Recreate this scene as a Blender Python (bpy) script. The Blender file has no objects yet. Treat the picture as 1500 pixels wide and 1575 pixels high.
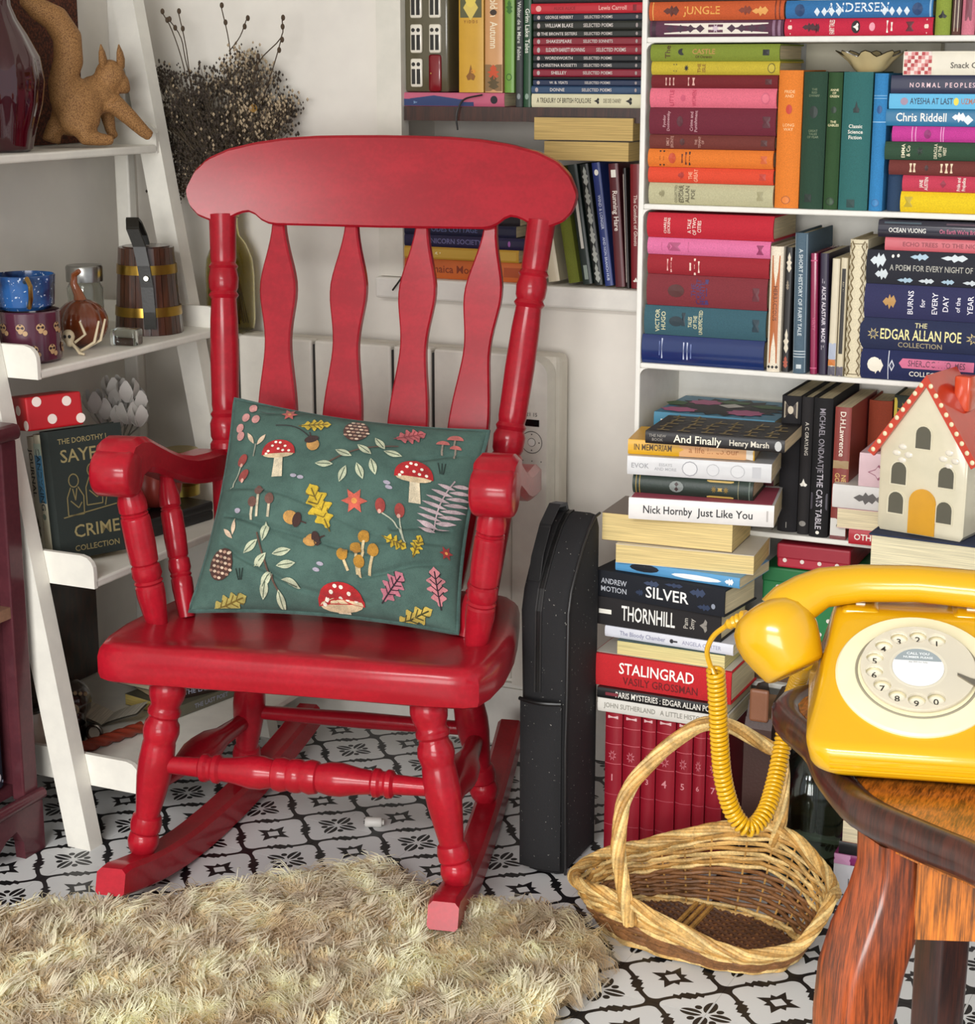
import bpy, math, random
from mathutils import Vector, Matrix
import numpy as np
random.seed(7)
S = bpy.context.scene
COL = S.collection
R = math.radians

# ------------------------------------------------------------------ camera, world, lights, exposure
cd = bpy.data.cameras.new('camera'); cam = bpy.data.objects.new('camera', cd); COL.objects.link(cam)
cd.sensor_fit = 'VERTICAL'; cd.sensor_height = 24; cd.lens = 24 * 2769 / 1575; cd.clip_start = .02
cam.location = (0, 0, 1.15); cam.rotation_euler = (R(90 - 13.93), 0, R(24.6))
S.camera = cam
W = bpy.data.worlds.new('daylight'); S.world = W; W.use_nodes = True
W.node_tree.nodes['Background'].inputs[0].default_value = (.93, .95, 1, 1)
W.node_tree.nodes['Background'].inputs[1].default_value = .7
def area(name, loc, target, sx, sy, power, col=(1, 1, 1)):
    l = bpy.data.lights.new(name, 'AREA'); l.shape = 'RECTANGLE'; l.size = sx; l.size_y = sy; l.energy = power; l.color = col
    o = bpy.data.objects.new(name, l); COL.objects.link(o); o.location = loc
    o.rotation_euler = (Vector(target) - Vector(loc)).to_track_quat('-Z', 'Y').to_euler()
area('daylight through the open front', (.1, -3.2, 1.0), (-.9, 2.3, .6), 2.8, 1.5, 135, (1, .985, .96))
area('added high lamp for the lower room', (-.2, -2.8, 3.1), (-.9, 2.1, .2), 2.6, 1.2, 245, (1, .985, .97))  # added lamp, brightens the lower room; ceiling edge cuts it off higher up
S.view_settings.view_transform = 'Standard'; S.view_settings.look = 'None'
S.view_settings.gamma = 1; S.view_settings.exposure = .2; S.view_settings.use_curve_mapping = False

# ------------------------------------------------------------------ materials
def lin(h):
    h = h.lstrip('#'); c = [int(h[i:i+2], 16) / 255 for i in (0, 2, 4)]
    return tuple(x / 12.92 if x <= .04045 else ((x + .055) / 1.055) ** 2.4 for x in c) + (1,)
class X:
    """tiny expression wrapper round shader math nodes"""
    def __init__(s, nt, k): s.nt, s.k = nt, k
    def op(s, o, *a):
        n = s.nt.nodes.new('ShaderNodeMath'); n.operation = o
        for i, v in enumerate((s,) + a):
            if isinstance(v, X): s.nt.links.new(v.k, n.inputs[i])
            else: n.inputs[i].default_value = v
        return X(s.nt, n.outputs[0])
    def __add__(s, o): return s.op('ADD', o)
    def __sub__(s, o): return s.op('SUBTRACT', o)
    def __mul__(s, o): return s.op('MULTIPLY', o)
    def __truediv__(s, o): return s.op('DIVIDE', o)
    __radd__ = __add__; __rmul__ = __mul__
    def __abs__(s): return s.op('ABSOLUTE')
    def lt(s, o): return s.op('LESS_THAN', o)
    def gt(s, o): return s.op('GREATER_THAN', o)
    def mx(s, o): return s.op('MAXIMUM', o)
    def mn(s, o): return s.op('MINIMUM', o)
    def sin(s): return s.op('SINE')
    def rnd(s): return s.op('ROUND')
    def sq(s): return s * s
def inv(x): return x.op('MULTIPLY_ADD', -1, 1)
MC = {}
class M_:
    def __init__(s, name):
        s.m = bpy.data.materials.new(name); s.m.use_nodes = True; s.nt = s.m.node_tree
        s.p = s.nt.nodes['Principled BSDF']
    def node(s, t, **k):
        n = s.nt.nodes.new(t)
        for a, b in k.items(): setattr(n, a, b)
        return n
    def link(s, a, b): s.nt.links.new(a.k if isinstance(a, X) else a, b)
    def coord(s, what='Object', scale=(1, 1, 1)):
        tc = s.node('ShaderNodeTexCoord'); mp = s.node('ShaderNodeMapping'); mp.inputs['Scale'].default_value = scale
        s.link(tc.outputs[what], mp.inputs[0]); return mp.outputs[0]
    def xyz(s, what='Object'):
        tc = s.node('ShaderNodeTexCoord'); sp = s.node('ShaderNodeSeparateXYZ'); s.link(tc.outputs[what], sp.inputs[0])
        return [X(s.nt, sp.outputs[i]) for i in range(3)]
    def noise(s, scale, detail=3, vec=None, rough=.6):
        n = s.node('ShaderNodeTexNoise'); n.inputs['Scale'].default_value = scale; n.inputs['Detail'].default_value = detail
        n.inputs['Roughness'].default_value = rough
        s.link(vec if vec is not None else s.coord(), n.inputs['Vector']); return X(s.nt, n.outputs['Fac'])
    def mix(s, fac, a, b):
        n = s.node('ShaderNodeMix', data_type='RGBA')
        if isinstance(fac, (int, float)): n.inputs[0].default_value = fac
        else: s.link(fac, n.inputs[0])
        for k, v in ((6, a), (7, b)):
            if isinstance(v, str): n.inputs[k].default_value = lin(v)
            elif isinstance(v, tuple): n.inputs[k].default_value = v
            else: s.link(v, n.inputs[k])
        return n.outputs[2]
    def col(s, c): s.link(c, s.p.inputs['Base Color'])
    def bump(s, h, strength=.2, dist=.001):
        n = s.node('ShaderNodeBump'); n.inputs['Strength'].default_value = strength; n.inputs['Distance'].default_value = dist
        s.link(h, n.inputs['Height']); s.link(n.outputs[0], s.p.inputs['Normal'])
    def ramp(s, f, lo, hi): # smooth threshold
        n = s.node('ShaderNodeMapRange', interpolation_type='SMOOTHSTEP'); s.link(f, n.inputs[0])
        n.inputs[1].default_value = lo; n.inputs[2].default_value = hi; return X(s.nt, n.outputs[0])
def shade(c, k):
    h = c.lstrip('#'); return '#' + ''.join('%02x' % max(0, min(255, round(int(h[i:i+2], 16) * k))) for i in (0, 2, 4))
def mat(c, kind='plain', rough=None):
    key = (c, kind, rough)
    if key in MC: return MC[key]
    q = M_(kind + ' ' + c); p = q.p
    p.inputs['Roughness'].default_value = rough if rough is not None else {'plain': .55, 'cloth': .85, 'gloss': .18, 'pages': .9, 'paint': .32, 'wood': .35, 'metal': .3, 'white': .45, 'ink': .5, 'foil': .35, 'satin': .4, 'wicker': .6, 'ceramic': .2, 'wall': .8, 'fur': .9, 'furx': .9, 'leather': .45, 'fabric': .95, 'cork': .9}[kind]
    if kind in ('ink',): p.inputs['Base Color'].default_value = lin(c)
    elif kind == 'foil':
        p.inputs['Base Color'].default_value = lin(c); p.inputs['Metallic'].default_value = .35
    elif kind == 'cloth':
        n = q.noise(900, 2); q.col(q.mix(q.ramp(n, .3, .7), shade(c, .93), shade(c, 1.04))); q.bump(n, .3, .0006)
    elif kind == 'fabric':
        x, y, z = q.xyz(); n = q.noise(60, 4); w = q.noise(1400, 1)
        q.col(q.mix(q.ramp(n * .5 + w * .5, .35, .65), shade(c, .8), shade(c, 1.12))); q.bump(w, .5, .0006)
        p.inputs['Sheen Weight'].default_value = .2
    elif kind == 'pages':
        x, y, z = q.xyz(); n = q.noise(1.0, 2, q.coord('Object', (12, 12, 1400)))
        q.col(q.mix(q.ramp(n, .35, .65), shade(c, .9), shade(c, 1.05))); q.bump(n, .4, .0006)
    elif kind == 'paint':
        n = q.noise(9, 5, q.coord('Object', (1, 1, 3))); g = q.noise(160, 3); p.inputs['Specular IOR Level'].default_value = .1
        q.col(q.mix(q.ramp(n * .6 + g * .4, .38, .66), shade(c, .93), shade(c, 1.05))); q.bump(g, .12, .0006)
        p.inputs['Coat Weight'].default_value = .4; p.inputs['Coat Roughness'].default_value = .16
    elif kind == 'wood':
        n = q.noise(6, 6, q.coord('Object', (14, 3, 2)), .7); g = q.noise(8, 3, q.coord('Object', (90, 12, 3)))
        q.col(q.mix(q.ramp(n * .55 + g * .45, .36, .64), shade(c, .55), shade(c, 1.25))); q.bump(g, .15, .0006)
        p.inputs['Coat Weight'].default_value = .5; p.inputs['Coat Roughness'].default_value = .15
    elif kind == 'metal':
        p.inputs['Metallic'].default_value = 1; n = q.noise(40, 3); q.col(q.mix(n, shade(c, .8), shade(c, 1.1)))
    elif kind == 'wicker':
        n = q.noise(45, 3, q.coord('Object')); g = q.noise(300, 2)
        q.col(q.mix(q.ramp(n * .6 + g * .4, .35, .65), shade(c, .80), shade(c, 1.10))); q.bump(g, .3, .0006)
    elif kind == 'cork':
        n = q.noise(220, 3); q.col(q.mix(q.ramp(n, .42, .62), shade(c, .62), shade(c, 1.15))); q.bump(n, .5, .001)
    elif kind == 'wall':
        n = q.noise(5, 4); q.col(q.mix(q.ramp(n, .3, .7), shade(c, .95), c)); q.bump(q.noise(120, 3), .15, .001)
    elif kind == 'fur':
        tr = q.node('ShaderNodeBsdfTranslucent'); df_ = q.node('ShaderNodeBsdfDiffuse'); mx = q.node('ShaderNodeMixShader'); mx.inputs[0].default_value = .42
        n = q.noise(14, 3); cc = q.mix(q.ramp(n, .36, .66), shade(c, .86), shade(c, 1.06))
        q.link(cc, tr.inputs[0]); q.link(cc, df_.inputs[0]); q.link(df_.outputs[0], mx.inputs[1]); q.link(tr.outputs[0], mx.inputs[2]); q.link(mx.outputs[0], q.nt.nodes['Material Output'].inputs[0])
    elif kind == 'furx':
        n = q.noise(16, 3); q.col(q.mix(q.ramp(n, .36, .66), shade(c, .8), shade(c, 1.1)))
        p.inputs['Sheen Weight'].default_value = .3
    else:
        n = q.noise(28, 4); q.col(q.mix(q.ramp(n, .3, .7), shade(c, .975), shade(c, 1.01)))
        if kind in ('gloss', 'ceramic'): p.inputs['Coat Weight'].default_value = .5; p.inputs['Coat Roughness'].default_value = .08
        if kind == 'leather': q.bump(q.noise(260, 3), .3, .0008)
    MC[key] = q.m; return q.m
def glass(c, rough=.02, name='glass'):
    key = (c, 'glass', rough)
    if key in MC: return MC[key]
    q = M_(name); q.p.inputs['Base Color'].default_value = lin(c); q.p.inputs['Transmission Weight'].default_value = 1
    q.p.inputs['Roughness'].default_value = rough; q.p.inputs['IOR'].default_value = 1.45
    MC[key] = q.m; return q.m

# ------------------------------------------------------------------ mesh building
class MB:
    def __init__(s): s.v, s.f = [], []
    def add(s, V, F):
        o = len(s.v); s.v += [tuple(a) for a in V]; s.f += [[i + o for i in f] for f in F]; return s
    def box(s, x0, x1, y0, y1, z0, z1):
        return s.add([(x, y, z) for z in (z0, z1) for y in (y0, y1) for x in (x0, x1)],
                     [(0, 2, 3, 1), (4, 5, 7, 6), (0, 1, 5, 4), (2, 6, 7, 3), (0, 4, 6, 2), (1, 3, 7, 5)])
    def loft(s, loops, cap=True, closed=True):
        n = len(loops[0]); V = [p for l in loops for p in l]; F = []
        for i in range(len(loops) - 1):
            for j in range(n if closed else n - 1):
                k = (j + 1) % n; F.append((i*n + j, i*n + k, (i+1)*n + k, (i+1)*n + j))
        if cap: F.append(tuple(range(n))[::-1]); F.append(tuple((len(loops)-1)*n + j for j in range(n)))
        return s.add(V, F)
    def rbox(s, x0, x1, y0, y1, z0, z1, r, n=3, top=True):
        """box with rounded vertical edges and softened top and bottom rims"""
        L = []
        e = min(r, (z1 - z0) * .45)
        st = [(z0 + e * (1 - math.cos(a)), e * (1 - math.sin(a))) for a in [0, R(45), R(90)]]
        lv = st + [(z0 + z1 - z, d) for z, d in st[::-1]]
        for z, d in lv:
            L.append([(x, y, z) for x, y in rrect(x0 + d, x1 - d, y0 + d, y1 - d, max(r - d, r * .2), n)])
        return s.loft(L)
    def turn(s, p0, p1, prof, n=16):
        """turned piece along p0-p1; prof = (fraction, radius)"""
        p0, p1 = Vector(p0), Vector(p1); d = p1 - p0; q = d.normalized()
        a = q.orthogonal().normalized(); b = q.cross(a)
        L = [[p0 + d * t + (a * math.cos(2*math.pi*j/n) + b * math.sin(2*math.pi*j/n)) * max(r, 1e-4) for j in range(n)] for t, r in prof]
        return s.loft(L)
    def tube(s, path, r, n=8, closed=False, sq=1):
        P = [Vector(p) for p in path]; m = len(P); L = []; up = None
        for i in range(m):
            t = (P[(i+1) % m] - P[i-1]) if closed else (P[min(i+1, m-1)] - P[max(i-1, 0)])
            t.normalize()
            if up is None: up = t.orthogonal().normalized()
            up = (up - t * up.dot(t))
            up = up.normalized() if up.length > 1e-6 else t.orthogonal().normalized()
            b = t.cross(up); rr = r[i] if isinstance(r, (list, tuple)) else r
            L.append([P[i] + (up * math.cos(2*math.pi*j/n) + b * math.sin(2*math.pi*j/n) * sq) * rr for j in range(n)])
        if closed: L.append(L[0]); return s.loft(L, cap=False)
        return s.loft(L)
    def ell(s, c, r, nu=14, nv=8, M=None):
        c = Vector(c); L = []
        for i in range(nv + 1):
            a = math.pi * i / nv; sr = max(math.sin(a), 1e-3)
            l = [Vector((r[0]*sr*math.cos(2*math.pi*j/nu), r[1]*sr*math.sin(2*math.pi*j/nu), -r[2]*math.cos(a))) for j in range(nu)]
            L.append([c + (M @ p if M else p) for p in l])
        return s.loft(L)
    def grid(s, fn, nu, nv):
        V = [fn(i / nu, j / nv) for j in range(nv + 1) for i in range(nu + 1)]
        F = [(j*(nu+1)+i, j*(nu+1)+i+1, (j+1)*(nu+1)+i+1, (j+1)*(nu+1)+i) for j in range(nv) for i in range(nu)]
        return s.add(V, F)
    def prism(s, poly, d0, d1, ax='y'):
        """polygon (a,b) extruded; ax='y': (x,z) along y, 'z': (x,y) along z, 'x': (y,z) along x"""
        def P(a, b, d): return {'y': (a, d, b), 'z': (a, b, d), 'x': (d, a, b)}[ax]
        return s.loft([[P(a, b, d0) for a, b in poly], [P(a, b, d1) for a, b in poly]])
    def build(s, name, m, parent=None, smooth=False, xf=None, ang=38):
        me = bpy.data.meshes.new(name)
        V = [xf @ Vector(p) for p in s.v] if xf else s.v
        me.from_pydata(V, [], s.f); me.validate()
        import bmesh as B
        b = B.new(); b.from_mesh(me); B.ops.recalc_face_normals(b, faces=b.faces); b.to_mesh(me); b.free()
        me.materials.append(m)
        if smooth:
            me.polygons.foreach_set('use_smooth', [True] * len(me.polygons)); me.set_sharp_from_angle(angle=R(ang))
        o = bpy.data.objects.new(name, me); COL.objects.link(o)
        if parent: o.parent = parent
        return o
def rrect(x0, x1, y0, y1, r, n=3):
    P = []
    for cx, cy, a in ((x1-r, y1-r, 0), (x0+r, y1-r, 90), (x0+r, y0+r, 180), (x1-r, y0+r, 270)):
        P += [(cx + r*math.cos(R(a + 90*k/n)), cy + r*math.sin(R(a + 90*k/n))) for k in range(n + 1)]
    return P
def tag(o, label, cat=None, group=None, kind=None):
    o['label'] = label
    if cat: o['category'] = cat
    if group: o['group'] = group
    if kind: o['kind'] = kind
    return o
def thing(name, label, cat, loc=(0, 0, 0), rz=0, group=None, rot=None):
    o = bpy.data.objects.new(name, None); COL.objects.link(o); o.empty_display_size = .02
    o.location = loc; o.rotation_euler = rot if rot else (0, 0, R(rz)); return tag(o, label, cat, group)
def struct(o): o['kind'] = 'structure'; return o
TC = {}
def textmesh(t, bold=0):
    k = (t, bold)
    if k not in TC:
        c = bpy.data.curves.new('t', 'FONT'); c.body = t; c.align_x = 'CENTER'; c.align_y = 'CENTER'; c.resolution_u = 2; c.offset = bold
        c.fill_mode = 'BOTH'; c.extrude = 0
        ob = bpy.data.objects.new('t', c); me = bpy.data.meshes.new_from_object(ob)
        V = [(v.co.x, v.co.y) for v in me.vertices]; F = [tuple(p.vertices) for p in me.polygons]
        bpy.data.objects.remove(ob); bpy.data.curves.remove(c); bpy.data.meshes.remove(me)
        TC[k] = (V, F)
    return TC[k]
def put_text(mb, t, fn, h, maxw=None, bold=.01, sx=1):
    """append letters of cap height h; fn maps (a,b) in metres to a point"""
    V, F = textmesh(t, bold)
    if not V: return
    k = h / .7; w = (max(v[0] for v in V) - min(v[0] for v in V)) * k * sx
    s = sx
    if maxw and w > maxw: s = sx * maxw / w
    mb.add([fn(v[0] * k * s, v[1] * k) for v in V], F)

# ------------------------------------------------------------------ books
def pts_on(V, F): return V, F
def make_book(root, L, D, T, c, dec=(), hard=True, kind=None, pages='#d9c9a3', bulge=None, ct=None, mats=None):
    """spine faces -Y in the book's own frame; x along the spine, z through the thickness"""
    ct = ct or (.0022 if hard else .0007); ct = min(ct, T * .2)
    ov = .003 if hard else .0003
    bu = bulge if bulge is not None else (min(.004, T * .16) if hard else .0006)
    kind = kind or ('cloth' if hard else 'satin')
    n = 6
    def spine(z): return -bu * (1 - (2 * z / T - 1) ** 2) if bu else 0
    outer = [(D, 0)] + [(spine(T * k / n) + (.0 if 0 < k < n else .0012), T * k / n) for k in range(n + 1)] + [(D, T)]
    inner = [(D, ct)] + [(ct + .0005 + spine(T * k / n) * .7, max(ct, min(T - ct, T * k / n))) for k in range(n + 1)] + [(D, T - ct)]
    mb = MB(); m = len(outer)
    for x in (-L/2, L/2): mb.v += [(x, y, z) for y, z in outer] + [(x, y, z) for y, z in inner]
    o2 = 2 * m
    for i in range(m - 1):
        mb.f += [[i, i+1, o2+i+1, o2+i], [m+i, o2+m+i, o2+m+i+1, m+i+1], [i, m+i, m+i+1, i+1], [o2+i, o2+i+1, o2+m+i+1, o2+m+i]]
    for i in (0, m - 1): mb.f.append([i, o2+i, o2+m+i, m+i])
    mb.build('cover', mats or mat(c, kind), root, True, ang=30)
    pb = MB()
    pb.box(-L/2 + ov, L/2 - ov, ct + .002, D - ov, ct, T - ct)
    pb.build('page_block', mat(pages, 'pages'), root)
    groups = {}; count = 0; many = len(dec)
    for d in dec:
        k = d[0]
        if k == 't': col = d[5]; nm = 'title'
        elif k == 'b': col = d[3]; nm = 'band'
        else: col = d[5]; nm = 'emblem'
        if nm == 'emblem': count += 1
        mbx = groups.setdefault((nm, col, count if nm == 'emblem' or nm == 'band' and many < 14 else 0), MB())
        if nm == 'band': count += 1
        e = .0004
        def S_(x, z): return (x, spine(max(0, min(T, z))) - e, z)
        if k == 't':
            x, z, h = (d[2] - .5) * L, d[3] * T, d[4] * T
            rot = len(d) > 6 and d[6]; mw = d[7] if len(d) > 7 else None
            if rot: put_text(mbx, d[1], lambda a, b: S_(x - b, z + a), h, (mw or .82) * T, .010)
            else: put_text(mbx, d[1], lambda a, b: S_(x + a, z + b), h, (mw or .8) * L, .012)
        elif k == 'b':
            x0, x1 = (d[1] - d[2]/2 - .5) * L, (d[1] + d[2]/2 - .5) * L
            e *= .7
            V = [S_(xx, T * (.02 + .96 * j / n)) for j in range(n + 1) for xx in (x0, x1)]
            mbx.add(V, [(2*j, 2*j+1, 2*j+3, 2*j+2) for j in range(n)])
        else:
            x, z, w, h = (d[1] - .5) * L, d[2] * T, d[3] * L, d[4] * T
            if k == 'r': sh = [(-1, -1), (1, -1), (1, 1), (-1, 1)]
            elif k == 'd': sh = [(-1, 0), (0, -1), (1, 0), (0, 1)]
            elif k == 'e': sh = [(math.cos(a * .524), math.sin(a * .524)) for a in range(12)]
            elif k == 'm': sh = [(math.cos(a*.35), math.sin(a*.35)) for a in range(4, 16)] + [(.35 + .75*math.cos(a*.35)*.9, .75*math.sin(a*.35)) for a in range(14, 5, -1)]
            elif k == 's': sh = [((1 if a % 2 else .45) * math.cos(a * .3927), (1 if a % 2 else .45) * math.sin(a * .3927)) for a in range(16)]
            elif k == 'l': sh = [(-1, 0), (-.5, .5), (-.2, .35), (0, .9), (.25, .45), (.6, .8), (1, .1), (.6, -.7), (.3, -.4), (0, -.9), (-.2, -.3), (-.5, -.5)]
            elif k == 'h': sh = [(0, -.4), (.4, -.95), (.9, -.6), (.8, 0), (0, .0), (.8, .1), (.9, .6), (.4, .95), (0, .4), (-1, 0)]
            e *= 1.2
            mbx.add([S_(x, z)] + [S_(x + a * w/2, z + b * h/2) for a, b in sh], [(0, i + 1, (i + 1) % len(sh) + 1) for i in range(len(sh))])
    for key, b in groups.items():
        b.build(key[0], mat(key[1], 'ink'), root)
    return root
class Stack:
    """books lying on one another, spines towards the room"""
    def __init__(s, y, z, group, D=.125): s.y, s.z, s.g, s.D = y, z + .0003, group, D
    def add(s, label, x0, x1, T, c, dec=(), dy=0, yaw=0, rev=False, D=None, name='book', **k):
        D = D or s.D
        r = thing(name, label, 'book', ((x0 + x1) / 2, s.y + dy, s.z), yaw, s.g)
        if rev:
            r.rotation_euler.z = R(yaw + 180); r.location.y = s.y + dy + D
        make_book(r, x1 - x0, D, T - .0004, c, dec, **k); s.z += T; return r
def upright(label, x0, x1, z0, h, y, c, dec=(), group=None, D=.125, lean=0, yaw=0, name='book', **k):
    T = x1 - x0 - .0005; z0 += .0003
    r = thing(name, label, 'book', (x0, y, z0 + h / 2), 0, group)
    # book frame turned so that the head of the spine points up; lean (degrees) tips it about its lower left corner
    A = Matrix.Translation((x0, y, z0)) @ Matrix.Rotation(R(yaw), 4, 'Z') @ Matrix.Rotation(R(lean), 4, 'Y') @ Matrix.Translation((0, 0, h / 2)) @ Matrix.Rotation(R(90), 4, 'Y')
    r.matrix_world = A
    make_book(r, h, D, T, c, dec, **k); return r

# ------------------------------------------------------------------ the setting
WALL = mat('#ebe6dc', 'wall'); WHITE = mat('#e6e3da', 'white')
def tile_material():
    q = M_('printed vinyl tile'); tc = q.node('ShaderNodeTexCoord'); sp = q.node('ShaderNodeSeparateXYZ'); q.link(tc.outputs['UV'], sp.inputs[0])
    u = X(q.nt, sp.outputs[0]) * 2 - 1; v = X(q.nt, sp.outputs[1]) * 2 - 1
    a0, b0 = (u + v) * .5, (u - v) * .5
    ra, rb = a0.rnd(), b0.rnd()
    par = (abs(ra) + abs(rb)).gt(.5)                          # 1 in the four corner cells
    a = a0 + (b0 * 6.28319).sin() * .034; b = b0 + (a0 * 6.28319).sin() * -.034
    wa, wb = a.rnd(), b.rnd()
    fa, fb = abs(a - wa), abs(b - wb)
    qx, qy = (fa - .345).mx(0), (fb - .345).mx(0)
    ogee = (qx * qx + qy * qy).op('SQRT').gt(.122)
    k3 = (abs(fa - .475) * 1.3 + abs(fb - .03) * 1.1).lt(.085); k4 = (abs(fb - .475) * 1.3 + abs(fa - .03) * 1.1).lt(.085)
    k1 = (abs(fa - .465) * 1.4 + abs(fb - .14) * 1.6).lt(.06); k2 = (abs(fb - .465) * 1.4 + abs(fa - .14) * 1.6).lt(.06)
    lines = ogee.mx(k1).mx(k2).mx(k3).mx(k4)
    fa, fb = abs(a0 - ra), abs(b0 - rb)
    up, vp = abs((a0 - ra) + (b0 - rb)), abs((a0 - ra) - (b0 - rb))
    s1 = (up * .42 + vp).lt(.175).mx((vp * .42 + up).lt(.175))
    s2 = (fa * .6 + fb).lt(.125).mx((fb * .6 + fa).lt(.125))
    dr = (((fa - .2) / .05).sq() + (fb / .045).sq()).lt(1).mx((((fb - .2) / .05).sq() + (fa / .045).sq()).lt(1))
    hole = fa.mx(fb).lt(.078)
    star = s1.mx(s2) * inv(hole)
    pe = (((up - .27) / .2).sq() + (vp / .115).sq()).lt(1).mx((((vp - .27) / .2).sq() + (up / .115).sq()).lt(1))
    pet = pe.mx(dr) * up.gt(.016) * vp.gt(.016)
    ink = lines.mx(star * inv(par)).mx(pet * par)
    n = q.noise(3, 4); w = q.mix(n, '#c9cbcb', '#dcdddb')
    q.col(q.mix(ink, w, '#141417')); q.p.inputs['Roughness'].default_value = .42
    return q.m
fl = MB().box(-2.3, .9, -.75, 2.95, -.03, -.003).build('floor', mat('#2a2a2a'))
struct(fl)
TS = .1427
TO = (-0.6656, 2.0321, -2.4)
tb = MB(); h = TS / 2 - .0002
tb.v = [(-h, -h, 0), (h, -h, 0), (h, h, 0), (-h, h, 0)] + [(-h - .0001, -h - .0001, -.003), (h + .0001, -h - .0001, -.003), (h + .0001, h + .0001, -.003), (-h - .0001, h + .0001, -.003)]
tb.f = [(0, 1, 2, 3), (0, 4, 5, 1), (1, 5, 6, 2), (2, 6, 7, 3), (3, 7, 4, 0)]
t0 = tb.build('tile', tile_material(), fl)
uv = t0.data.uv_layers.new(name='UVMap')
for lp in t0.data.loops:
    c = t0.data.vertices[lp.vertex_index].co; uv.data[lp.index].uv = (c.x / (2 * h) + .5, c.y / (2 * h) + .5)
TA = R(TO[2]); first = True
for i in range(-16, 16):
    for j in range(-16, 14):
        x = TO[0] + TS * (i * math.cos(TA) - j * math.sin(TA)); y = TO[1] + TS * (i * math.sin(TA) + j * math.cos(TA))
        if not (-1.97 < x < .30 and .75 < y < 2.72): continue
        t = t0 if first else t0.copy()
        if not first: COL.objects.link(t)
        first = False
        t.parent = fl; t.location = (x, y, 0); t.rotation_euler.z = TA
wb = MB()
wb.box(-2.05, -1.43, 2.71, 2.95, 0, 2.2)         # pier left of the alcove
wb.box(-1.43, .7, 2.71, 2.95, 0, .77)            # below the alcove
wb.box(-1.43, .7, 2.90, 2.95, .77, 2.2)          # back of the alcove
wb.box(-1.43, .7, 2.71, 2.90, 1.6, 2.2)          # over the alcove
struct(wb.build('wall_back', WALL))
struct(MB().box(-2.03, -1.93, -.1, 2.95, 0, 2.2).build('wall_left', WALL))
struct(MB().box(-2.05, .9, -1.05, 2.95, 2.2, 2.25).build('ceiling', mat('#e4e1d8', 'wall')))  # unseen; front edge brought forward to shade the upper part of the room
struct(MB().box(-1.434, -1.389, 2.694, 2.72, .806, 1.6).build('trim_1', mat('#dfdbcf', 'white')))
struct(MB().box(-1.93, .5, 2.695, 2.712, 0, .105).box(-1.93, .5, 2.7, 2.711, .105, .113).build('baseboard_back', WHITE))
lg = MB().rbox(-1.437, -.3, 2.682, 2.9, .770, .805, .004)
struct(lg.build('trim_2', WHITE))                 # window-sill like ledge of the alcove
struct(MB().box(-1.387, -.85, 2.70, 2.9, 1.0625, 1.0852).build('trim_3', mat('#3a1d15', 'wood')))   # dark plank across the alcove

# ------------------------------------------------------------------ white bookcase
BX0, BX1, BY0, BY1 = -.9035, -.12, 2.5, 2.69
SH = [1.189, .955, .722, .484, .252, .018]
bc = thing('bookcase', 'white open bookcase crammed with coloured books along the back wall', 'bookcase', (0, 0, 0))
bw = mat('#e9e7df', 'white')
MB().box(BX0, BX1, BY1 - .006, BY1, 0, 1.46).build('back_panel', bw, bc)
for x in (BX0, BX1 - .008): MB().rbox(x, x + .008, BY0, BY1 - .006, 0, 1.46, .002).build('side_panel', bw, bc)
for k, z in enumerate(SH + [1.43]):
    MB().rbox(BX0 + .008, BX1 - .008, BY0, BY1 - .006, z - .008, z, .002).build('shelf', bw, bc)
    # small rounded plates in the upper corners of each compartment
    if k:
        f = MB(); r = .012; zz = (SH + [1.43])[k - 1] if k < 7 else z; zz = SH[k - 1] - .008
        f.prism([(BX0 + .008, zz), (BX0 + .008 + r, zz)] + [(BX0 + .008 + r - r*math.sin(R(a)), zz - r + r*math.cos(R(a))) for a in (15, 35, 55, 75)] + [(BX0 + .008, zz - r)], BY0, BY0 + .012); f.build('corner_bracket', bw, bc)

# ------------------------------------------------------------------ panel heater
hz = 0.7003
ht = thing('panel_heater', 'white electric panel heater with vertical grooves and a control panel', 'heater', (0, 0, 0))
hm = mat('#e3dfd3', 'satin')
HX0, HX1 = -1.74, -1.0843
hb = MB(); xs = HX0
grooves = [-1.6741, -1.5243, -1.3742, -1.2995, -1.1534]
hx2 = grooves[-1]
edges = [HX0] + grooves
for a, b in zip(edges[:-1], edges[1:]):
    MB().rbox(a + .0028, b - .0028, 2.62, 2.645, .15, hz, .004).build('front_panel', hm, ht)
pp = [(x, z) for x, z in rrect(hx2 + .002, HX1 - .006, .145, hz - .004, .028, 5)]
MB().prism([p if p[0] > hx2 + .03 else (hx2 + .003, hz if p[1] > .4 else .145) for p in pp], 2.61, 2.645).build('end_panel', hm, ht)
MB().rbox(HX0, HX1, 2.645, 2.69, .14, hz - .001, .012).build('housing', mat('#d6d0c2', 'satin'), ht)
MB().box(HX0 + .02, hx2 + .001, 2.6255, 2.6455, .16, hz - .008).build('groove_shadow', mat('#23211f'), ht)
for xb in (HX0 + .1, HX1 - .14): MB().box(xb, xb + .04, 2.6905, 2.7095, .2, hz - .05).build('wall_bracket', mat('#777777'), ht)
cx = -1.1167
def hpz(y): return 0.6045 + (640 - y) * 0.0011
b = MB(); b.box(cx - .013, cx + .013, 2.6085, 2.6105, hpz(655), hpz(645)); b.build('display', mat('#101010', 'gloss'), ht)
b = MB()
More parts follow.
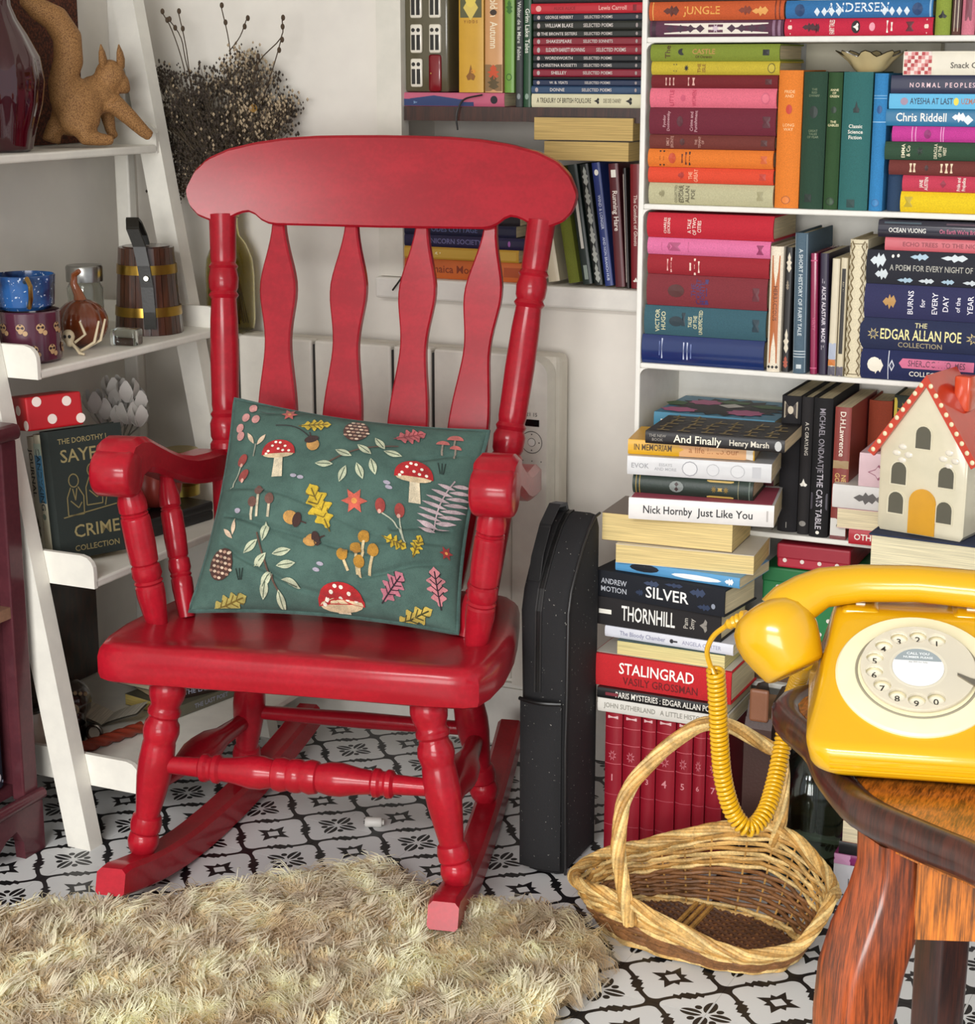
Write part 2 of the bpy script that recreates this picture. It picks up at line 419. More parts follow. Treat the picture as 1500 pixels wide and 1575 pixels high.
for r0, n in ((.0185, 26),):
    cz = hpz(679)
    b.add([(cx + rr * math.cos(2*math.pi*k/n), 2.6096, cz + rr * math.sin(2*math.pi*k/n)) for rr in (r0, r0 - .0012) for k in range(n)], [(k, (k+1) % n, n + (k+1) % n, n + k) for k in range(n)])
    b.add([(cx + rr * math.cos(2*math.pi*k/n), 2.6096, cz + rr * math.sin(2*math.pi*k/n)) for rr in (.007, .0062) for k in range(n)], [(k, (k+1) % n, n + (k+1) % n, n + k) for k in range(n)])
put_text(b, '21 15', lambda a, c: (cx + a, 2.6096, hpz(638) + c), .006)
for k in range(5): b.box(cx - .016 + k*.008, cx - .0145 + k*.008, 2.6092, 2.6098, hpz(707 + 6*(k % 2)) - .001, hpz(707 + 6*(k % 2)) + .001)
for dx, dz in ((0, .013), (0, -.013), (.013, 0), (-.013, 0)): b.box(cx + dx - .001, cx + dx + .001, 2.6092, 2.6098, hpz(679) + dz - .001, hpz(679) + dz + .001)
b.build('control_marks', mat('#55514a', 'ink'), ht)['kind'] = 'stuff'
MB().turn((cx, 2.61, hpz(679)), (cx, 2.6085, hpz(679)), [(0, .006), (1, .006)], 20).build('control_button', mat('#efece4', 'satin'), ht)

# ------------------------------------------------------------------ rocking chair (own frame: t across, b backwards, z up)
RED = mat('#a01725', 'paint')
ch = thing('rocking_chair', 'red painted wooden rocking chair with arrow splats and turned legs', 'rocking chair', (-1.197, 1.953, 0), 12)
# seat
def seat_outline(d):
    half = [(0, 0), (.10, -.001), (.20, -.002), (.252, .002), (.268, .012), (.277, .05), (.281, .12), (.276, .20), (.266, .27), (.254, .34), (.245, .39), (.225, .42), (.18, .436), (.08, .442), (0, .444)]
    P = half + [(-x, y) for x, y in half[-2:0:-1]]
    c = Vector((0, .2)); out = []
    for x, y in P:
        v = Vector((x, y)) - c; s = max(0, 1 - d / max(v.length, .01)); out.append((c.x + v.x * s, c.y + v.y * s))
    return out
mb = MB(); zt = .386
def tilt(x, y, z): return (x, y, z - .045 * y)
L = [[tilt(x, y, z) for x, y in seat_outline(d)] for z, d in ((.331, .010), (.334, .003), (.342, 0), (.365, 0), (.376, .003), (.383, .009), (zt, .018))]
L += [[tilt(x, y, zt - dz) for x, y in seat_outline(d)] for d, dz in ((.05, .002), (.10, .008), (.16, .011), (.19, .011))]
mb.loft(L); mb.build('seat', RED, ch, True)
fleg = [(0, .020), (.05, .021), (.07, .0245), (.11, .0262), (.15, .0245), (.185, .0205), (.2, .021), (.215, .0235), (.235, .0235), (.25, .0205), (.27, .021), (.29, .0245), (.33, .026), (.37, .0235), (.385, .0225), (.40, .0235), (.5, .0255), (.58, .0245), (.68, .021), (.77, .0175), (.785, .0172), (.795, .0205), (.83, .0225), (.87, .0215), (.885, .0185), (.895, .0205), (.93, .0225), (.965, .0205), (1, .0155)]
for s in (-1, 1):
    MB().turn((s*.182, .062, .336), (s*.232, .044, .064), fleg, 20).build('front_leg', RED, ch, True, ang=30)
    MB().turn((s*.160, .335, .324), (s*.196, .372, .048), fleg, 20).build('rear_leg', RED, ch, True, ang=30)
def rock_t(b): return .2335 - .052 * (b + .05) / .65
def rock_z(b): return (.52 if b < .24 else .24) * (b - .24) ** 2
for s in (-1, 1):
    mb = MB(); L = []
    for k in range(26):
        b = -.062 + (.64 + .062) * k / 25; zb = rock_z(b)
        hh = .047 - .004 * abs(k - 10) / 12
        if k == 0: hh *= .8
        w = .021; t = s * rock_t(b)
        q = [(t - w, zb + .004), (t - w + .004, zb), (t + w - .004, zb), (t + w, zb + .004), (t + w, zb + hh - .006), (t + w - .006, zb + hh), (t - w + .006, zb + hh), (t - w, zb + hh - .006)]
        L.append([(x, b + (.012 * (z - zb) / hh if k == 0 else 0), z) for x, z in q])
    mb.loft(L); mb.build('rocker', RED, ch, True, ang=30)
st = [(0, .0105), (.15, .0125), (.29, .014), (.3, .019), (.32, .0195), (.33, .0165), (.35, .0165), (.36, .0185), (.4, .0235), (.42, .0245), (.47, .0235)]
st = [(0, .0115), (.12, .0135), (.155, .0140), (.165, .0195), (.18, .0200), (.19, .017), (.2, .017), (.21, .020), (.225, .0205), (.235, .0165), (.28, .0185), (.34, .0235), (.38, .0235), (.42, .0195), (.425, .0225), (.45, .0245), (.475, .0215), (.485, .0235), (.5, .0240)]
st = st + [(1 - a, r) for a, r in st[-2::-1]]
MB().turn((-.205, .052, .198), (.205, .052, .198), st, 20).build('front_stretcher', RED, ch, True, ang=30)
MB().turn((-.185, .358, .168), (.185, .358, .168), [(0, .0105), (.5, .013), (1, .0105)], 14).build('rear_stretcher', RED, ch, True)
for s in (-1, 1):
    MB().turn((s*.213, .05, .165), (s*.185, .357, .155), [(0, .012), (.3, .016), (.42, .0235), (.5, .0245), (.58, .0235), (.7, .016), (1, .012)], 16).build('side_stretcher', RED, ch, True)
# back
P0, P1 = Vector((.203, .395, .36)), Vector((.252, .505, .925))
post = [(0, .0175), (.05, .0185), (.3, .0225), (.33, .0225), (.34, .0195), (.35, .024), (.36, .0205), (.37, .0245), (.385, .0245), (.395, .021), (.405, .0235), (.44, .0245), (.455, .021), (.465, .0235), (.475, .020), (.49, .0215), (.52, .0215), (.62, .0225), (.72, .0215), (.775, .0195), (.785, .0235), (.795, .020), (.805, .0225), (.83, .0235), (.855, .0205), (.862, .023), (.872, .019), (.88, .020), (.93, .0205), (1, .0215)]
for s in (-1, 1):
    MB().turn((-.222 if s < 0 else .19, P0.y, P0.z), (s*P1.x, P1.y, P1.z), post, 20).build('back_post', RED, ch, True, ang=30)
def crest_b(x): return .505 + .022 - .022 * (x / .3) ** 2 * .9
half = [(0, 211), (50, 211.5), (100, 212.5), (150, 216), (195, 223), (235, 233), (265, 247), (284, 266), (294, 288), (295, 306), (289, 322), (276, 336), (256, 344), (236, 343), (222, 336), (212, 331), (200, 329), (190, 333), (181, 341), (172, 346), (160, 348.5), (120, 349), (60, 349.5), (0, 350)]
full = half + [(-x, y) for x, y in half[-2:0:-1]]
cr = []
for dx, y in full: cr.append((dx * .001035, 1.047 - (y - 211) * .000985))
# the rail is lofted from left to right; every station is a softened upright section
xs_ = [p[0] for p in cr[:hn]] if False else None
hn = len(half)
topc = [(dx, y) for dx, y in half[:10]]; botc = [(dx, y) for dx, y in half[:8:-1]]
def lerp_c(C, x):
    for (a, b), (c, d) in zip(C, C[1:]):
        if a <= x <= c: return b + (d - b) * (x - a) / max(c - a, 1e-6)
    return C[-1][1]
botc = sorted(botc); L = []
st_ = [-295.0 * math.cos(math.pi * k / 72) for k in range(73)]
for dx in st_:
    a = abs(dx); yt, yb = lerp_c(sorted(topc), min(a, 294.8)), lerp_c(botc, min(a, 294.9))
    if a > 294: yt, yb = 292, 303
    x = dx * .001035; zt_c, zb_c = 1.047 - (yt - 211) * .000985, 1.047 - (yb - 211) * .000985
    c = crest_b(x); th_ = .012; e = min(.0035, (zt_c - zb_c) * .3)
    def pt(z, d): return (x, c + (z - .975) * .21 + d, z)
    L.append([pt(zb_c, -th_ + e), pt(zb_c + e, -th_), pt(zt_c - e, -th_), pt(zt_c, -th_ + e), pt(zt_c, th_ - e), pt(zt_c - e, th_), pt(zb_c + e, th_), pt(zb_c, th_ - e)])
mb = MB(); mb.loft(L); mb.build('crest_rail', RED, ch, True, ang=28)
prof = [(.372, .018), (.44, .025), (.52, .0305), (.58, .032), (.625, .0315), (.66, .0285), (.69, .0245), (.715, .0215), (.735, .0205), (.76, .0225), (.785, .0265), (.805, .0290), (.825, .0285), (.845, .0245), (.865, .0190), (.885, .0140), (.905, .0105), (.925, .0092)]
def smooth_w(z):
    # cubic through the measured half widths
    for i in range(len(prof) - 1):
        if prof[i][0] <= z <= prof[i+1][0] + 1e-9:
            a, b, c, d = prof[max(i-1, 0)], prof[i], prof[i+1], prof[min(i+2, len(prof)-1)]
            h = c[0] - b[0]; u = (z - b[0]) / h; m0 = (c[1] - a[1]) / max(c[0] - a[0], 1e-6) * h; m1 = (d[1] - b[1]) / max(d[0] - b[0], 1e-6) * h
            return (2*u**3 - 3*u*u + 1) * b[1] + (u**3 - 2*u*u + u) * m0 + (3*u*u - 2*u**3) * c[1] + (u**3 - u*u) * m1
    return prof[-1][1]
for t0_, t1_ in ((-.148, -.164), (-.053, -.046), (.046, .066), (.132, .173)):
    mb = MB(); L = []
    zs_ = [prof[0][0] + (prof[-1][0] - prof[0][0]) * k / 44 for k in range(45)]
    for z, w in [(z, smooth_w(z)) for z in zs_]:
        k = (z - .372) / .553; t = t0_ + (t1_ - t0_) * k; b = .412 + (.518 - .412) * k
        e = .0025
        L.append([(t - w, b - .007 + e, z), (t - w + e, b - .007, z), (t + w - e, b - .007, z), (t + w, b - .007 + e, z), (t + w, b + .007, z), (t - w, b + .007, z)])
    mb.loft(L); mb.build('splat', RED, ch, True, ang=20)
# arms
cl = [(.094, .609, .029), (.108, .613, .0335), (.13, .618, .031), (.155, .619, .0255), (.19, .607, .0225), (.23, .590, .0205), (.27, .574, .0205), (.31, .563, .0215), (.35, .557, .023), (.39, .553, .0245), (.415, .550, .023), (.435, .548, .018)]
for s in (-1, 1):
    mb = MB(); L = []
    # scroll end: a roll across the front of the arm, then the bar running back to the post
    for k, (b, z, hh) in enumerate(cl):
        t = s * (.268 - .022 * max(0, b - .12) / .3); w = .029 if k < 4 else .0255
        if k == 0: hh *= .8; w *= .93
        if k == len(cl) - 1: w *= .7
        e = min(.008, hh * .35)
        L.append([(t - w, b, z - hh + e), (t - w + e, b, z - hh), (t + w - e, b, z - hh), (t + w, b, z - hh + e), (t + w, b, z + hh - e), (t + w - e, b, z + hh), (t - w + e, b, z + hh), (t - w, b, z + hh - e)])
    mb.loft(L)
    t = s * .268
    mb.turn((t - .0295, .105, .602), (t + .0295, .105, .602), [(0, .0265), (.04, .031), (.12, .0335), (.88, .0335), (.96, .031), (1, .0265)], 22)
    mb.build('arm', RED, ch, True, ang=42)
    asp = [(0, .0115), (.05, .014), (.16, .0205), (.22, .0205), (.235, .0175), (.245, .020), (.255, .0185), (.265, .0205), (.28, .021), (.45, .0215), (.57, .020), (.585, .0175), (.60, .0205), (.66, .0215), (.69, .0185), (.705, .021), (.72, .0185), (.735, .0205), (.80, .0205), (1, .0155)]
    MB().turn((s*.264, .128, .590), (s*.234, .142, .374), asp, 18).build('arm_spindle', RED, ch, True, ang=30)
    asp2 = [(a, r * .76) for a, r in asp]
    MB().turn((s*.253, .240, .572), (s*.207, .188, .372), asp2, 16).build('arm_spindle', RED, ch, True, ang=30)

# ------------------------------------------------------------------ books in the white bookcase
YF = 2.505
K, Wt, GO, DK = '#141414', '#f2eee2', '#c9a24a', '#3c1c1a'
def logo(x, c, w=.045): return ('r', x, .5, w, .42, c)
# --- top row (only its lower part is in the picture)
G1 = 'books on the top shelf of the white bookcase'
s = Stack(YF, SH[0], G1)
s.add('plum book with a white twisted-rope pattern, lowest at the left of the top shelf', -0.8918, -0.6977, 0.0223, '#5a3346', [('b', .03, .03, '#3a2030'), ('r', .5, .5, .78, .66, '#e6ddd0'), ('b', .5, .11, '#5a3346'), ('s', .5, .5, .07, .6, '#cdb9c4')] + [('d', .16 + .075*k, .5, .07, .5, '#43283a') for k in range(4)] + [('d', .62 + .075*k, .5, .07, .5, '#43283a') for k in range(4)] + [('b', .93, .02, '#8b6a80'), ('b', .97, .02, '#8b6a80')])
s.add('rust orange book with dark engraved animals, above the plum book', -0.8934, -0.6977, 0.0258, '#c4572a', [('l', .17, .5, .12, .7, '#5a2416'), ('l', .72, .5, .1, .6, '#7d3015'), ('l', .83, .45, .12, .6, '#e0a050'), ('t', 'JUNGLE', .4, .5, .42, '#e2a24a'), ('b', .03, .008, '#e0a050'), ('b', .94, .008, '#6d2a18'), ('b', .97, .008, '#6d2a18')])
s.add('dark book lying above the rust orange book', -.895, -.70, .03, '#39271f')
s = Stack(YF, SH[0], G1)
s.add('crimson book with white curling ribbons, under the blue book', -0.6961, -0.4938, 0.0233, '#c3213f', [('d', .04, .5, .03, .9, '#f1d6c8'), ('l', .17, .5, .09, .6, '#40101c'), ('l', .22, .45, .05, .7, '#40101c'), ('t', 'FAIRY TALES', .33, .5, .3, Wt, 1), ('e', .49, .5, .06, .75, '#1c1012'), ('h', .49, .5, .04, .5, Wt), ('e', .6, .5, .04, .5, '#e99aa8'), ('r', .7, .5, .012, .7, Wt), ('r', .73, .5, .012, .5, Wt), ('r', .85, .5, .05, .55, '#5d1220'), ('d', .96, .5, .03, .9, '#f1d6c8')])
s.add('bright blue book with white wave ornaments, top shelf', -0.6952, -0.4951, 0.0241, '#2f6fa6', [('e', .1, .45, .07, .7, '#163d6b'), ('t', 'ANDERSEN', .5, .55, .5, '#dfe9f0')] + [('d', .22 + .05*k, .35, .04, .5, '#dbe7ef') for k in range(4)] + [('d', .68 + .05*k, .35, .04, .5, '#dbe7ef') for k in range(4)] + [('e', .9, .45, .07, .7, '#163d6b'), ('b', .985, .012, '#8fb6d6')])
upright('olive green upright book with a black horse head, top shelf', -0.4916, -0.4711, SH[0], .19, YF, '#8a9a3a', [('h', .86, .5, .06, .6, K)], G1)
upright('brown and cream striped upright book, top shelf', -0.4694, -0.4575, SH[0], .18, YF, '#5d3a34', [('b', .5, .9, '#4b2f2b'), ('r', .5, .3, .95, .08, '#d9c8b0'), ('r', .5, .7, .95, .08, '#d9c8b0')], G1)
upright('rose pink upright book at the right end of the top shelf', -0.4567, -0.439, SH[0], .18, YF, '#d2788a', [('r', .8, .5, .2, .5, '#7a3a48')], G1)
upright('wine red upright book at the right end of the top shelf', -0.4381, -0.4205, SH[0], .17, YF, '#70222c', [], G1)
# --- second row
G2 = 'books on the second shelf of the white bookcase'
s = Stack(YF, SH[1], G2)
s.add('cream cloth book with a small bird, lowest of the left stack, second shelf', -0.8884, -0.7034, 0.0307, '#b9b48f', [('l', .11, .5, .05, .45, '#8a8460'), ('t', 'COLLECTED\nWORKS OF', .24, .5, .12, '#5b553c', 1), ('t', 'EDGAR\nALLAN\nPOE', .32, .5, .2, '#4a4430', 1), logo(.9, '#9b956f', .05)])
s.add('scarlet cloth book with a dark flower, second from the bottom of that stack', -0.89, -0.7044, 0.0222, '#d9482c', [('l', .27, .5, .05, .6, '#a52a1c'), ('t', 'THE\nGREAT', .37, .5, .26, '#f0b090', 1), logo(.92, '#b8341f', .05)])
s.add('orange cloth book with black bars of lettering, above the scarlet one', -0.8906, -0.7054, 0.0258, '#dd7526', [('r', .1, .5, .013, .85, K), ('r', .13, .5, .013, .85, K), ('e', .2, .5, .06, .6, '#c0451e'), ('r', .28, .5, .012, .5, '#5a1d10'), ('r', .31, .5, .015, .7, '#5a1d10'), ('r', .34, .5, .014, .75, K), logo(.93, '#c95a20', .05)])
s.add('rust brown cloth book with tiny gold title, above the orange one', -0.8891, -0.7044, 0.0202, '#6d2f28', [('t', 'EMILY\nBRONTE', .17, .5, .22, '#b98a7c', 1), ('e', .27, .5, .04, .5, '#4c1d1a'), ('t', 'THE\nTENANT\nOF', .41, .5, .18, '#b98a7c', 1), logo(.92, '#4c1d1a', .05)])
s.add('thick burgundy cloth book with slanted gold title, left stack, second shelf', -0.8898, -0.7036, 0.0375, '#6b1f30', [('t', 'Fyodor\nDostoevsky', .14, .5, .11, '#c99aa0', 1), ('e', .25, .5, .05, .4, '#521523'), ('t', 'Crime and\nPunishment', .36, .5, .12, '#c99aa0', 1), logo(.93, '#521523', .06)])
s.add('pink cloth book with faint red title, above the thick burgundy one', -0.8895, -0.7039, 0.0273, '#dd6d80', [('t', 'LITTLE', .18, .5, .22, '#b83a55', 1), ('e', .27, .5, .04, .35, '#c4506a'), ('t', 'WOMEN', .36, .5, .22, '#b83a55', 1), ('e', .92, .5, .07, .6, '#c95a72'), ('e', .92, .5, .055, .46, '#dd6d80')])
s.add('dark red cloth book with cream bars, above the pink one', -0.8881, -0.7029, 0.0181, '#6f1a20', [('r', .12, .5, .012, .6, '#d8a79c'), ('r', .15, .5, .012, .6, '#d8a79c'), ('r', .18, .5, .012, .6, '#d8a79c'), ('r', .3, .5, .012, .65, '#d8a79c'), ('r', .34, .5, .02, .6, '#d8a79c'), logo(.93, '#4d1014', .05)])
s.add('yellow cloth book with dark stick letters, second from the top of the left stack', -0.8885, -0.7009, 0.0189, '#c2ad33', [('t', 'II', .19, .5, .55, '#5d5216'), ('s', .28, .5, .04, .55, K), ('t', 'THE\nISLE', .4, .5, .26, '#7d4a1a', 1), ('e', .94, .5, .06, .75, '#6d6018'), ('e', .94, .5, .048, .6, '#c2ad33')])
s.add('olive green cloth book with a black crescent moon, topmost of the left stack', -0.89, -0.7017, 0.0234, '#7d8b2e', [('t', 'The', .14, .55, .34, '#4f2d18', 1), ('m', .25, .55, .06, .4, K), ('t', 'CASTLE', .42, .55, .3, '#b98a4a'), ('t', 'Of Otranto', .42, .25, .16, '#4f2d18'), ('r', .9, .5, .05, .34, K)])
upright('bright orange upright cloth book next to the left stack', -0.7019, -0.6672, SH[1], 0.1883, YF, '#df7c28', [('t', 'PRIDE\nAND', .17, .5, .12, '#f4c48a', 1), ('e', .28, .5, .07, .26, '#c0331f'), ('t', 'LONG\nWAY', .41, .5, .12, '#f4c48a', 1), ('e', .94, .5, .06, .38, '#a5541a'), ('e', .94, .5, .05, .31, '#df7c28')], G2)
upright('dark green upright cloth book with a dark flame emblem', -0.6663, -0.6329, SH[1], 0.1863, YF, '#22402f', [('t', 'THE\nRED\nDWARF', .15, .5, .09, '#6d7d5c', 1), ('e', .29, .5, .09, .36, '#10231a'), ('t', 'GREAT\nTALES\nOF FEAR', .45, .5, .09, '#6d7d5c', 1), ('r', .92, .4, .06, .3, '#10231a')], G2)
upright('slim bottle green upright book with gold title lines', -0.632, -0.6118, SH[1], 0.1855, YF, '#2a4a26', [('t', 'ANNE\nOF\nGREEN', .15, .5, .15, '#e8dfae', 1), ('e', .27, .5, .05, .4, '#16301a'), ('t', 'THE\nGABLES', .37, .5, .16, '#e8dfae', 1), ('e', .94, .5, .06, .6, '#122b14'), ('e', .94, .5, .045, .45, '#2a4a26')], G2)
upright('wide teal upright cloth book with a black microscope emblem', -0.6109, -0.5701, SH[1], 0.1862, YF, '#2c6664', [('h', .25, .5, .085, .24, '#0d2424'), ('r', .285, .5, .012, .2, '#0d2424'), ('t', 'Classic', .39, .5, .12, '#f3efe2', 1, .62), ('t', 'Science', .43, .5, .12, '#f3efe2', 1, .62), ('t', 'Fiction', .47, .5, .12, '#f3efe2', 1, .62), ('r', .95, .45, .06, .28, '#123a38')], G2, kind='cloth')
upright('sky blue upright cloth book with pale bands', -0.5682, -0.5494, SH[1], 0.1844, YF, '#2f7fb8', [('b', .16, .004, '#8cc0e2'), ('b', .18, .004, '#8cc0e2'), ('e', .26, .5, .06, .4, '#1a4f86'), ('b', .35, .005, '#a6d0ec'), ('e', .94, .5, .06, .6, '#2368a0'), ('e', .94, .5, .045, .45, '#2f7fb8')], G2)
upright('navy upright book standing back in the shade beside the blue one', -0.5458, -0.5252, SH[1], .105, YF + .012, '#27405f', [], G2, D=.11)
s = Stack(YF, SH[1], G2)
xr = .19
s.add('yellow cloth book, lowest of the right stack on the second shelf', -0.5242, -0.3402, 0.0281, '#e6c414', [('r', .06, .5, .06, .5, '#b8a01a')])
s.add('raspberry pink cloth book with white title, above the yellow one', -0.5229, -0.3502, 0.0218, '#c23a52', [('t', 'JANE\nAUSTEN', .17, .5, .22, Wt, 1), ('d', .32, .5, .05, .5, '#8e1f38'), ('t', 'Pride and\nPrejudice', .46, .5, .22, Wt, 1)])
s.add('chestnut brown cloth book with cream title blocks, right stack, second shelf', -0.5426, -0.3768, 0.0201, '#6d2f2a', [('r', .18, .5, .02, .6, '#e6d0b0'), ('r', .21, .5, .02, .6, '#e6d0b0'), ('e', .31, .5, .03, .4, '#3c1614'), ('r', .43, .5, .02, .6, '#e6d0b0'), ('r', .47, .5, .025, .65, '#e6d0b0'), ('r', .51, .5, .02, .65, '#e6d0b0')])
s.add('forest green cloth book with cream title lines, right stack, second shelf', -0.5492, -0.3782, 0.0244, '#2d4a35', [('t', 'EMMA\n& Co', .17, .5, .2, '#e8e0c0', 1), ('s', .28, .5, .06, .6, '#14281c'), ('t', 'DRACULA\nOF THE\nWEST', .44, .5, .18, '#e8e0c0', 1)])
s.add('magenta cloth book with pale bands, right stack, second shelf', -0.5406, -0.3797, 0.0208, '#c23a92', [('b', .17, .008, '#e79ccb'), ('b', .2, .008, '#e79ccb'), ('e', .3, .5, .06, .6, '#8b1f68'), ('b', .41, .008, '#e79ccb'), ('b', .43, .008, '#e79ccb')])
s.add('teal blue paperback lettered in white handwriting, right stack, second shelf', -0.5506, -0.3728, 0.0224, '#1f6f98', [('t', 'Chris Riddell', .27, .5, .5, '#f4f2ea', 0, .38), ('l', .55, .55, .1, .7, '#e8eef0'), ('d', .62, .4, .08, .6, '#dfe8ec'), ('t', 'Poems to', .8, .6, .3, Wt)], hard=False)
s.add('light blue paperback with dark title letters, third in the right stack', -0.5474, -0.3743, 0.0206, '#4fa8d6', [('b', .5, .99, '#58b2dc'), ('e', .12, .5, .06, .5, '#a08aa0'), ('t', 'AYESHA AT LAST', .33, .5, .4, '#16304e', 0, .33), ('e', .52, .5, .04, .5, '#f2d64a'), ('t', 'UZMA JALALUDDIN', .74, .5, .36, '#a86a5a', 0, .36)], hard=False)
s.add('navy paperback lettered in spaced white capitals, under the cookery book', -0.5459, -0.3758, 0.024, '#1f2342', [('t', 'N O R M A L   P E O P L E', .39, .45, .26, '#f0cdd2', 0, .48), ('t', 'SALLY ROONEY', .82, .45, .26, '#d0b4c0')], hard=False)
s.add('white cookery book with a red gingham corner, topmost of the right stack', -0.5309, -0.353, 0.0314, '#e6dfcb', [('r', .11, .5, .2, .98, '#e9d8cf')] + [('r', .02 + .026*i, .1 + .16*j, .025, .15, '#b23a3c' if (i + j) % 2 == 0 else '#d9908c') for i in range(8) for j in range(6) if (i * 2 + j) % 3 != 1] + [('t', 'Amuse', .62, .76, .16, '#6d6656'), ('t', 'Snack Clubs', .5, .4, .24, '#3d372c')], hard=False)
MB().box(-0.7044, -0.511, 2.655, 2.683, SH[1] + .0006, 1.1807).build('box', mat('#b9b39d', 'satin'))
tag(bpy.data.objects['box'], 'plain putty grey box file standing at the back of the second shelf', 'box file')
# ruffled dish standing on the upright books
zt_ = SH[1] + 0.1862
dx0 = -0.588
dsh = thing('dish', 'small cream ruffled dish with a dark rim on top of the green books', 'dish', (dx0, 2.56, zt_))
def ruf(k, r, z, amp): a = 2*math.pi*k/48; return ((r*(1 + amp*.18*math.cos(8*a)))*math.cos(a), .7*(r*(1 + amp*.18*math.cos(8*a)))*math.sin(a), z + amp*.004*math.cos(8*a))
mb = MB(); mb.loft([[ruf(k, r, z, a) for k in range(48)] for r, z, a in ((.018, 0, 0), (.022, .003, .1), (.030, .013, .4), (.042, .024, 1), (.041, .0245, 1), (.028, .014, .4), (.018, .004, .1))])
mb.build('bowl', mat('#cbb98c', 'ceramic'), dsh, True)
MB().tube([ruf(k, .0418, .0248, 1) for k in range(48)], .0009, 5, True).build('rim', mat('#2e2416', 'ceramic'), dsh, True)
# --- third row
G3 = 'books on the third shelf of the white bookcase'
s = Stack(YF, SH[2], G3, .13)
s.add('glossy navy leather book, lowest of the left stack, third shelf', -0.8943, -0.7081, 0.0427, '#1c2f63', [('r', .15, .55, .006, .5, '#7d8dc0'), ('r', .17, .55, .010, .7, '#c5cde4'), ('r', .35, .5, .010, .6, '#c5cde4'), ('r', .38, .5, .010, .6, '#c5cde4'), ('r', .41, .5, .008, .5, '#7d8dc0')], kind='gloss')
s.add('teal grey cloth book with a dark beetle emblem, above the navy leather one', -0.8912, -0.7068, 0.0434, '#355a66', [('t', 'VICTOR\nHUGO', .14, .5, .15, '#d6d2a8', 1), ('e', .27, .5, .12, .35, '#162c36'), ('r', .33, .58, .03, .45, '#162c36'), ('t', 'TALES\nOF THE\nUNEXPECTED', .43, .5, .13, '#d6d2a8', 1), logo(.92, '#14303c', .055)])
s.add('thick maroon cloth book with a brown oval, left stack, third shelf', -0.8882, -0.7066, 0.0459, '#7c2b33', [('e', .25, .5, .14, .42, '#4d1c1a'), ('t', 'THE', .4, .55, .16, '#4a2a5e', 1), ('t', 'COUNT', .44, .5, .16, '#4a2a5e', 1), ('t', 'MONTE', .475, .45, .15, '#4a2a5e', 1), ('r', .505, .5, .03, .8, '#3f2a62'), logo(.91, '#5e1c26', .055)])
s.add('red cloth book with cream title bars, under the thin pink one', -0.888, -0.7051, 0.0285, '#961f2a', [('r', .17, .5, .012, .6, '#e6b0a8'), ('r', .2, .5, .012, .75, '#e6b0a8'), ('r', .36, .45, .014, .4, '#f0d0c0'), ('r', .395, .45, .016, .85, '#f0d0c0'), ('r', .43, .45, .014, .6, '#f0d0c0')])
s.add('candy pink cloth book, second from the top of the left stack, third shelf', -0.8886, -0.7042, 0.0246, '#d8709c', [('r', .23, .5, .09, .5, '#a84a70'), ('d', .18, .5, .03, .5, '#a84a70'), ('r', .12, .5, .005, .5, '#b8587e'), ('r', .34, .5, .008, .6, '#b8587e'), ('r', .92, .5, .055, .55, '#8e2a58')])
s.add('bright red cloth book titled in white, topmost of the left stack, third shelf', -0.8893, -0.7006, 0.0357, '#bb1f30', [('t', 'CHARLES\nDICKENS', .165, .5, .11, '#f3ded2', 1, .7), ('t', 'A TALE\nOF TWO\nCITIES', .385, .5, .15, '#f3ded2', 1, .7)], bulge=.006)
upright('rust orange and white lace-edged upright book with a narrow title strip', -0.7033, -0.6841, SH[2], 0.1791, YF - .003, '#e8dcc6', [('r', .5, .5, .86, .62, '#b0622e'), ('t', 'HERBACEOUS', .45, .5, .3, '#5d2c14', 0, .5)] + [('d', .96, .2 + .3*k, .03, .25, K) for k in range(3)], G3)
upright('black upright book covered in white foliage', -0.6832, -0.6717, SH[2], .178, YF + .004, '#1d1a1a', [('l', .12, .5, .16, .8, '#d8cdb8'), ('l', .3, .4, .08, .5, '#8a7d6a'), ('l', .75, .5, .2, .8, '#d8cdb8'), ('l', .92, .5, .1, .8, '#a8503a')], G3, hard=False)
upright('slate blue upright book with pale lettering down its spine', -0.6649, -0.6459, SH[2], 0.1992, YF - .002, '#4f6472', [('t', 'A SHORT HISTORY OF FAIRY TALE', .42, .5, .3, '#c9d2d4', 0, .66), ('b', .84, .006, '#c9d2d4'), ('b', .86, .006, '#c9d2d4'), ('b', .88, .006, '#c9d2d4'), ('r', .95, .5, .03, .4, '#c9d2d4'), ('r', .5, .06, .98, .03, '#9fb0b8'), ('r', .5, .94, .98, .03, '#9fb0b8')], G3, D=.14, lean=-1.2)
upright('slim glossy crimson upright book, right of the slate blue one', -0.6403, -0.6299, SH[2], 0.1714, YF, '#8e1c48', [('b', .06, .01, '#c4557c'), ('t', 'VERITY', .58, .5, .4, '#c4557c'), ('b', .95, .01, '#c4557c')], G3, kind='gloss', lean=-2)
upright('dark aubergine upright book with a white dotted title', -0.628, -0.6158, SH[2], 0.1719, YF, '#251a33', [('t', '..::  ALICE ALASTAIR  MADE  ::..', .5, .5, .45, '#d8d0d8', 0, .92)], G3, hard=False, lean=-1.5)
upright('cream upright paperback with a grey and orange foot', -0.6148, -0.6036, SH[2], 0.1652, YF, '#d5cbb0', [('r', .8, .5, .16, .96, '#a8b0c0'), ('r', .885, .5, .06, .96, '#c4732e'), ('r', .96, .5, .08, .96, '#54505c')], G3, hard=False)
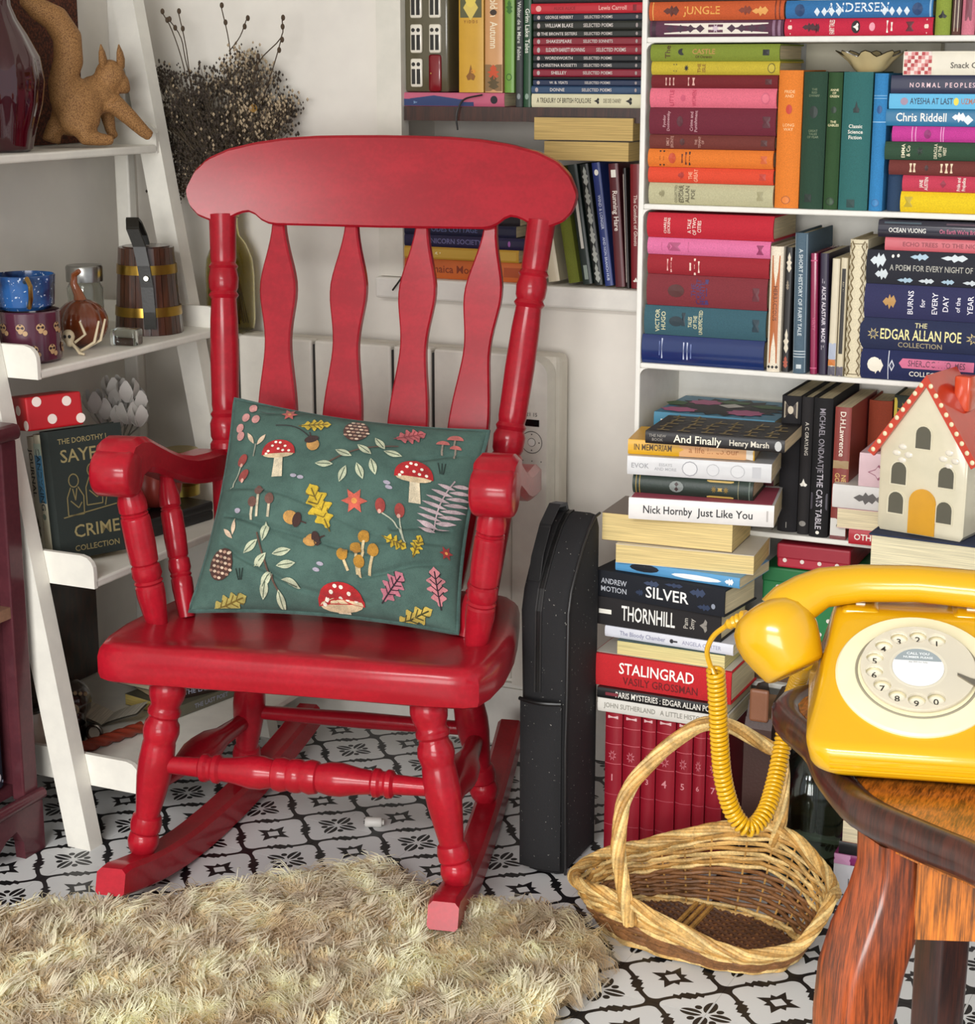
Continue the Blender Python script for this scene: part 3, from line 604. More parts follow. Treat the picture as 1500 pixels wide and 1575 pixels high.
upright('cream upright paperback with a black label down its spine', -0.6026, -0.5923, SH[2], 0.1668, YF, '#cfc4a6', [('r', .45, .5, .72, .55, '#26221f'), ('t', 'KEATS COMPLETE', .3, .5, .3, '#b8ae94', 0, .4), ('r', .96, .5, .08, .96, '#5a5662')], G3, hard=False)
upright('ivory upright book with a gold diamond lattice spine', -0.5903, -0.5653, SH[2], 0.1933, YF - .002, '#ddd3b4', [('d', .05 + .075*k, zz, .085, .34, '#6d5c3a') for k in range(13) for zz in (.16, .84)] + [('d', .05 + .075*k, zz, .06, .22, '#ddd3b4') for k in range(13) for zz in (.14, .86)] + [('b', .975, .006, '#6d5c3a'), ('b', .03, .006, '#6d5c3a')], G3, D=.13)
s = Stack(YF - .002, SH[2], G3, .13)
s.add('navy blue book with a white cameo head, lowest of the right stack, third shelf', -0.5672, -0.3714, 0.0424, '#1c2550', [('e', .1, .5, .1, .5, '#ece6d4'), ('l', .11, .45, .11, .6, '#ece6d4'), ('b', .2, .006, '#cfd2dc'), ('d', .225, .5, .04, .4, '#cfd2dc'), ('d', .225, .5, .025, .24, '#1c2550'), ('r', .55, .6, .5, .32, '#d0668a'), ('d', .3, .6, .05, .32, '#d0668a'), ('t', 'SHERLOCK HOLMES', .54, .6, .2, '#5d2340', 0, .4), ('t', 'COLLECTION', .5, .25, .16, Wt)])
s.add('dark blue book lettered in cream capitals, above the cameo book', -0.5703, -0.3785, 0.044, '#222a4a', [('t', 'THE', .44, .82, .15, '#d6cf9a'), ('t', 'EDGAR ALLAN POE', .44, .5, .33, '#efe6a2', 0, .58), ('t', 'COLLECTION', .44, .18, .16, '#a89c7c'), ('s', .1, .5, .09, .4, '#c9b67a'), ('s', .1, .5, .06, .28, '#222a4a'), ('s', .82, .5, .12, .4, '#c9b67a'), ('s', .82, .5, .08, .28, '#222a4a')])
s.add('indigo book with a gold leaf and upright white words, right stack, third shelf', -0.5662, -0.3815, 0.0472, '#2c2d55', [('l', .19, .5, .1, .5, '#b58a4a'), ('t', 'BURNS', .35, .5, .16, '#e4e2ea', 1, .8), ('t', 'for', .44, .5, .14, '#e4e2ea', 1, .4), ('t', 'EVERY', .53, .5, .16, '#e4e2ea', 1, .75), ('t', 'DAY', .61, .5, .16, '#e4e2ea', 1, .5), ('t', 'of the', .7, .5, .13, '#e4e2ea', 1, .55), ('t', 'YEAR', .79, .5, .16, '#e4e2ea', 1, .65), ('s', .93, .5, .14, .6, '#a05aa8')])
s.add('charcoal book with white leafy sprays and a grey title, right stack, third shelf', -0.5659, -0.3845, 0.0468, '#23252e', [('l', .09, .7, .12, .5, '#cfd8dc'), ('l', .12, .3, .1, .4, '#cfd8dc'), ('e', .2, .84, .02, .1, Wt), ('e', .24, .86, .02, .1, Wt), ('l', .4, .84, .14, .24, '#a9c4d4'), ('l', .66, .84, .2, .26, '#cfd8dc'), ('t', 'A POEM FOR EVERY NIGHT OF THE YEAR', .6, .5, .17, '#a8a69c', 0, .84), ('l', .3, .14, .12, .2, '#a9c4d4'), ('l', .46, .14, .12, .2, '#cfd8dc'), ('l', .62, .14, .1, .2, '#a9c4d4'), ('l', .8, .14, .14, .2, '#cfd8dc')])
s.add('salmon pink paperback, second from the top of the right stack, third shelf', -0.5423, -0.3823, 0.0178, '#c9606a', [('t', 'ECHO TREES  TO THE NIGHT', .5, .5, .34, '#8e3a46', 0, .7)], hard=False)
s.add('dark shimmering book lettered in white and pink, topmost of the right stack', -0.5523, -0.3837, 0.024, '#2b2a36', [('t', 'OCEAN VUONG', .24, .42, .26, '#f2efe8', 0, .3), ('t', "On Earth We're Briefly Gorgeous", .74, .42, .24, '#c96a86', 0, .48), ('r', .2, .85, .3, .1, '#45545e'), ('r', .7, .85, .3, .1, '#56434e')], kind='gloss')
# --- fourth row
G4 = 'books on the fourth shelf of the white bookcase'
s = Stack(YF + .01, SH[3], G4, .14)
for lab, t, c in (('grey paperback lowest at the back left of the fourth shelf', .035, '#75706a'), ('tan paperback behind the floor pile on the fourth shelf', .03, '#8f7650'), ('maroon paperback behind the floor pile on the fourth shelf', .035, '#5d2a30'), ('grey green paperback behind the floor pile on the fourth shelf', .03, '#5d6a60')):
    s.add(lab, -.86, -.69, t, c, hard=False)
r_ = s.add('flowered gift book of black, pink and blue on the fourth shelf, behind the floor pile', -0.8772, -0.6916, 0.0334, '#3c7f9c', [('r', .1, .55, .08, .3, Wt), ('r', .86, .6, .18, .6, '#d8788a'), ('r', .95, .6, .1, .6, '#e6dcd4'), ('l', .45, .7, .18, .5, '#dfe8ea'), ('l', .65, .6, .18, .5, K)], hard=False, D=.15)
def top_flowers(root, L, D, T):
    e = T + .0006
    def blob(nm, c, P):
        mb = MB()
        for x, y, rx, ry, n in P:
            mb.add([(x - L/2, y, e)] + [(x - L/2 + rx * (1 if k % 2 else .8) * math.cos(2*math.pi*k/n), y + ry * (1 if k % 2 else .8) * math.sin(2*math.pi*k/n), e) for k in range(n)], [(0, k + 1, (k + 1) % n + 1) for k in range(n)])
            e2 = 0
        mb.build(nm, mat(c, 'ink'), root)
    blob('cover_print', '#1f1a1c', [(L/2, D/2, L*.49, D*.47, 40)])
    e += .0003; blob('flower_print', '#c96a94', [(.05, .10, .028, .022, 16), (.13, .04, .03, .024, 18), (.03, .03, .03, .02, 14)])
    blob('leaf_print', '#4a6a3a', [(.09, .115, .03, .014, 10), (.15, .10, .03, .016, 10), (.01, .08, .018, .02, 10)])
    e += .0003; blob('label_print', '#e4ded2', [(.095, .085, .026, .018, 4)])
top_flowers(r_, .187, .15, 0.0329)
upright('black upright book with a small framed photo on its spine', -0.6824, -0.6532, SH[3], 0.2022, YF + .012, '#1c1a1d', [('r', .1, .5, .12, .7, '#a89c88'), ('r', .1, .5, .09, .55, '#3a302a'), ('e', .1, .5, .06, .3, '#cfc2ac'), ('t', '1', .95, .5, .3, '#8a8680', 1)], G4, D=.16)
upright('slim black upright book with a white butterfly', -0.6511, -0.6338, SH[3], 0.2033, YF + .006, '#232021', [('t', 'A C GRAYLING', .3, .55, .3, '#c9c2b6', 0, .5), ('h', .62, .45, .06, .7, Wt), ('e', .92, .5, .04, .6, '#8a8680')], G4, D=.16)
upright('thick black upright book with silver lettering and a grey block', -0.6318, -0.604, SH[3], 0.2044, YF, '#141315', [('t', 'MICHAEL ONDAATJE', .3, .5, .3, '#8d8890', 0, .46), ('t', 'THE CATS TABLE', .74, .5, .32, '#c2bcc4', 0, .4), ('r', .74, .5, .12, .9, '#4a4650'), ('e', .965, .5, .025, .2, Wt)], G4, D=.16)
upright('brick red upright paperback with a library label at its foot', -0.6001, -0.5764, SH[3], 0.1941, YF - .003, '#8a3b34', [('t', 'D.H.Lawrence', .2, .5, .34, '#efe3d4', 0, .34), ('r', .43, .5, .06, .96, '#a58a62'), ('t', 'NEW\nGOLD', .56, .5, .28, '#d8b46a', 0, .2), ('r', .91, .5, .14, .96, '#d9d6cf'), ('t', '0', .9, .5, .34, '#26221f', 1), ('r', .985, .5, .03, .96, '#7a4040')], G4, hard=False, D=.16)
upright('rust red upright cloth book set back behind the brick red one', -0.5739, -0.5392, SH[3], .19, YF + .095, '#8e3a20', [('t', 'LARK\nRISE', .5, .5, .14, '#4f1a10', 1)], G4, D=.08)
upright('dark green upright book with a yellow flowered band, at the back of the fourth shelf', -0.5374, -0.5003, SH[3], .2, YF + .095, '#38403a', [('r', .12, .5, .2, .98, '#d9c24a'), ('s', .12, .5, .15, .8, '#b89a2c')], G4, D=.08)
s = Stack(YF - .02, SH[3], G4, .108)
s.add('thin red paperback with white capitals, lowest of the right stack, fourth shelf', -0.5684, -0.3923, 0.022, '#b3202e', [('t', 'OTHER NAMES', .27, .5, .4, Wt, 0, .45)], hard=False)
s.add('cream page-edge of a book turned spine inwards, right stack, fourth shelf', -0.5865, -0.4027, 0.0296, '#cfa0a4', (), rev=True, hard=False, pages='#e2d3b0')
s.add('white book with a grey flower print, right stack, fourth shelf', -0.5946, -0.4047, 0.0342, '#d9d6d2', [('l', .25, .5, .18, .6, '#5a5654'), ('l', .4, .5, .16, .7, '#6b6664')], hard=False)
s.add('pale pink box-like book with a ribbon drawing, topmost of the right stack, fourth shelf', -0.5584, -0.3897, 0.0488, '#dcbcc2', [('h', .14, .45, .13, .5, '#9a5a6e'), ('h', .14, .45, .10, .36, '#dcbcc2'), ('l', .4, .45, .14, .5, '#b08a94')], hard=False)
# --- fifth row
G5 = 'things on the fifth shelf of the white bookcase'
G5b = 'books on the fifth shelf of the white bookcase'
def polka(name, label, x0, x1, z0, z1, c, y0=2.512):
    r = thing(name, label, 'box', (0, 0, 0))
    MB().rbox(x0, x1, y0, y0 + .14, z0, z1, .003).build('box_body', mat(c, 'satin'), r)
    MB().rbox(x0 - .001, x1 + .001, y0 - .001, y0 + .141, z1 - .022, z1 + .001, .003).build('lid', mat(shade(c, .9), 'satin'), r)
    mb = MB(); k = 0
    for zz in (z0 + .012, z0 + .034, z0 + .056, z0 + .078):
        for xx in np.arange(x0 + .012 + (.012 if k % 2 else 0), x1 - .006, .026):
            if zz < z1 - .004: mb.turn((xx, y0 - .0012, zz), (xx, y0 - .0018, zz), [(0, .0032), (1, .0032)], 10)
        k += 1
    mb.build('polka_dots', mat('#e9dcd4', 'ink'), r)['kind'] = 'stuff'
s = Stack(2.51, SH[4], G5b, .15)
s.add('brown paperback at the bottom of the fifth shelf stack, behind the telephone', -.72, -.54, .04, '#6d5444', hard=False)
s.add('grey paperback in the fifth shelf stack, behind the telephone', -.715, -.545, .03, '#8d8a80', hard=False)
zg = s.z
polka('gift_box', 'green polka dotted box under the red one on the fifth shelf', -.70, -.545, zg, SH[4] + 0.1759, '#1f7a42')
polka('gift_box', 'red polka dotted box with a printed lid on the fifth shelf', -0.679, -0.571, SH[4] + 0.1759 + .002, SH[4] + 0.2134 , '#b3263a')
s = Stack(2.508, SH[4], G5b, .15)
for k in range(4): s.add('plain %s paperback in the hidden pile under the blue striped book, fifth shelf' % ('grey', 'ochre', 'rust', 'white')[k], -.53, -.33, .038, ('#77726c', '#a58a4a', '#7d4030', '#cbc6b8')[k], hard=False)
s.add('white paperback with a scrap of black handwriting, fifth shelf', -.537, -.34, .024, '#ddd9cd', [('t', 'wild', .13, .5, .5, '#2a2622')], hard=False)
s.add('blue book with white pinstripes on the fifth shelf, under the shelf board', -.527, -.35, .024, '#2c5f96', [('r', .02 + .03*k, .5, .006, .98, Wt) for k in range(12)], hard=False)
# --- lowest row and what leans in front of it
t = thing('leather_album', 'big dark brown leather bound album standing beside the red hardbacks', 'album', (-.660, 2.378, 0), 0)
mb = MB(); q = [(0, 0), (.115, 0), (.115, .235), (.10, .262), (.06, .272), (.015, .262), (0, .225)]
mb.prism(q, -.02, -.016, 'x'); mb.prism(q, .016, .02, 'x'); mb.prism([(-.004, .0), (.002, 0), (.002, .24), (-.004, .225)], -.02, .02, 'x'); mb.build('cover', mat('#3d2620', 'leather'), t)
MB().box(-.016, .016, .004, .108, .004, .24).build('page_block', mat('#a07a5a', 'pages'), t)
MB().rbox(-.014, .014, -.006, .003, .236, .285, .004).build('spine_label', mat('#8a5a40', 'leather'), t)
G6 = 'books in the bottom row of the white bookcase'
xx = -.66
for k, (w, hgt, c) in enumerate(((.03, .19, '#2b2a28'), (.026, .2, '#3e3a34'), (.034, .18, '#5a544a'), (.028, .19, '#2c3a38'), (.03, .2, '#74604a'))):
    upright(('black', 'dark olive', 'stone grey', 'dark pine green', 'tan')[k] + ' upright book in the shadowed bottom row, behind the glass jar', xx, xx + w, SH[5], hgt, 2.515, c, [], G6); xx += w + .001
s = Stack(2.52, SH[4], G5b, .12)
# ------------------------------------------------------------------ pile on the floor, left: a set of red hardbacks with more books laid on top
GP = 'books in the tall pile on the floor'
x = -.889
for k, w in enumerate((.0275, .0285, .0225, .0300, .0255, .0195, .0255)):
    upright(('first', 'second', 'third', 'fourth', 'fifth', 'sixth', 'seventh')[k] + ' from the left in the set of red hardbacks on the floor', x, x + w - .0006, 0, .2215, 2.362 + .002 * k, '#8e1526',
            [('b', .10, .004, '#c8606a'), ('b', .22, .004, '#c8606a'), ('b', .36, .004, '#c8606a'), ('b', .58, .004, '#b04a56'), ('b', .8, .004, '#b04a56'), ('s', .30, .5, .08, .5, '#c8737c'), ('s', .30, .5, .055, .34, '#8e1526'), ('t', str(k + 1), .46, .5, .4, '#d0868c', 1), ('r', .03, .5, .02, .6, '#d8b0b0')], 'set of red hardbacks on the floor', D=.118, kind='satin', bulge=.0035); x += w
s = Stack(0, .222, GP, .122)
def lay(label, L, left, yaw, T, c, dec=(), rev=False, D=None, **k):
    D = D or min(.125, 2.492 - left[1])
    r = thing('book', label, 'book', (left[0] + L/2 * math.cos(R(yaw)), left[1] + L/2 * math.sin(R(yaw)), s.z), yaw, GP)
    if rev:
        r.location.x -= D * math.sin(R(yaw)); r.location.y += D * math.cos(R(yaw)); r.rotation_euler.z = R(yaw + 180)
    make_book(r, L, D, T - .0005, c, dec, **k); s.z += T; return r
lay('white paperback with a faint grey title, lying directly on the red hardbacks', .200, (-.900, 2.358), 0, .0225, '#dcd8cf', [('t', 'JOHN SUTHERLAND   A LITTLE HISTORY', .45, .5, .34, '#8d8a80', 0, .8)], hard=False)
lay('thin black paperback with narrow white capitals, under the red one', .197, (-.900, 2.354), -.8, .0165, '#191819', [('t', 'PARIS MYSTERIES : EDGAR ALLAN POE', .53, .5, .55, '#e6e2d8', 0, .76), ('r', .12, .5, .1, .3, '#7a2a34')], hard=False)
r_ = lay('thick red hardback with big white block capitals, low in the floor pile', .214, (-.911, 2.362), -.9, .049, '#c01d25', [('t', 'STALINGRAD', .47, .62, .34, '#f6f2ea', 0, .54), ('t', 'VASILY GROSSMAN', .5, .24, .24, '#6b1016', 0, .54)], bulge=.001, D=.125)
MB().box(-.105, .105, .006, .12, .0491, .0494).build('cover_print', mat('#cfc9bd', 'ink'), r_)
lay('book with yellowed pages outwards and a green cover, above the red hardback', .165, (-.875, 2.368), -.7, .0222, '#23463f', (), rev=True, hard=False, pages='#d9cb8e', D=.118)
lay('white paperback with a small black key, under the two dark books', .200, (-.898, 2.378), -3.3, .0168, '#d9dae2', [('t', 'The Bloody Chamber', .3, .5, .4, '#8f90a8', 0, .36), ('e', .53, .5, .03, .4, '#2a2830'), ('r', .56, .5, .03, .15, '#2a2830'), ('t', 'ANGELA CARTER', .76, .5, .36, '#a0a0b4', 0, .3)], hard=False, D=.118)
lay('charcoal hardback with tall thin white capitals, floor pile', .200, (-.918, 2.380), -3.1, .043, '#201d1e', [('t', 'THORNHILL', .44, .5, .52, '#f2efe8', 0, .42), ('r', .1, .5, .1, .16, Wt), ('t', 'Pam\nSmy', .76, .5, .16, '#b8b2a8', 1), ('h', .87, .5, .06, .5, '#8d8880')], bulge=.001)
lay('black and navy hardback with a silver serif title, floor pile', .211, (-.918, 2.382), -8, .040, '#12161f', [('t', 'ANDREW', .16, .62, .2, '#b9bcc4', 0, .2), ('t', 'MOTION', .16, .32, .2, '#b9bcc4', 0, .2), ('t', 'SILVER', .57, .45, .42, '#f0efec', 0, .34), ('l', .45, .8, .12, .3, '#3a4660'), ('l', .62, .88, .14, .2, '#2c3a56'), ('l', .8, .75, .12, .4, '#32405c'), ('l', .85, .25, .1, .3, '#2c3a56'), ('e', .92, .35, .03, .2, '#8f96a4'), ('l', .36, .4, .06, .3, '#2c3850')], bulge=.001, D=.11)
lay('sky blue paperback with a black cartouche and white ribbon, floor pile', .195, (-.887, 2.388), -5.7, .016, '#5a9ccb', [('e', .24, .6, .24, .75, '#151a22'), ('t', 'ALI SMITH', .24, .6, .3, Wt, 0, .2), ('e', .66, .45, .4, .5, '#e9eef0'), ('t', 'and other stories', .66, .45, .24, '#3a5a78', 0, .34), ('l', .92, .5, .07, .8, '#e9eef0')], hard=False, D=.112)
lay('lower of the two books with bare yellow page edges outwards, floor pile', .203, (-.882, 2.374), 5, .0285, '#d5cdbd', (), rev=True, hard=False, pages='#dcc487', D=.118)
lay('upper and thicker of the two books with bare yellow page edges outwards, floor pile', .195, (-.908, 2.385), 2.5, .042, '#5d4a3a', (), rev=True, hard=False, pages='#dcc487', D=.112)
r_ = lay('white paperback with a bold black title and a rose pink cover, floor pile', .207, (-.859, 2.362), 10, .0318, '#e3dfda', [('t', 'Nick Hornby', .27, .48, .36, '#17151a', 0, .34), ('t', 'Just Like You', .67, .48, .36, '#17151a', 0, .38), ('r', .955, .5, .012, .5, '#b8b2ae')], hard=False)
MB().box(-.10, .10, .003, .11, .0318, .0321).build('cover_print', mat('#a84a5c', 'ink'), r_)
lay('old dark green book with a gilt label, floor pile', .175, (-.864, 2.393), 5.9, .0285, '#26332c', [('e', .37, .5, .12, .6, '#7d8480'), ('d', .37, .5, .08, .5, '#3a2a2a'), ('r', .73, .5, .22, .9, '#b99a4a'), ('s', .68, .5, .05, .4, '#7d6526'), ('s', .78, .5, .05, .4, '#7d6526'), ('b', .03, .006, '#a58c48'), ('b', .06, .006, '#a58c48'), ('b', .88, .006, '#7d7a5a'), ('b', .97, .01, '#5d6a60')], kind='leather', D=.1, bulge=.005)
lay('pale grey paperback with outlined circles, floor pile', .207, (-.87, 2.383), 8, .0275, '#d2d2d2', [('t', 'EVOK', .09, .5, .26, '#9a9a9c'), ('t', 'ESSAYS\nAND MORE', .27, .5, .16, '#a8a8aa'), ('e', .44, .5, .11, .8, '#9a9a9e'), ('e', .44, .5, .098, .7, '#d8d8d8'), ('e', .6, .5, .09, .66, '#b4b4b6'), ('e', .6, .5, .08, .58, '#d4d4d4'), ('e', .77, .5, .1, .7, '#b0b0b2'), ('e', .77, .5, .09, .62, '#d6d6d6'), ('r', .9, .5, .06, .6, '#c0c0c2')], hard=False, D=.11)
lay('thin yellow and peach paperback, second from the top of the floor pile', .182, (-.873, 2.393), 9, .022, '#d9a41c', [('r', .7, .5, .58, .96, '#dba56e'), ('r', .96, .5, .06, .96, '#e2dacd'), ('t', 'IN MEMORIAM', .2, .5, .42, '#4a3208', 0, .3), ('t', 'a life in colour', .68, .5, .4, '#b0713a', 0, .45)], hard=False, D=.10)
r_ = lay('black book with cream title and gilt print, topmost of the floor pile', .200, (-.841, 2.376), 3.9, .0185, '#1d1a1b', [('t', 'And Finally', .38, .5, .6, '#efe8d2', 0, .36), ('t', 'Henry Marsh', .75, .5, .46, '#dcd5c4', 0, .28), ('t', 'THE NEW\nBOOK', .09, .5, .22, '#8d8880'), ('e', .955, .5, .05, .8, '#c2c2c0')], hard=False, D=.125)
mb = MB()
for k in range(26):
    x0 = -.085 + (k % 6) * .031 + random.uniform(-.004, .004); y0 = .012 + (k // 6) * .024
    mb.box(x0, x0 + .018, y0, y0 + .003, .0186, .0188); mb.box(x0 + .004, x0 + .007, y0 + .002, y0 + .018, .0186, .0188)
mb.build('cover_print', mat('#8d7a4e', 'ink'), r_)['kind'] = 'stuff'
# ------------------------------------------------------------------ alcove: upper shelf
GA = 'books on the dark plank of the alcove'
ZA = 1.0852; YA = 2.705
s = Stack(YA, ZA, GA, .12)
s.add('pink and blue paperback lying flat under the pottery house', -1.389, -1.2086, 0.0219, '#c2607a', [('r', .3, .28, .6, .5, '#2c3d6b'), ('r', .55, .18, .3, .3, '#2c3d6b'), ('d', .3, .55, .5, .5, '#2c3d6b'), ('t', 'Jacqueline Harris', .28, .3, .36, '#8fb0d0', 0, .4), ('e', .9, .5, .07, .6, '#1a1420')], hard=False)
zh = s.z
t = thing('pottery_house', 'olive grey pottery town house with white sash windows and a red door', 'ornament', (-1.3506, 2.75, zh))
w2 = 0.0402; hw = .24
MB().rbox(-w2, w2, -.04, .04, 0, hw, .005).build('walls', mat('#5a543f', 'ceramic'), t, True)
MB().prism([(-w2 - .003, hw), (w2 + .003, hw), (0, hw + .045)], -.043, .043).build('roof', mat('#3a3530', 'ceramic'), t)
for zz in (.031, .085, .14, .195):
    for xx in (-.017, .017):
        if zz < .05 and xx > 0: continue
        f = MB(); f.rbox(xx - .0105, xx + .0105, -.0435, -.039, zz - .0225, zz + .0225, .003)
        f = f.build('window', mat('#e8e2d2', 'ceramic'), t, True)
        p = MB()
        for dx in (-.0046, .0046):
            p.box(xx + dx - .003, xx + dx + .003, -.0447, -.0433, zz - .018, zz + .006); p.turn((xx + dx, -.0433, zz + .0135), (xx + dx, -.0447, zz + .0135), [(0, .0032), (1, .0032)], 10)
        p.build('pane', mat('#141414', 'gloss'), f)['kind'] = 'stuff'
d_ = MB(); d_.rbox(.006, .028, -.043, -.039, .001, .06, .004); d_ = d_.build('door', mat('#7d1720', 'ceramic'), t, True)
MB().ell((.010, -.0436, .03), (.0015, .0012, .0015), 8, 6).build('door_knob', mat('#d8b46a', 'metal'), d_)
z2 = zh
upright('golden yellow upright book with a green and yellow picture panel', -1.2895, -1.2454, z2, .22, YA, '#cf9f35', [('r', .33, .5, .28, .86, '#5a5a3a'), ('e', .3, .5, .2, .5, '#e0c85a'), ('d', .4, .5, .18, .6, '#d8c060'), ('t', 'Y I D D S', .5, .5, .1, '#7a3a1c', 1), ('h', .86, .5, .12, .4, '#8a5a24'), ('e', .85, .6, .03, .2, '#d9952e')], GA, hard=False)
upright('peach upright book titled in cream script, foliage at its foot', -1.2431, -1.2121, z2, .23, YA, '#cf9a68', [('t', 'Edith Holden  Autumn', .45, .5, .42, '#f0e2c4', 0, .5), ('e', .46, .5, .04, .4, '#3a2a20'), ('r', .9, .5, .18, .96, '#8a6a44'), ('l', .86, .5, .1, .8, '#c9502a'), ('l', .93, .5, .1, .8, '#5a4a2c')], GA, hard=False)
upright('leaf green upright book with a ring emblem', -1.2086, -1.1916, z2, .22, YA, '#6d9a3c', [('e', .89, .5, .05, .6, '#2f5a1c'), ('e', .89, .5, .038, .45, '#6d9a3c'), ('l', .4, .5, .1, .8, '#3a6a24')], GA, hard=False)
upright('charcoal upright book with italic lettering, alcove plank', -1.1892, -1.1767, ZA, .235, YA, '#35393a', [('t', 'Walter de la Mare  Fables', .5, .5, .5, '#d0d0c8', 0, .5), ('e', .93, .5, .04, .5, '#8a9090')], GA, hard=False)
upright('pine green upright book with white italic lettering, alcove plank', -1.1756, -1.162, ZA, .235, YA, '#22492f', [('t', 'Grim Lake Tales', .5, .5, .55, '#e4e6da', 0, .5), ('e', .93, .5, .04, .5, '#8aa090')], GA, hard=False)
s = Stack(YA, ZA, GA, .12)
s.add('cream paperback of folklore, lowest of the poetry stack', -1.161, -0.9755, 0.0212, '#dcd6b4', [('t', 'A TREASURY OF BRITISH FOLKLORE', .3, .5, .36, '#4a4430', 0, .5), ('h', .6, .5, .05, .5, K), ('t', 'DEE DEE CHAINEY', .74, .5, .3, '#6d6650', 0, .16), ('h', .89, .5, .06, .6, K)], hard=False)
poets = [('DONNE', '#2f4a6b', 131, 143, 0), ('W. B. YEATS', '#22304e', 121, 131, 1), (None, '#16161a', 117, 121, 1), ('SHELLEY', '#8a1f33', 105, 117, 1), ('CHRISTINA ROSSETTI', '#1c2026', 94, 105, 1), ('WORDSWORTH', '#1e2024', 83, 94, 1), ('ELIZABETH BARRETT BROWNING', '#8e1f30', 69, 83, 1), ('SHAKESPEARE', '#86202f', 57, 69, 1), ('THE BRONTE SISTERS', '#20231f', 46, 57, 1), ('WILLIAM BLAKE', '#22251f', 32, 46, 1), ('GEORGE HERBERT', '#252b36', 21, 32, 1)]
names_ = ['slate blue', 'navy', 'wafer thin black', 'dark red', 'dull black', 'soft black', 'brighter red', 'wine red', 'green black', 'olive black', 'blue black']
for k, (t_, c, a, b, m) in enumerate(poets):
    w_ = (0.001) * (b - a)
    dec = [] if not t_ else [('t', t_, .24 if len(t_) < 20 else .3, .5, .42, '#d9d2cc', 0, .36 if len(t_) > 16 else .26), ('t', 'SELECTED SONNETS' if t_ == 'SHAKESPEARE' else 'SELECTED POEMS', .6 if len(t_) < 20 else .72, .5, .4, '#d0c8c2', 0, .27), ('e', .05, .5, .03, .6, '#b8aaa8'), ('e', .95, .5, .02, .5, '#a89a98')]
    s.add(names_[k] + ' slim poetry paperback, number %s from the bottom of the poetry stack' % ('two three four five six seven eight nine ten eleven twelve'.split()[k]), -1.1614 + .003 * m, -0.976, w_, c, dec, hard=False)
s.add('bright red paperback with a pale script title, second from the top of the poetry stack', -1.163, -0.9721, 0.0158, '#bf2131', [('e', .07, .5, .05, .6, '#e8a8a0'), ('t', 'ALICE ALICE', .3, .5, .3, '#8e1520'), ('t', 'Lewis Carroll', .72, .5, .42, '#f0b4ac', 0, .24), ('r', .91, .5, .03, .6, '#7d0f1c')], hard=False)
s.add('black paperback topmost of the poetry stack', -1.1597, -0.9756, 0.0148, '#231d20', hard=False)
# ------------------------------------------------------------------ alcove: ledge
GL = 'books on the white ledge of the alcove'
ZL = .805
s = Stack(2.70, ZL, GL, .115)
s.add('orange paperback, lowest of the stack behind the chair splats', -1.3998, -1.164, 0.0317, '#c9652a', [('t', 'Jamaica Moon', .42, .5, .4, '#7d3012'), ('r', .9, .5, .16, .5, '#a8481c')], hard=False)
s.add('yellow paperback with cream capitals, second of the stack behind the splats', -1.3946, -1.1802, 0.0206, '#c99a35', [('r', .5, .5, .96, .7, '#d0a742'), ('t', 'POETRY REBELLION', .4, .5, .42, '#f2e8c0', 0, .5), ('d', .1, .5, .05, .6, '#4a3a14')], hard=False)
s.add('dark violet paperback with faint capitals, third of the stack behind the splats', -1.4029, -1.1688, 0.0195, '#221f42', [('t', 'THE UNICORN SOCIETY', .4, .5, .42, '#6d6a98', 0, .56), ('e', .88, .5, .02, .5, '#a05aa8')], hard=False)
s.add('ink blue paperback, fourth of the stack behind the splats', -1.3904, -1.185, 0.0194, '#181c38', [('t', 'THE ODES COTTAGE', .4, .5, .42, '#5a6490', 0, .6)], hard=False)
s.add('black paperback, fifth of the stack behind the splats', -1.3816, -1.1782, 0.0204, '#1e1b22', hard=False)
s.add('brown black paperback, sixth of the stack behind the crest rail', -1.3789, -1.1783, 0.0278, '#2c2522', hard=False)
s.add('dark hardback topmost of the stack behind the crest rail', -1.3737, -1.167, 0.0372, '#2a2730')
zt2 = s.z
def leaning(label, xb, xt, w, ht, c, dec=(), **k):
    a = math.degrees(math.atan2(xt - xb, ht)); upright(label, xb, xb + w, ZL + (w * math.sin(R(-a)) if a < 0 else 0), ht / math.cos(R(a)) * .99, 2.70, c, dec, GL, lean=a, D=.115, **k)
hl = 0.1965
X0 = -1.1271
leaning('loose cream pages leaning at the left of the slanting row', X0, X0 - .028, .020, .16, '#cfc4a8', hard=False)
leaning('olive green book leaning left in the slanting row', -1.0919, -1.0919 - .032, .0195, .185, '#6d7424')
leaning('black book with white brushstrokes leaning in the slanting row', -1.0671, -1.0671 - .030, .0165, .19, '#23302c', [('r', .45, .5, .5, .3, '#d8d6cc'), ('r', .9, .5, .12, .4, '#8d9a90')], hard=False)
leaning('black and white patterned book leaning in the slanting row', -1.047, -1.047 - .029, .0145, .192, '#1e2422', [('l', .1 + .16*k, .5, .16, .8, '#a8aca4') for k in range(6)], hard=False)
leaning('royal blue book with white lettering leaning in the slanting row', -1.0291, -1.0291 - .027, .0145, .195, '#2b3a78', [('e', .08, .5, .05, .5, Wt), ('t', 'WIND & LONGER', .4, .5, .34, '#c4cce0', 0, .4), ('t', 'AND NON BRANCH HUB', .78, .5, .3, '#c4cce0', 0, .36)], hard=False)
leaning('brown red book titled in large white script, slanting row', -1.0114, -1.0114 - .016, .0165, .195, '#5a2429', [('r', .08, .5, .06, .5, Wt), ('t', 'Running Hare', .38, .5, .5, '#efe6dc', 0, .5)], hard=False)
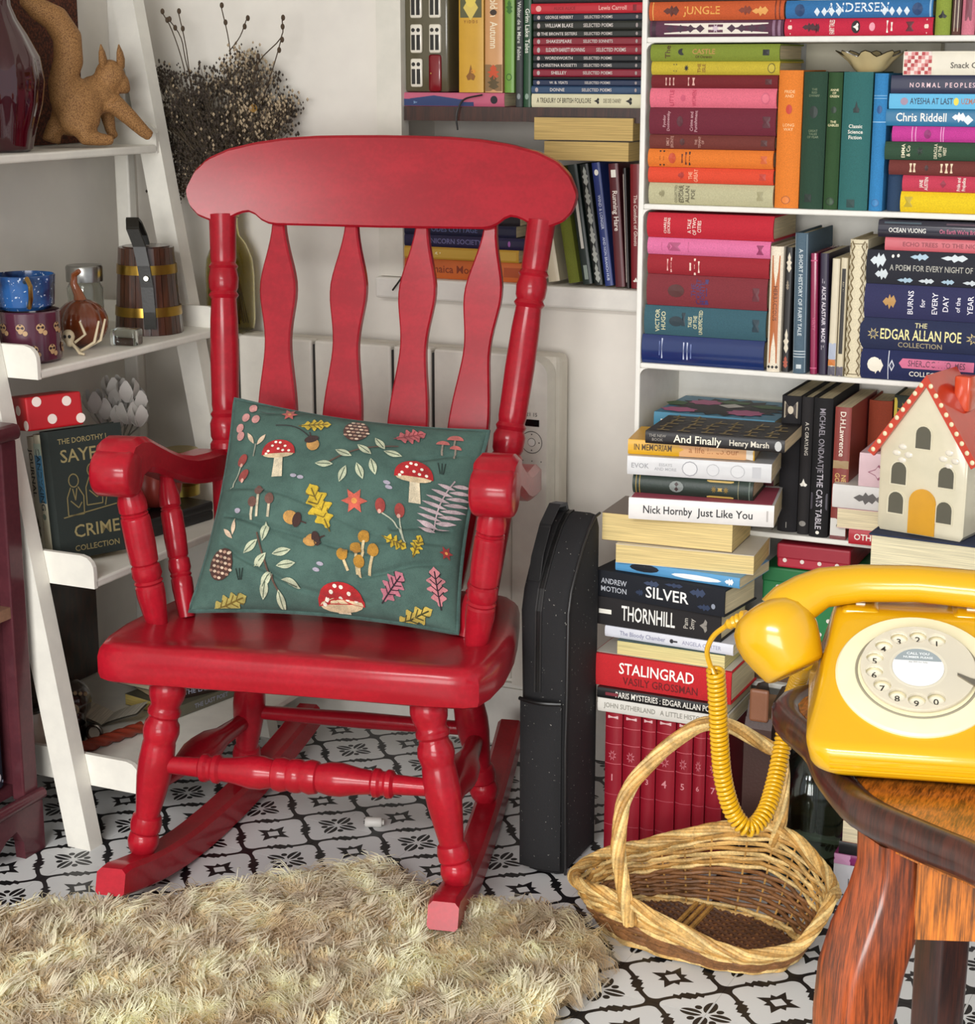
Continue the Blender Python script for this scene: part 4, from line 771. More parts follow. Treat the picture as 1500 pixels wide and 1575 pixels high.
leaning('black book edged in white, thin, near the right of the slanting row', -0.997 + .004, -0.997 - .006, .006, .19, '#26201f', [('r', .5, .2, .9, .2, '#cfc4b8')], hard=False)
leaning('red book with white script, last of the slanting row before the bookcase', -0.9849, -0.9849 - .006, .0175, .196, '#7a1f24', [('t', 'The Comfort of Ghosts', .45, .5, .34, '#e4cfc4', 0, .7), ('h', .93, .5, .04, .6, Wt)], hard=False)
# two big paperbacks lying on the slanting row, page edges to the room
lo = thing('book', 'lower of the two thick paperbacks lying across the slanting row', 'book', (-1.0572, 2.69 + .118, ZL + .199), 180 - 2, GL)
make_book(lo, .145, .118, .030, '#8d7c5c', (), hard=False, pages='#c9ab6c')
up = thing('book', 'upper of the two thick paperbacks lying across the slanting row', 'book', (-1.0708, 2.69 + .12, ZL + .230), 180 + 2, GL)
make_book(up, .165, .12, .036, '#3a3530', (), hard=False, pages='#c9ab6c')
po = thing('magazine', 'dark curled magazine lying on the stack behind the crest rail', 'magazine', (-1.2687, 2.76, zt2 + .006), 8, None)
mb = MB()
for z_ in (0, .004, .008): mb.grid(lambda a, b: ((a - .5) * .17, (b - .5) * .1, z_ + .02 * (a - .4) ** 2), 10, 2)
mb.build('pages', mat('#8f8b80', 'pages'), po, True)
MB().grid(lambda a, b: ((a - .5) * .172, (b - .5) * .102, .012 + .022 * (a - .4) ** 2), 10, 2).build('cover', mat('#2a2622', 'gloss'), po, True)

# ------------------------------------------------------------------ leaning ladder shelf on the left
PW = mat('#e4e1d6', 'white')
LY0, LY1 = 2.070, 2.548
ls = thing('ladder_shelf', 'white painted ladder shelf with four boards against the left wall', 'shelf', (0, 0, 0))
def lx(z): return -1.590 - .175 * z
for y0 in (2.035, 2.552):
    mb = MB(); mb.loft([[(lx(z) - .042, y0, z), (lx(z), y0, z), (lx(z), y0 + .030, z), (lx(z) - .042, y0 + .030, z)] for z in (0, .8, 1.6)]); mb.build('front_leg', PW, ls)
    MB().rbox(-1.866, -1.838, y0 + .004, y0 + .026, 0, 1.28, .003).build('rear_leg', PW, ls)
LZ = [1.022, .722, .417, .105]; LXF = [-1.77, -1.660, -1.580, -1.518]
for z, xf in zip(LZ, LXF):
    MB().rbox(-1.922, xf, LY0, LY1, z - .013, z, .003).build('shelf_board', PW, ls)
    for y in (LY0 - .004, LY1 - .004):
        q = [(-1.922, z - .013), (xf, z - .013), (xf, z + .012)] + [(xf - .022 + .022*math.cos(R(a)), z + .014 + .022*math.sin(R(a))) for a in (15, 35, 60, 90)] + [(-1.922, z + .036)]
        MB().prism(q, y, y + .008).build('end_rail', PW, ls)
def ring(r, z, n=28): return [(r*math.cos(2*math.pi*k/n), r*math.sin(2*math.pi*k/n), z) for k in range(n)]
def lathe(prof, n=28): return MB().loft([ring(max(r, 2e-4), z, n) for r, z in prof])
def melt(mb, name, m, parent, vox=.004, sm=4):
    o = mb.build(name, m, parent)
    md = o.modifiers.new('r', 'REMESH'); md.mode = 'VOXEL'; md.voxel_size = vox
    ms = o.modifiers.new('s', 'SMOOTH'); ms.iterations = sm; ms.factor = .5
    dg = bpy.context.evaluated_depsgraph_get(); me = bpy.data.meshes.new_from_object(o.evaluated_get(dg))
    o.modifiers.clear(); old = o.data; o.data = me; bpy.data.meshes.remove(old); me.name = name
    me.polygons.foreach_set('use_smooth', [True] * len(me.polygons)); return o
Z1, Z2, Z3, Z4 = [z + .0005 for z in LZ]
# --- top board
v = thing('vase', 'ruby glass vase with a round ribbed belly on the top white board', 'vase', (-1.838, 2.235, Z1))
mb = MB(); n = 60
def rib(r, z): return [(r*(1 + .025*math.cos(12*2*math.pi*k/n))*math.cos(2*math.pi*k/n), r*(1 + .025*math.cos(12*2*math.pi*k/n))*math.sin(2*math.pi*k/n), z) for k in range(n)]
pr = [(.040, 0), (.046, .004), (.052, .03), (.064, .07), (.069, .105), (.064, .14), (.048, .172), (.034, .195), (.026, .215), (.024, .24), (.032, .262), (.042, .275)]
inn = [(r - .004, z + (.004 if i == 0 else 0)) for i, (r, z) in enumerate(pr)][::-1]
mb.loft([rib(r, z) for r, z in pr + inn])
q = M_('ruby glass'); q.p.inputs['Base Color'].default_value = lin('#4a0818'); q.p.inputs['Roughness'].default_value = .06; q.p.inputs['Transmission Weight'].default_value = .55; q.p.inputs['Coat Weight'].default_value = .6; q.p.inputs['IOR'].default_value = 1.5
mb.build('body', q.m, v, True)
cb = thing('cork_board', 'dark red brown cork board propped up behind the squirrel', 'board', (-1.9155, 2.44, Z1), 0)
MB().rbox(-.005, .005, -.11, .098, .001, .36, .002).build('cork_sheet', mat('#5a2c18', 'cork'), cb)
sq = thing('squirrel_figurine', 'speckled cork squirrel figurine with a tall curled tail on the top board', 'figurine', (-1.812, 2.435, Z1), 62)
mb = MB(); k_ = .00102
def P_(x, y, d=0): return ((x - 145) * k_ * 1.16, d * .8, (229 - y) * k_ + .0085)
mb.ell(P_(122, 170), (.044, .036, .040)); mb.ell(P_(150, 158, .004), (.034, .030, .032)); mb.ell(P_(118, 192, -.018), (.036, .022, .030)); mb.ell(P_(118, 192, .02), (.036, .022, .030))
mb.tube([P_(98, 170), P_(100, 140), P_(112, 105), P_(112, 70), P_(96, 42), P_(72, 28), P_(50, 14)], [.018, .022, .024, .0235, .022, .018, .008], 14)
mb.ell(P_(170, 128, -.004), (.025, .024, .026)); mb.ell(P_(184, 140, -.008), (.015, .015, .017)); mb.ell(P_(191, 148, -.009), (.008, .009, .009))
mb.tube([P_(166, 168, -.02), P_(188, 192, -.028), P_(207, 214, -.032), P_(217, 223, -.034)], [.017, .014, .011, .009], 10)
mb.tube([P_(165, 160, .02), P_(172, 190, .022), P_(176, 215, .022), P_(182, 225, .018)], [.015, .012, .009, .007], 10)
mb.tube([P_(118, 205, -.026), P_(122, 222, -.03), P_(148, 226, -.034), P_(160, 226, -.036)], [.018, .014, .010, .008], 10)
mb.tube([P_(95, 205, .02), P_(84, 222, .022), P_(100, 226, .02)], [.016, .012, .009], 10)
q = M_('speckled cork'); n = q.noise(650, 2); q.col(q.mix(q.ramp(n, .36, .6), '#6d4724', '#a67a48')); q.bump(n, .3, .0006); q.p.inputs['Roughness'].default_value = .75; cork = q.m
melt(mb, 'body', cork, sq, .0035, 5)
for x, d in ((156, -.016), (183, -.014)):
    e_ = MB(); e_.tube([P_(x + 3, 116, d * .6), P_(x + 1, 104, d), P_(x, 92, d), P_(x - 1, 80, d)], [.010, .012, .009, .0014], 12, sq=.5); e_.build('ear', cork, sq, True)
for d in (-.022, .012): MB().ell(P_(178, 134, d), (.003, .003, .003), 8, 6).build('eye', mat('#141010', 'gloss'), sq, True)
# --- second board: mugs, jar, tankard and small things
m1 = thing('mug', 'plum mug with cream skull prints at the left end of the second board', 'mug', (-1.733, 2.143, Z2))
lathe([(.042, 0), (.047, .004), (.048, .074), (.0455, .076), (.044, .07), (.043, .008), (.0002, .007)], 36).build('body', mat('#4f2334', 'ceramic'), m1, True)
MB().tube([(-.046, .0, .058), (-.062, 0, .06), (-.076, 0, .046), (-.074, 0, .028), (-.06, 0, .016), (-.046, 0, .02)], .0055, 10).build('handle', mat('#4f2334', 'ceramic'), m1, True)
mb, mb2 = MB(), MB()
def on_cyl(b, a0, z0, sh, r):
    b.add([(r*math.cos(a0), r*math.sin(a0), z0)] + [(r*math.cos(a0 + x/r), r*math.sin(a0 + x/r), z0 + z) for x, z in sh], [(0, k + 1, (k + 1) % len(sh) + 1) for k in range(len(sh))])
def el(rx, rz, dx=0, dz=0, n=12): return [(dx + rx*math.cos(2*math.pi*k/n), dz + rz*math.sin(2*math.pi*k/n)) for k in range(n)]
for a in range(-150, 60, 35):
    for z, o in ((.022, 0), (.054, 14)):
        A = R(a + o); on_cyl(mb, A, z, el(.0068, .006), .0486); on_cyl(mb, A, z - .0055, el(.0036, .0034), .0486); on_cyl(mb, A + .14, z - .008, el(.0038, .0038), .0486)
        for dx in (-.0035, .0035): on_cyl(mb2, A, z, el(.002, .0022, dx, 0, 8), .0489)
        on_cyl(mb2, A, z + .0045, el(.0018, .0012, 0, 0, 8), .0489)
mb.build('skull_print', mat('#b8946a', 'ink'), m1)['kind'] = 'stuff'; mb2.build('skull_eyes', mat('#2a1018', 'ink'), m1)['kind'] = 'stuff'
m2 = thing('mug', 'blue speckled mug with a gold handle balanced on the plum mug', 'mug', (-1.735, 2.140, Z2 + .0775), 0)
q = M_('speckled blue glaze'); n1 = q.noise(160, 2); n2 = q.noise(14, 4); q.col(q.mix(q.ramp(n1, .62, .68), q.mix(q.ramp(n2, .35, .65), '#101a3c', '#2a5a96'), '#b8c6d8')); q.p.inputs['Roughness'].default_value = .15
lathe([(.036, 0), (.043, .006), (.046, .05), (.044, .051), (.041, .008), (.0002, .007)], 36).build('body', q.m, m2, True)
MB().tube([(.030, -.034, .044), (.042, -.044, .050), (.052, -.050, .040), (.050, -.048, .022), (.040, -.04, .008), (.032, -.032, .008)], .0035, 8).build('handle', mat('#b08d52', 'metal'), m2, True)
pk = thing('copper_pumpkin', 'ribbed copper brown pumpkin with a tall stem beside the mugs', 'pumpkin', (-1.742, 2.283, Z2))
def pump(mb, r, h, nr=10, n=60):
    L = []
    for i in range(15):
        a = math.pi * i / 14; rr = r * max(math.sin(a), .05)
        L.append([(rr*(1 - .10*abs(math.sin(nr/2*2*math.pi*k/n)) ** .5 * 0 - .09*(1 - abs(math.sin(nr/2*2*math.pi*k/n)))) * math.cos(2*math.pi*k/n), rr*(1 - .09*(1 - abs(math.sin(nr/2*2*math.pi*k/n)))) * math.sin(2*math.pi*k/n), h/2 - h/2*math.cos(a)) for k in range(n)])
    return mb.loft(L)
pump(MB(), .042, .075).build('body', mat('#6b3218', 'gloss'), pk, True, ang=60)
MB().tube([(0, 0, .066), (-.004, 0, .082), (-.012, 0, .098), (-.010, 0, .112), (0, 0, .118)], [.012, .008, .006, .005, .004], 10).build('stem', mat('#8a4a26', 'gloss'), pk, True)
jr = thing('jar', 'clear glass jar with a brushed silver screw lid behind the pumpkin', 'jar', (-1.81, 2.385, Z2))
lathe([(.026, 0), (.029, .004), (.029, .078), (.024, .088), (.0225, .088), (.027, .076), (.027, .006), (.0002, .005)]).build('glass_body', glass('#eef2ee'), jr, True)
lathe([(.0235, .0885), (.0295, .0885), (.0298, .112), (.028, .1145), (.0002, .1145)]).build('lid', mat('#a8a8a4', 'metal'), jr, True)
tk = thing('tankard', 'dark wooden tankard with brass bands and a black leather handle', 'tankard', (-1.742, 2.462, Z2), 24.6)
def tr(z): return .055 - .011 * z / .145
NS = 14
for k in range(NS):
    a0, a1 = 2*math.pi*(k + .02)/NS, 2*math.pi*(k + .98)/NS
    mb = MB(); mb.loft([[(r*math.cos(a), r*math.sin(a), z) for r, a in ((tr(z) - .006, a0), (tr(z), a0), (tr(z) + .0008, (a0 + a1)/2), (tr(z), a1), (tr(z) - .006, a1))] for z in (0, .07, .14)])
    mb.build('stave', mat('#40200f', 'wood'), tk)
lathe([(.0002, .132), (tr(.14) - .0062, .132), (tr(.14) - .0062, .142), (.0002, .142)]).build('lid', mat('#3a1c0e', 'wood'), tk, True)
lathe([(.0002, .003), (tr(0) - .0062, .003), (tr(0) - .0062, .008), (.0002, .008)]).build('bottom', mat('#3a1c0e', 'wood'), tk, True)
for z in (.030, .098): lathe([(tr(z) + .0012, z), (tr(z) + .0022, z), (tr(z + .015) + .0022, z + .015), (tr(z + .015) + .0012, z + .015), (tr(z) + .0012, z)], 40).build('brass_band', mat('#a8873c', 'metal'), tk, True)
mb = MB(); path = [(.012, -.058, .012), (.012, -.061, .04), (.010, -.060, .08), (.006, -.062, .115), (.0, -.058, .145), (-.012, -.046, .172), (-.016, -.025, .186), (-.014, -.008, .178), (-.008, .0, .158), (-.004, -.002, .143)]
L = [[(x - .010, y, z), (x + .010, y, z), (x + .010, y + .004, z + .003), (x - .010, y + .004, z + .003)] for x, y, z in path]
mb.loft(L); mb.build('handle', mat('#17140f', 'leather'), tk)
MB().turn((.010, -.062, .095), (.010, -.066, .095), [(0, .005), (1, .004)], 12).build('rivet', mat('#c8c4b8', 'metal'), tk, True)
sk = thing('skeleton_figurine', 'tiny bone white skeleton with folded long legs in front of the copper pumpkin', 'figurine', (-1.690, 2.215, Z2), 24.6)
bone = mat('#c8b898', 'satin')
mb = MB(); mb.ell((-.022, 0, .028), (.010, .009, .011)); mb.ell((-.020, -.003, .018), (.006, .006, .006)); melt(mb, 'skull', bone, sk, .002, 3)
for dx in (-.0035, .0035): MB().ell((-.022 + dx, -.0088, .029), (.0024, .0018, .0028), 8, 6).build('eye_socket', mat('#15110e'), sk, True)
MB().tube([(-.018, 0, .018), (-.012, .004, .01), (-.006, .004, .004)], .0028, 6).build('spine', bone, sk, True)
for pts in ([(-.008, 0, .004), (.018, -.004, .020), (.026, -.002, .052)], [(-.006, .004, .004), (.026, .004, .022), (.034, .006, .054)], [(-.016, -.004, .018), (-.004, -.010, .004), (.004, -.012, .0025)], [(-.014, .004, .018), (.002, .008, .030), (-.006, .01, .05)]):
    MB().tube([pts[0]] + [tuple((a + b) / 2 for a, b in zip(pts[0], pts[1]))] + [pts[1]] + [pts[2]], [.0022, .0018, .0024, .0016], 6).build('limb', bone, sk, True)
gc = thing('glass_dish', 'small square cut glass dish beside the tankard', 'dish', (-1.690, 2.325, Z2), 10)
MB().rbox(-.022, .022, -.016, .016, 0, .026, .004).build('block', glass('#dfe6e0', .05), gc, True)
pq = thing('wooden_plaque', 'pale weathered wooden plaque leaning behind the two mugs', 'plaque', (-1.83, 2.13, Z2), 0, None, (0, R(-12), R(-5)))
MB().rbox(-.005, .005, -.045, .06, .001, .165, .002).build('board', mat('#a89e8a', 'wood'), pq)
# --- third board: crime books, box, paper roses
def tilt_book(label, off, T, Hh, c, dec, D, **k):
    r = thing('book', label, 'book', (0, 0, 0), 0, 'books leaning on the third board of the ladder shelf')
    r.matrix_world = Matrix.Translation((-1.664, 2.100, Z3 + .0110)) @ Matrix.Rotation(R(-26), 4, 'Z') @ Matrix.Rotation(R(-7), 4, 'Y') @ Matrix.Translation((off, 0, Hh / 2)) @ Matrix.Rotation(R(90), 4, 'Y')
    make_book(r, Hh, D, T - .0006, c, dec, **k); return r
cr_ = tilt_book('black hardback with a gilt title and two gilt sketched figures on its cover', -.0255, .025, .195, '#1c2420', [], .122)
mb = MB(); Hh, T_ = .195, .0252
def cov(a, b): return (-b, a, T_)      # a across the cover from the spine, b up from its middle
put_text(mb, 'THE DOROTHY L.', lambda a, b: cov(.058 + a, .080 + b), .0080, .085); put_text(mb, 'SAYERS', lambda a, b: cov(.061 + a, .057 + b), .019, .098)
put_text(mb, 'CRIME', lambda a, b: cov(.064 + a, -.058 + b), .019, .092); put_text(mb, 'COLLECTION', lambda a, b: cov(.062 + a, -.083 + b), .0085, .085)
mb.build('title', mat('#8a7d55', 'ink'), cr_)
mb = MB()
def ln(p, q_, w=.0009):
    p, q_ = Vector(p), Vector(q_); d = (q_ - p).normalized(); nrm = Vector((-d.y, d.x)) * w
    mb.add([cov(*(p + nrm)), cov(*(p - nrm)), cov(*(q_ - nrm)), cov(*(q_ + nrm))], [(0, 1, 2, 3)])
def poly(P, closed=False):
    for a, b in zip(P, P[1:] + (P[:1] if closed else [])): ln(a, b)
for cx_, cz_ in ((.034, .020), (.066, .032)):
    poly([(cx_ + .008*math.cos(k*.524), cz_ + .010*math.sin(k*.524)) for k in range(12)], True)
    poly([(cx_ - .006, cz_ - .010), (cx_ - .013, cz_ - .025), (cx_ - .014, cz_ - .052), (cx_ + .012, cz_ - .052), (cx_ + .014, cz_ - .025), (cx_ + .006, cz_ - .010)])
    poly([(cx_ - .003, cz_ - .012), (cx_, cz_ - .03), (cx_ + .004, cz_ - .012)]); poly([(cx_ - .008, cz_ - .03), (cx_ + .004, cz_ - .042), (cx_ + .010, cz_ - .034)])
poly([(.012, -.034), (.104, -.024)]); poly([(.082, -.024), (.092, .012), (.085, .026)])
mb.build('gilt_drawing', mat('#776b46', 'ink'), cr_)['kind'] = 'stuff'
tilt_book('white paperback with a blue painted band on its spine, beside the black gilt hardback', -.0520, .0260, .19, '#cfc9ae', [('r', .35, .5, .4, .96, '#4f86a8'), ('r', .12, .5, .1, .96, '#b8c9b8'), ('t', 'CANDYKING', .36, .5, .5, '#1c3440', 0, .5), ('e', .66, .5, .05, .5, '#7d8a7a')], .122, hard=False)
tilt_book('white paperback with black brush lettering, leftmost on the third board', -.0745, .0220, .186, '#c2bda8', [('t', 'JOURNAL', .3, .5, .55, '#2a2c28', 0, .6), ('l', .75, .5, .2, .7, '#6a6654')], .12, hard=False)
bx_ = thing('gift_box', 'red box with white dots lying on top of the black gilt hardback', 'box', (0, 0, 0), 0)
bx_.matrix_world = Matrix.Translation((-1.735, 2.112, Z3 + .197)) @ Matrix.Rotation(R(-26), 4, 'Z') @ Matrix.Rotation(R(-7), 4, 'Y')
MB().rbox(-.030, .040, -.005, .085, .0055, .056, .003).build('box_body', mat('#b3161f', 'satin'), bx_)
mb = MB()
for y, z in ((-.0056, 0),):
    for x, zz in ((-.014, .018), (.012, .036), (.034, .014), (-.02, .046)): mb.turn((x, -.0052, zz), (x, -.0058, zz), [(0, .0075), (1, .0075)], 16)
for y, zz in ((.012, .048), (.034, .02), (.06, .044), (.08, .016)): mb.turn((.0402, y, zz), (.0408, y, zz), [(0, .0075), (1, .0075)], 16)
mb.build('white_dots', mat('#e6d6cc', 'ink'), bx_)['kind'] = 'stuff'
rv = thing('flower_vase', 'dark narrow vase behind the chair arm on the third board', 'vase', (-1.765, 2.395, Z3))
lathe([(.026, 0), (.031, .004), (.036, .06), (.030, .12), (.028, .135), (.026, .135), (.028, .12), (.033, .06), (.0002, .01)]).build('body', mat('#1d1b1a', 'gloss'), rv, True)
rs = thing('paper_flowers', 'bunch of white folded paper tulips in the dark narrow vase', 'flowers', (-1.765, 2.395, Z3), 24.6)
random.seed(3)
pap = mat('#d3cfc8', 'plain')
for k, (x, z) in enumerate(((-.036, .20), (-.018, .188), (0, .203), (.018, .182), (.034, .200), (-.008, .22), (.020, .218), (.004, .176), (-.028, .176), (.036, .178))):
    y = -.012 + .01 * (k % 3)
    MB().tube([(x * .3, y * .4, .10), (x * .45, y * .6, .14), (x, y, z - .02)], .0014, 5).build('stem', mat('#6d6a60'), rs, True)
    f = MB()
    for j in range(5):
        a = j * 1.256 + k; w = .012
        c_, s_ = math.cos(a), math.sin(a)
        def pp_(u, v): rr = .004 + .013 * math.sin(min(1, v) * 2.2); t_ = (u - .5) * 2 * w * math.sin(math.pi * (.12 + .82 * v)) ; return (x + c_ * rr - s_ * t_, y + s_ * rr + c_ * t_, z - .02 + .038 * v)
        f.grid(pp_, 3, 4)
    f.build('petals', pap, rs, True)
p3 = thing('red_pumpkin', 'dusky red ribbed pumpkin behind the chair arm spindles', 'pumpkin', (-1.685, 2.375, Z3 + .031))
pump(MB(), .046, .078, 10).build('body', mat('#8a3028', 'satin'), p3, True, ang=60)
MB().tube([(0, 0, .07), (.003, 0, .085), (.008, 0, .095)], [.009, .006, .005], 8).build('stem', mat('#6d4a2a'), p3, True)
s = Stack(0, Z3, 'black books lying on the third board of the ladder shelf')
for k, lab in enumerate(('lower of the two black books lying under the red pumpkin', 'upper of the two black books lying under the red pumpkin')):
    r_ = thing('book', lab, 'book', (-1.64, 2.345, Z3 + .0152 * k), 82, 'black books lying on the third board of the ladder shelf'); make_book(r_, .215, .14, .015, '#1d1d1e', [('b', .1, .01, '#8d8d88')], hard=False)
gj = thing('gold_tin', 'round gold tin beside the red pumpkin', 'tin', (-1.70, 2.475, Z3 + .031))
lathe([(.030, 0), (.030, .058), (.0315, .058), (.0315, .075), (.029, .077), (.0002, .077)], 32).build('body', mat('#a8934a', 'metal'), gj, True)
lathe([(.0305, .018), (.0312, .018), (.0312, .024), (.0305, .024)], 32).build('ridge', mat('#7d6a30', 'metal'), gj, True)
# --- lowest board
bb = thing('board', 'dark brown wooden board standing at the back of the lowest shelf', 'board', (-1.895, 2.22, Z4), 0, None, (0, 0, 0))
MB().rbox(-.004, .006, -.138, .255, .001, .285, .002).build('panel', mat('#33180c', 'wood'), bb)
mg = thing('mug', 'white enamel mug half hidden by the ladder leg on the lowest board', 'mug', (-1.765, 2.117, Z4))
lathe([(.032, 0), (.036, .003), (.036, .070), (.0345, .072), (.033, .068), (.033, .006), (.0002, .005)]).build('body', mat('#cfc8b8', 'ceramic'), mg, True)
lathe([(.0355, .068), (.0372, .069), (.0372, .073), (.0355, .074)]).build('black_rim', mat('#1c1a18', 'gloss'), mg, True)
ow = thing('skull_ornament', 'dark painted skull ornament with a beaded band on the lowest board', 'ornament', (-1.745, 2.205, Z4 + .0005), 24.6)
mb = MB(); mb.ell((0, 0, .055), (.034, .038, .036)); mb.ell((.006, -.018, .026), (.022, .022, .026)); mb.ell((.0, 0, .012), (.026, .026, .012)); melt(mb, 'skull', mat('#2e211a', 'gloss'), ow, .0035, 4)
for dx in (-.011, .013): MB().ell((dx, -.034, .052), (.008, .005, .009), 12, 8).build('eye_ring', mat('#9a8a70', 'satin'), ow, True); MB().ell((dx, -.038, .052), (.0045, .003, .0055), 10, 6).build('eye_socket', mat('#0f0c0a'), ow, True)
for k in range(9): MB().ell((-.030 + .0075*k, -.026 - .008*math.sin(k*.39), .082 - .004*abs(k - 4)*.4), (.0035, .0035, .0035), 8, 6).build('bead', mat('#a08a68', 'satin'), ow, True)
cu = thing('cup', 'small dark metal cup with a ring handle beside the twisted candle', 'cup', (-1.715, 2.165, Z4), 20)
lathe([(.018, 0), (.021, .003), (.024, .034), (.0225, .035), (.020, .004), (.0002, .004)]).build('body', mat('#3a3430', 'metal'), cu, True)
MB().tube([(.024 + .012 + .012*math.cos(a*.524), 0, .02 + .013*math.sin(a*.524)) for a in range(12)], .003, 8, True).build('handle', mat('#5a544c', 'metal'), cu, True)
cn = thing('twisted_candle', 'rust red twisted candle lying along the lowest board', 'candle', (-1.662, 2.185, Z4 + .0100), 74)
c_ = MB(); L = []
for k in range(61):
    t_ = k / 60; L.append([(-.07 + .14*t_, (.0085 + .0018*math.cos(4*(2*math.pi*j/20) )) * math.cos(2*math.pi*j/20 + 9*t_), (.0085 + .0018*math.cos(4*(2*math.pi*j/20))) * math.sin(2*math.pi*j/20 + 9*t_)) for j in range(20)])
c_.loft(L); c_.build('wax', mat('#7d2c18', 'satin'), cn, True, ang=70)
ob = thing('open_booklet', 'open white booklet propped up on the lowest board', 'booklet', (-1.725, 2.272, Z4 + .001), 16)
MB().grid(lambda a, b: ((a - .5) * .12, (b - .5) * .06, .004 + .04 * abs(a - .5) ** .8), 12, 3).build('page', mat('#b8b2a2', 'pages'), ob, True)
MB().grid(lambda a, b: ((a - .5) * .122, (b - .5) * .062, .001 + .038 * abs(a - .5) ** .8), 12, 3).build('cover', mat('#8d877a', 'satin'), ob, True)
G7 = 'books lying on the lowest board of the ladder shelf'
zz = Z4
for lab, T, c, yw, dx, pg in (('cream paged paperback lowest in the stack on the lowest white board', .020, '#5d5a4a', 78, 0, '#b8a25a'), ('dark brown hardback lying askew on the cream paged book', .022, '#2c1f1a', 62, -.008, '#b09a78'), ('navy hardback with faint letters, topmost on the lowest white board', .024, '#1a2036', 84, -.016, '#a59a80')):
    r_ = thing('book', lab, 'book', (-1.612 + dx, 2.406, zz + .0004), yw, G7); make_book(r_, .165, .12, T - .0006, c, [('t', 'THE LAST POET', .5, .5, .4, '#8d90a0', 0, .6)], pages=pg, hard=False); zz += T
# ------------------------------------------------------------------ plum cabinet at the left edge
PL = mat('#542a30', 'paint')
cab = thing('plum_cabinet', 'plum painted open cabinet with a scalloped apron at the left edge', 'cabinet', (0, 0, 0))
CX, CY0, CY1, CT = -1.667, 1.66, 2.018, .655
MB().rbox(-1.925, CX + .012, CY0 - .012, CY1 + .001, CT - .024, CT, .008).build('top', PL, cab, True)
for y in (CY0, CY1 - .034):
    q = MB(); q.rbox(CX - .022, CX, y, y + .034, .085, CT - .024, .003); q.build('stile', PL, cab)
    MB().box(-1.92, CX - .022, y + .01, y + .026, .085, CT - .024).build('side_panel', PL, cab)
MB().box(-1.925, -1.918, CY0 + .026, CY1 - .024, .085, CT - .024).build('back_panel', PL, cab)
for z in (.105, .385): MB().box(-1.918, CX - .0225, CY0 + .0265, CY1 - .0245, z - .014, z).build('shelf', PL, cab)
MB().box(CX - .022, CX - .002, CY0 + .034, CY1 - .034, .371, .388).build('shelf_lip', mat('#8d6a55', 'paint'), cab)
q = [(CY1, 0), (CY1 - .046, 0), (CY1 - .048, .028), (CY1 - .062, .050), (CY1 - .085, .044), (CY1 - .105, .030), (CY1 - .13, .036), (CY1 - .16, .056), (CY0 + .16, .056), (CY0 + .13, .036), (CY0 + .105, .030), (CY0 + .085, .044), (CY0 + .062, .050), (CY0 + .048, .028), (CY0 + .046, 0), (CY0, 0), (CY0, .084), (CY1, .084)]
q2 = [(y, z) for y, z in q]
mb = MB()
top_ = .084
for a, b in zip(q[:15], q[1:16]):
    if abs(a[0] - b[0]) > 1e-6: mb.prism([a, b, (b[0], top_), (a[0], top_)], CX - .012, CX + .006, 'x')
mb.build('apron', PL, cab)
MB().tube([(CX + .004, CY0 - .006, .088), (CX + .004, CY1 + .003, .088)], .009, 10).build('moulding', PL, cab, True)
for y in (CY0, CY1 - .04): MB().box(-1.92, -1.885, y, y + .04, 0, .09).build('rear_foot', PL, cab)
bk = thing('book', 'dark blue book with white scrollwork inside the plum cabinet', 'book', (0, 0, 0), 0)
bk.matrix_world = Matrix.Translation((-1.70, 1.94, .1055)) @ Matrix.Rotation(R(84), 4, 'Z') @ Matrix.Translation((0, 0, .105)) @ Matrix.Rotation(R(90), 4, 'Y')
make_book(bk, .20, .12, .036, '#1b2234', [('l', .12, .5, .18, .7, '#b9bcc6'), ('t', 'Meanwhile', .55, .5, .5, '#c9cbd2', 0, .5), ('e', .92, .5, .09, .6, '#cfd0d6'), ('l', .26, .5, .1, .6, '#8d93a4'), ('r', .96, .5, .02, .9, '#8d93a4')])
gb = thing('brass_globe', 'round brass ornament at the very left edge on the plum cabinet', 'ornament', (-1.775, 1.965, CT + .0005))
MB().ell((0, 0, .050), (.036, .036, .036), 24, 14).build('ball', mat('#8a7434', 'metal'), gb, True)
lathe([(.022, 0), (.022, .006), (.012, .010), (.010, .018), (.0002, .018)]).build('foot', mat('#8a7434', 'metal'), gb, True)

# ------------------------------------------------------------------ black backpack standing by the pile
q = M_('speckled black canvas'); n1 = q.noise(230, 2); n2 = q.noise(700, 2)
q.col(q.mix(q.ramp(n1, .715, .74), q.mix(n2, '#0d0d0f', '#1d1c1e'), '#9a9890')); q.p.inputs['Roughness'].default_value = .85; q.bump(n2, .4, .0006)
BAG = q.m
bg = thing('backpack', 'slim black backpack dusted with white specks standing by the floor pile', 'backpack', (-.938, 2.250, 0))
prof = [(.0, .002), (-.004, .10), (-.006, .2), (-.002, .28), (.0, .40), (.010, .430), (.030, .458), (.052, .484), (.076, .506), (.100, .519), (.118, .520), (.127, .505), (.127, .3), (.127, .002)]
pc = Vector((.06, .27))
def ins(p, d): v = Vector(p) - pc; return pc + Vector((v.x * (1 - d/.065), v.y * (1 - d/.27)))
mb = MB(); mb.loft([[(x + (-.010 * min(1, q_.y / .4) if x < 0 else 0), q_.x, q_.y) for q_ in (ins(p, d) for p in prof)] for x, d in ((-.033, .014), (-.031, .006), (-.024, .001), (-.012, 0), (.018, 0), (.028, .002), (.031, .007), (.033, .015))])
mb.build('body', BAG, bg, True, ang=50)
pp_ = [Vector(p) for p in prof[:11]]
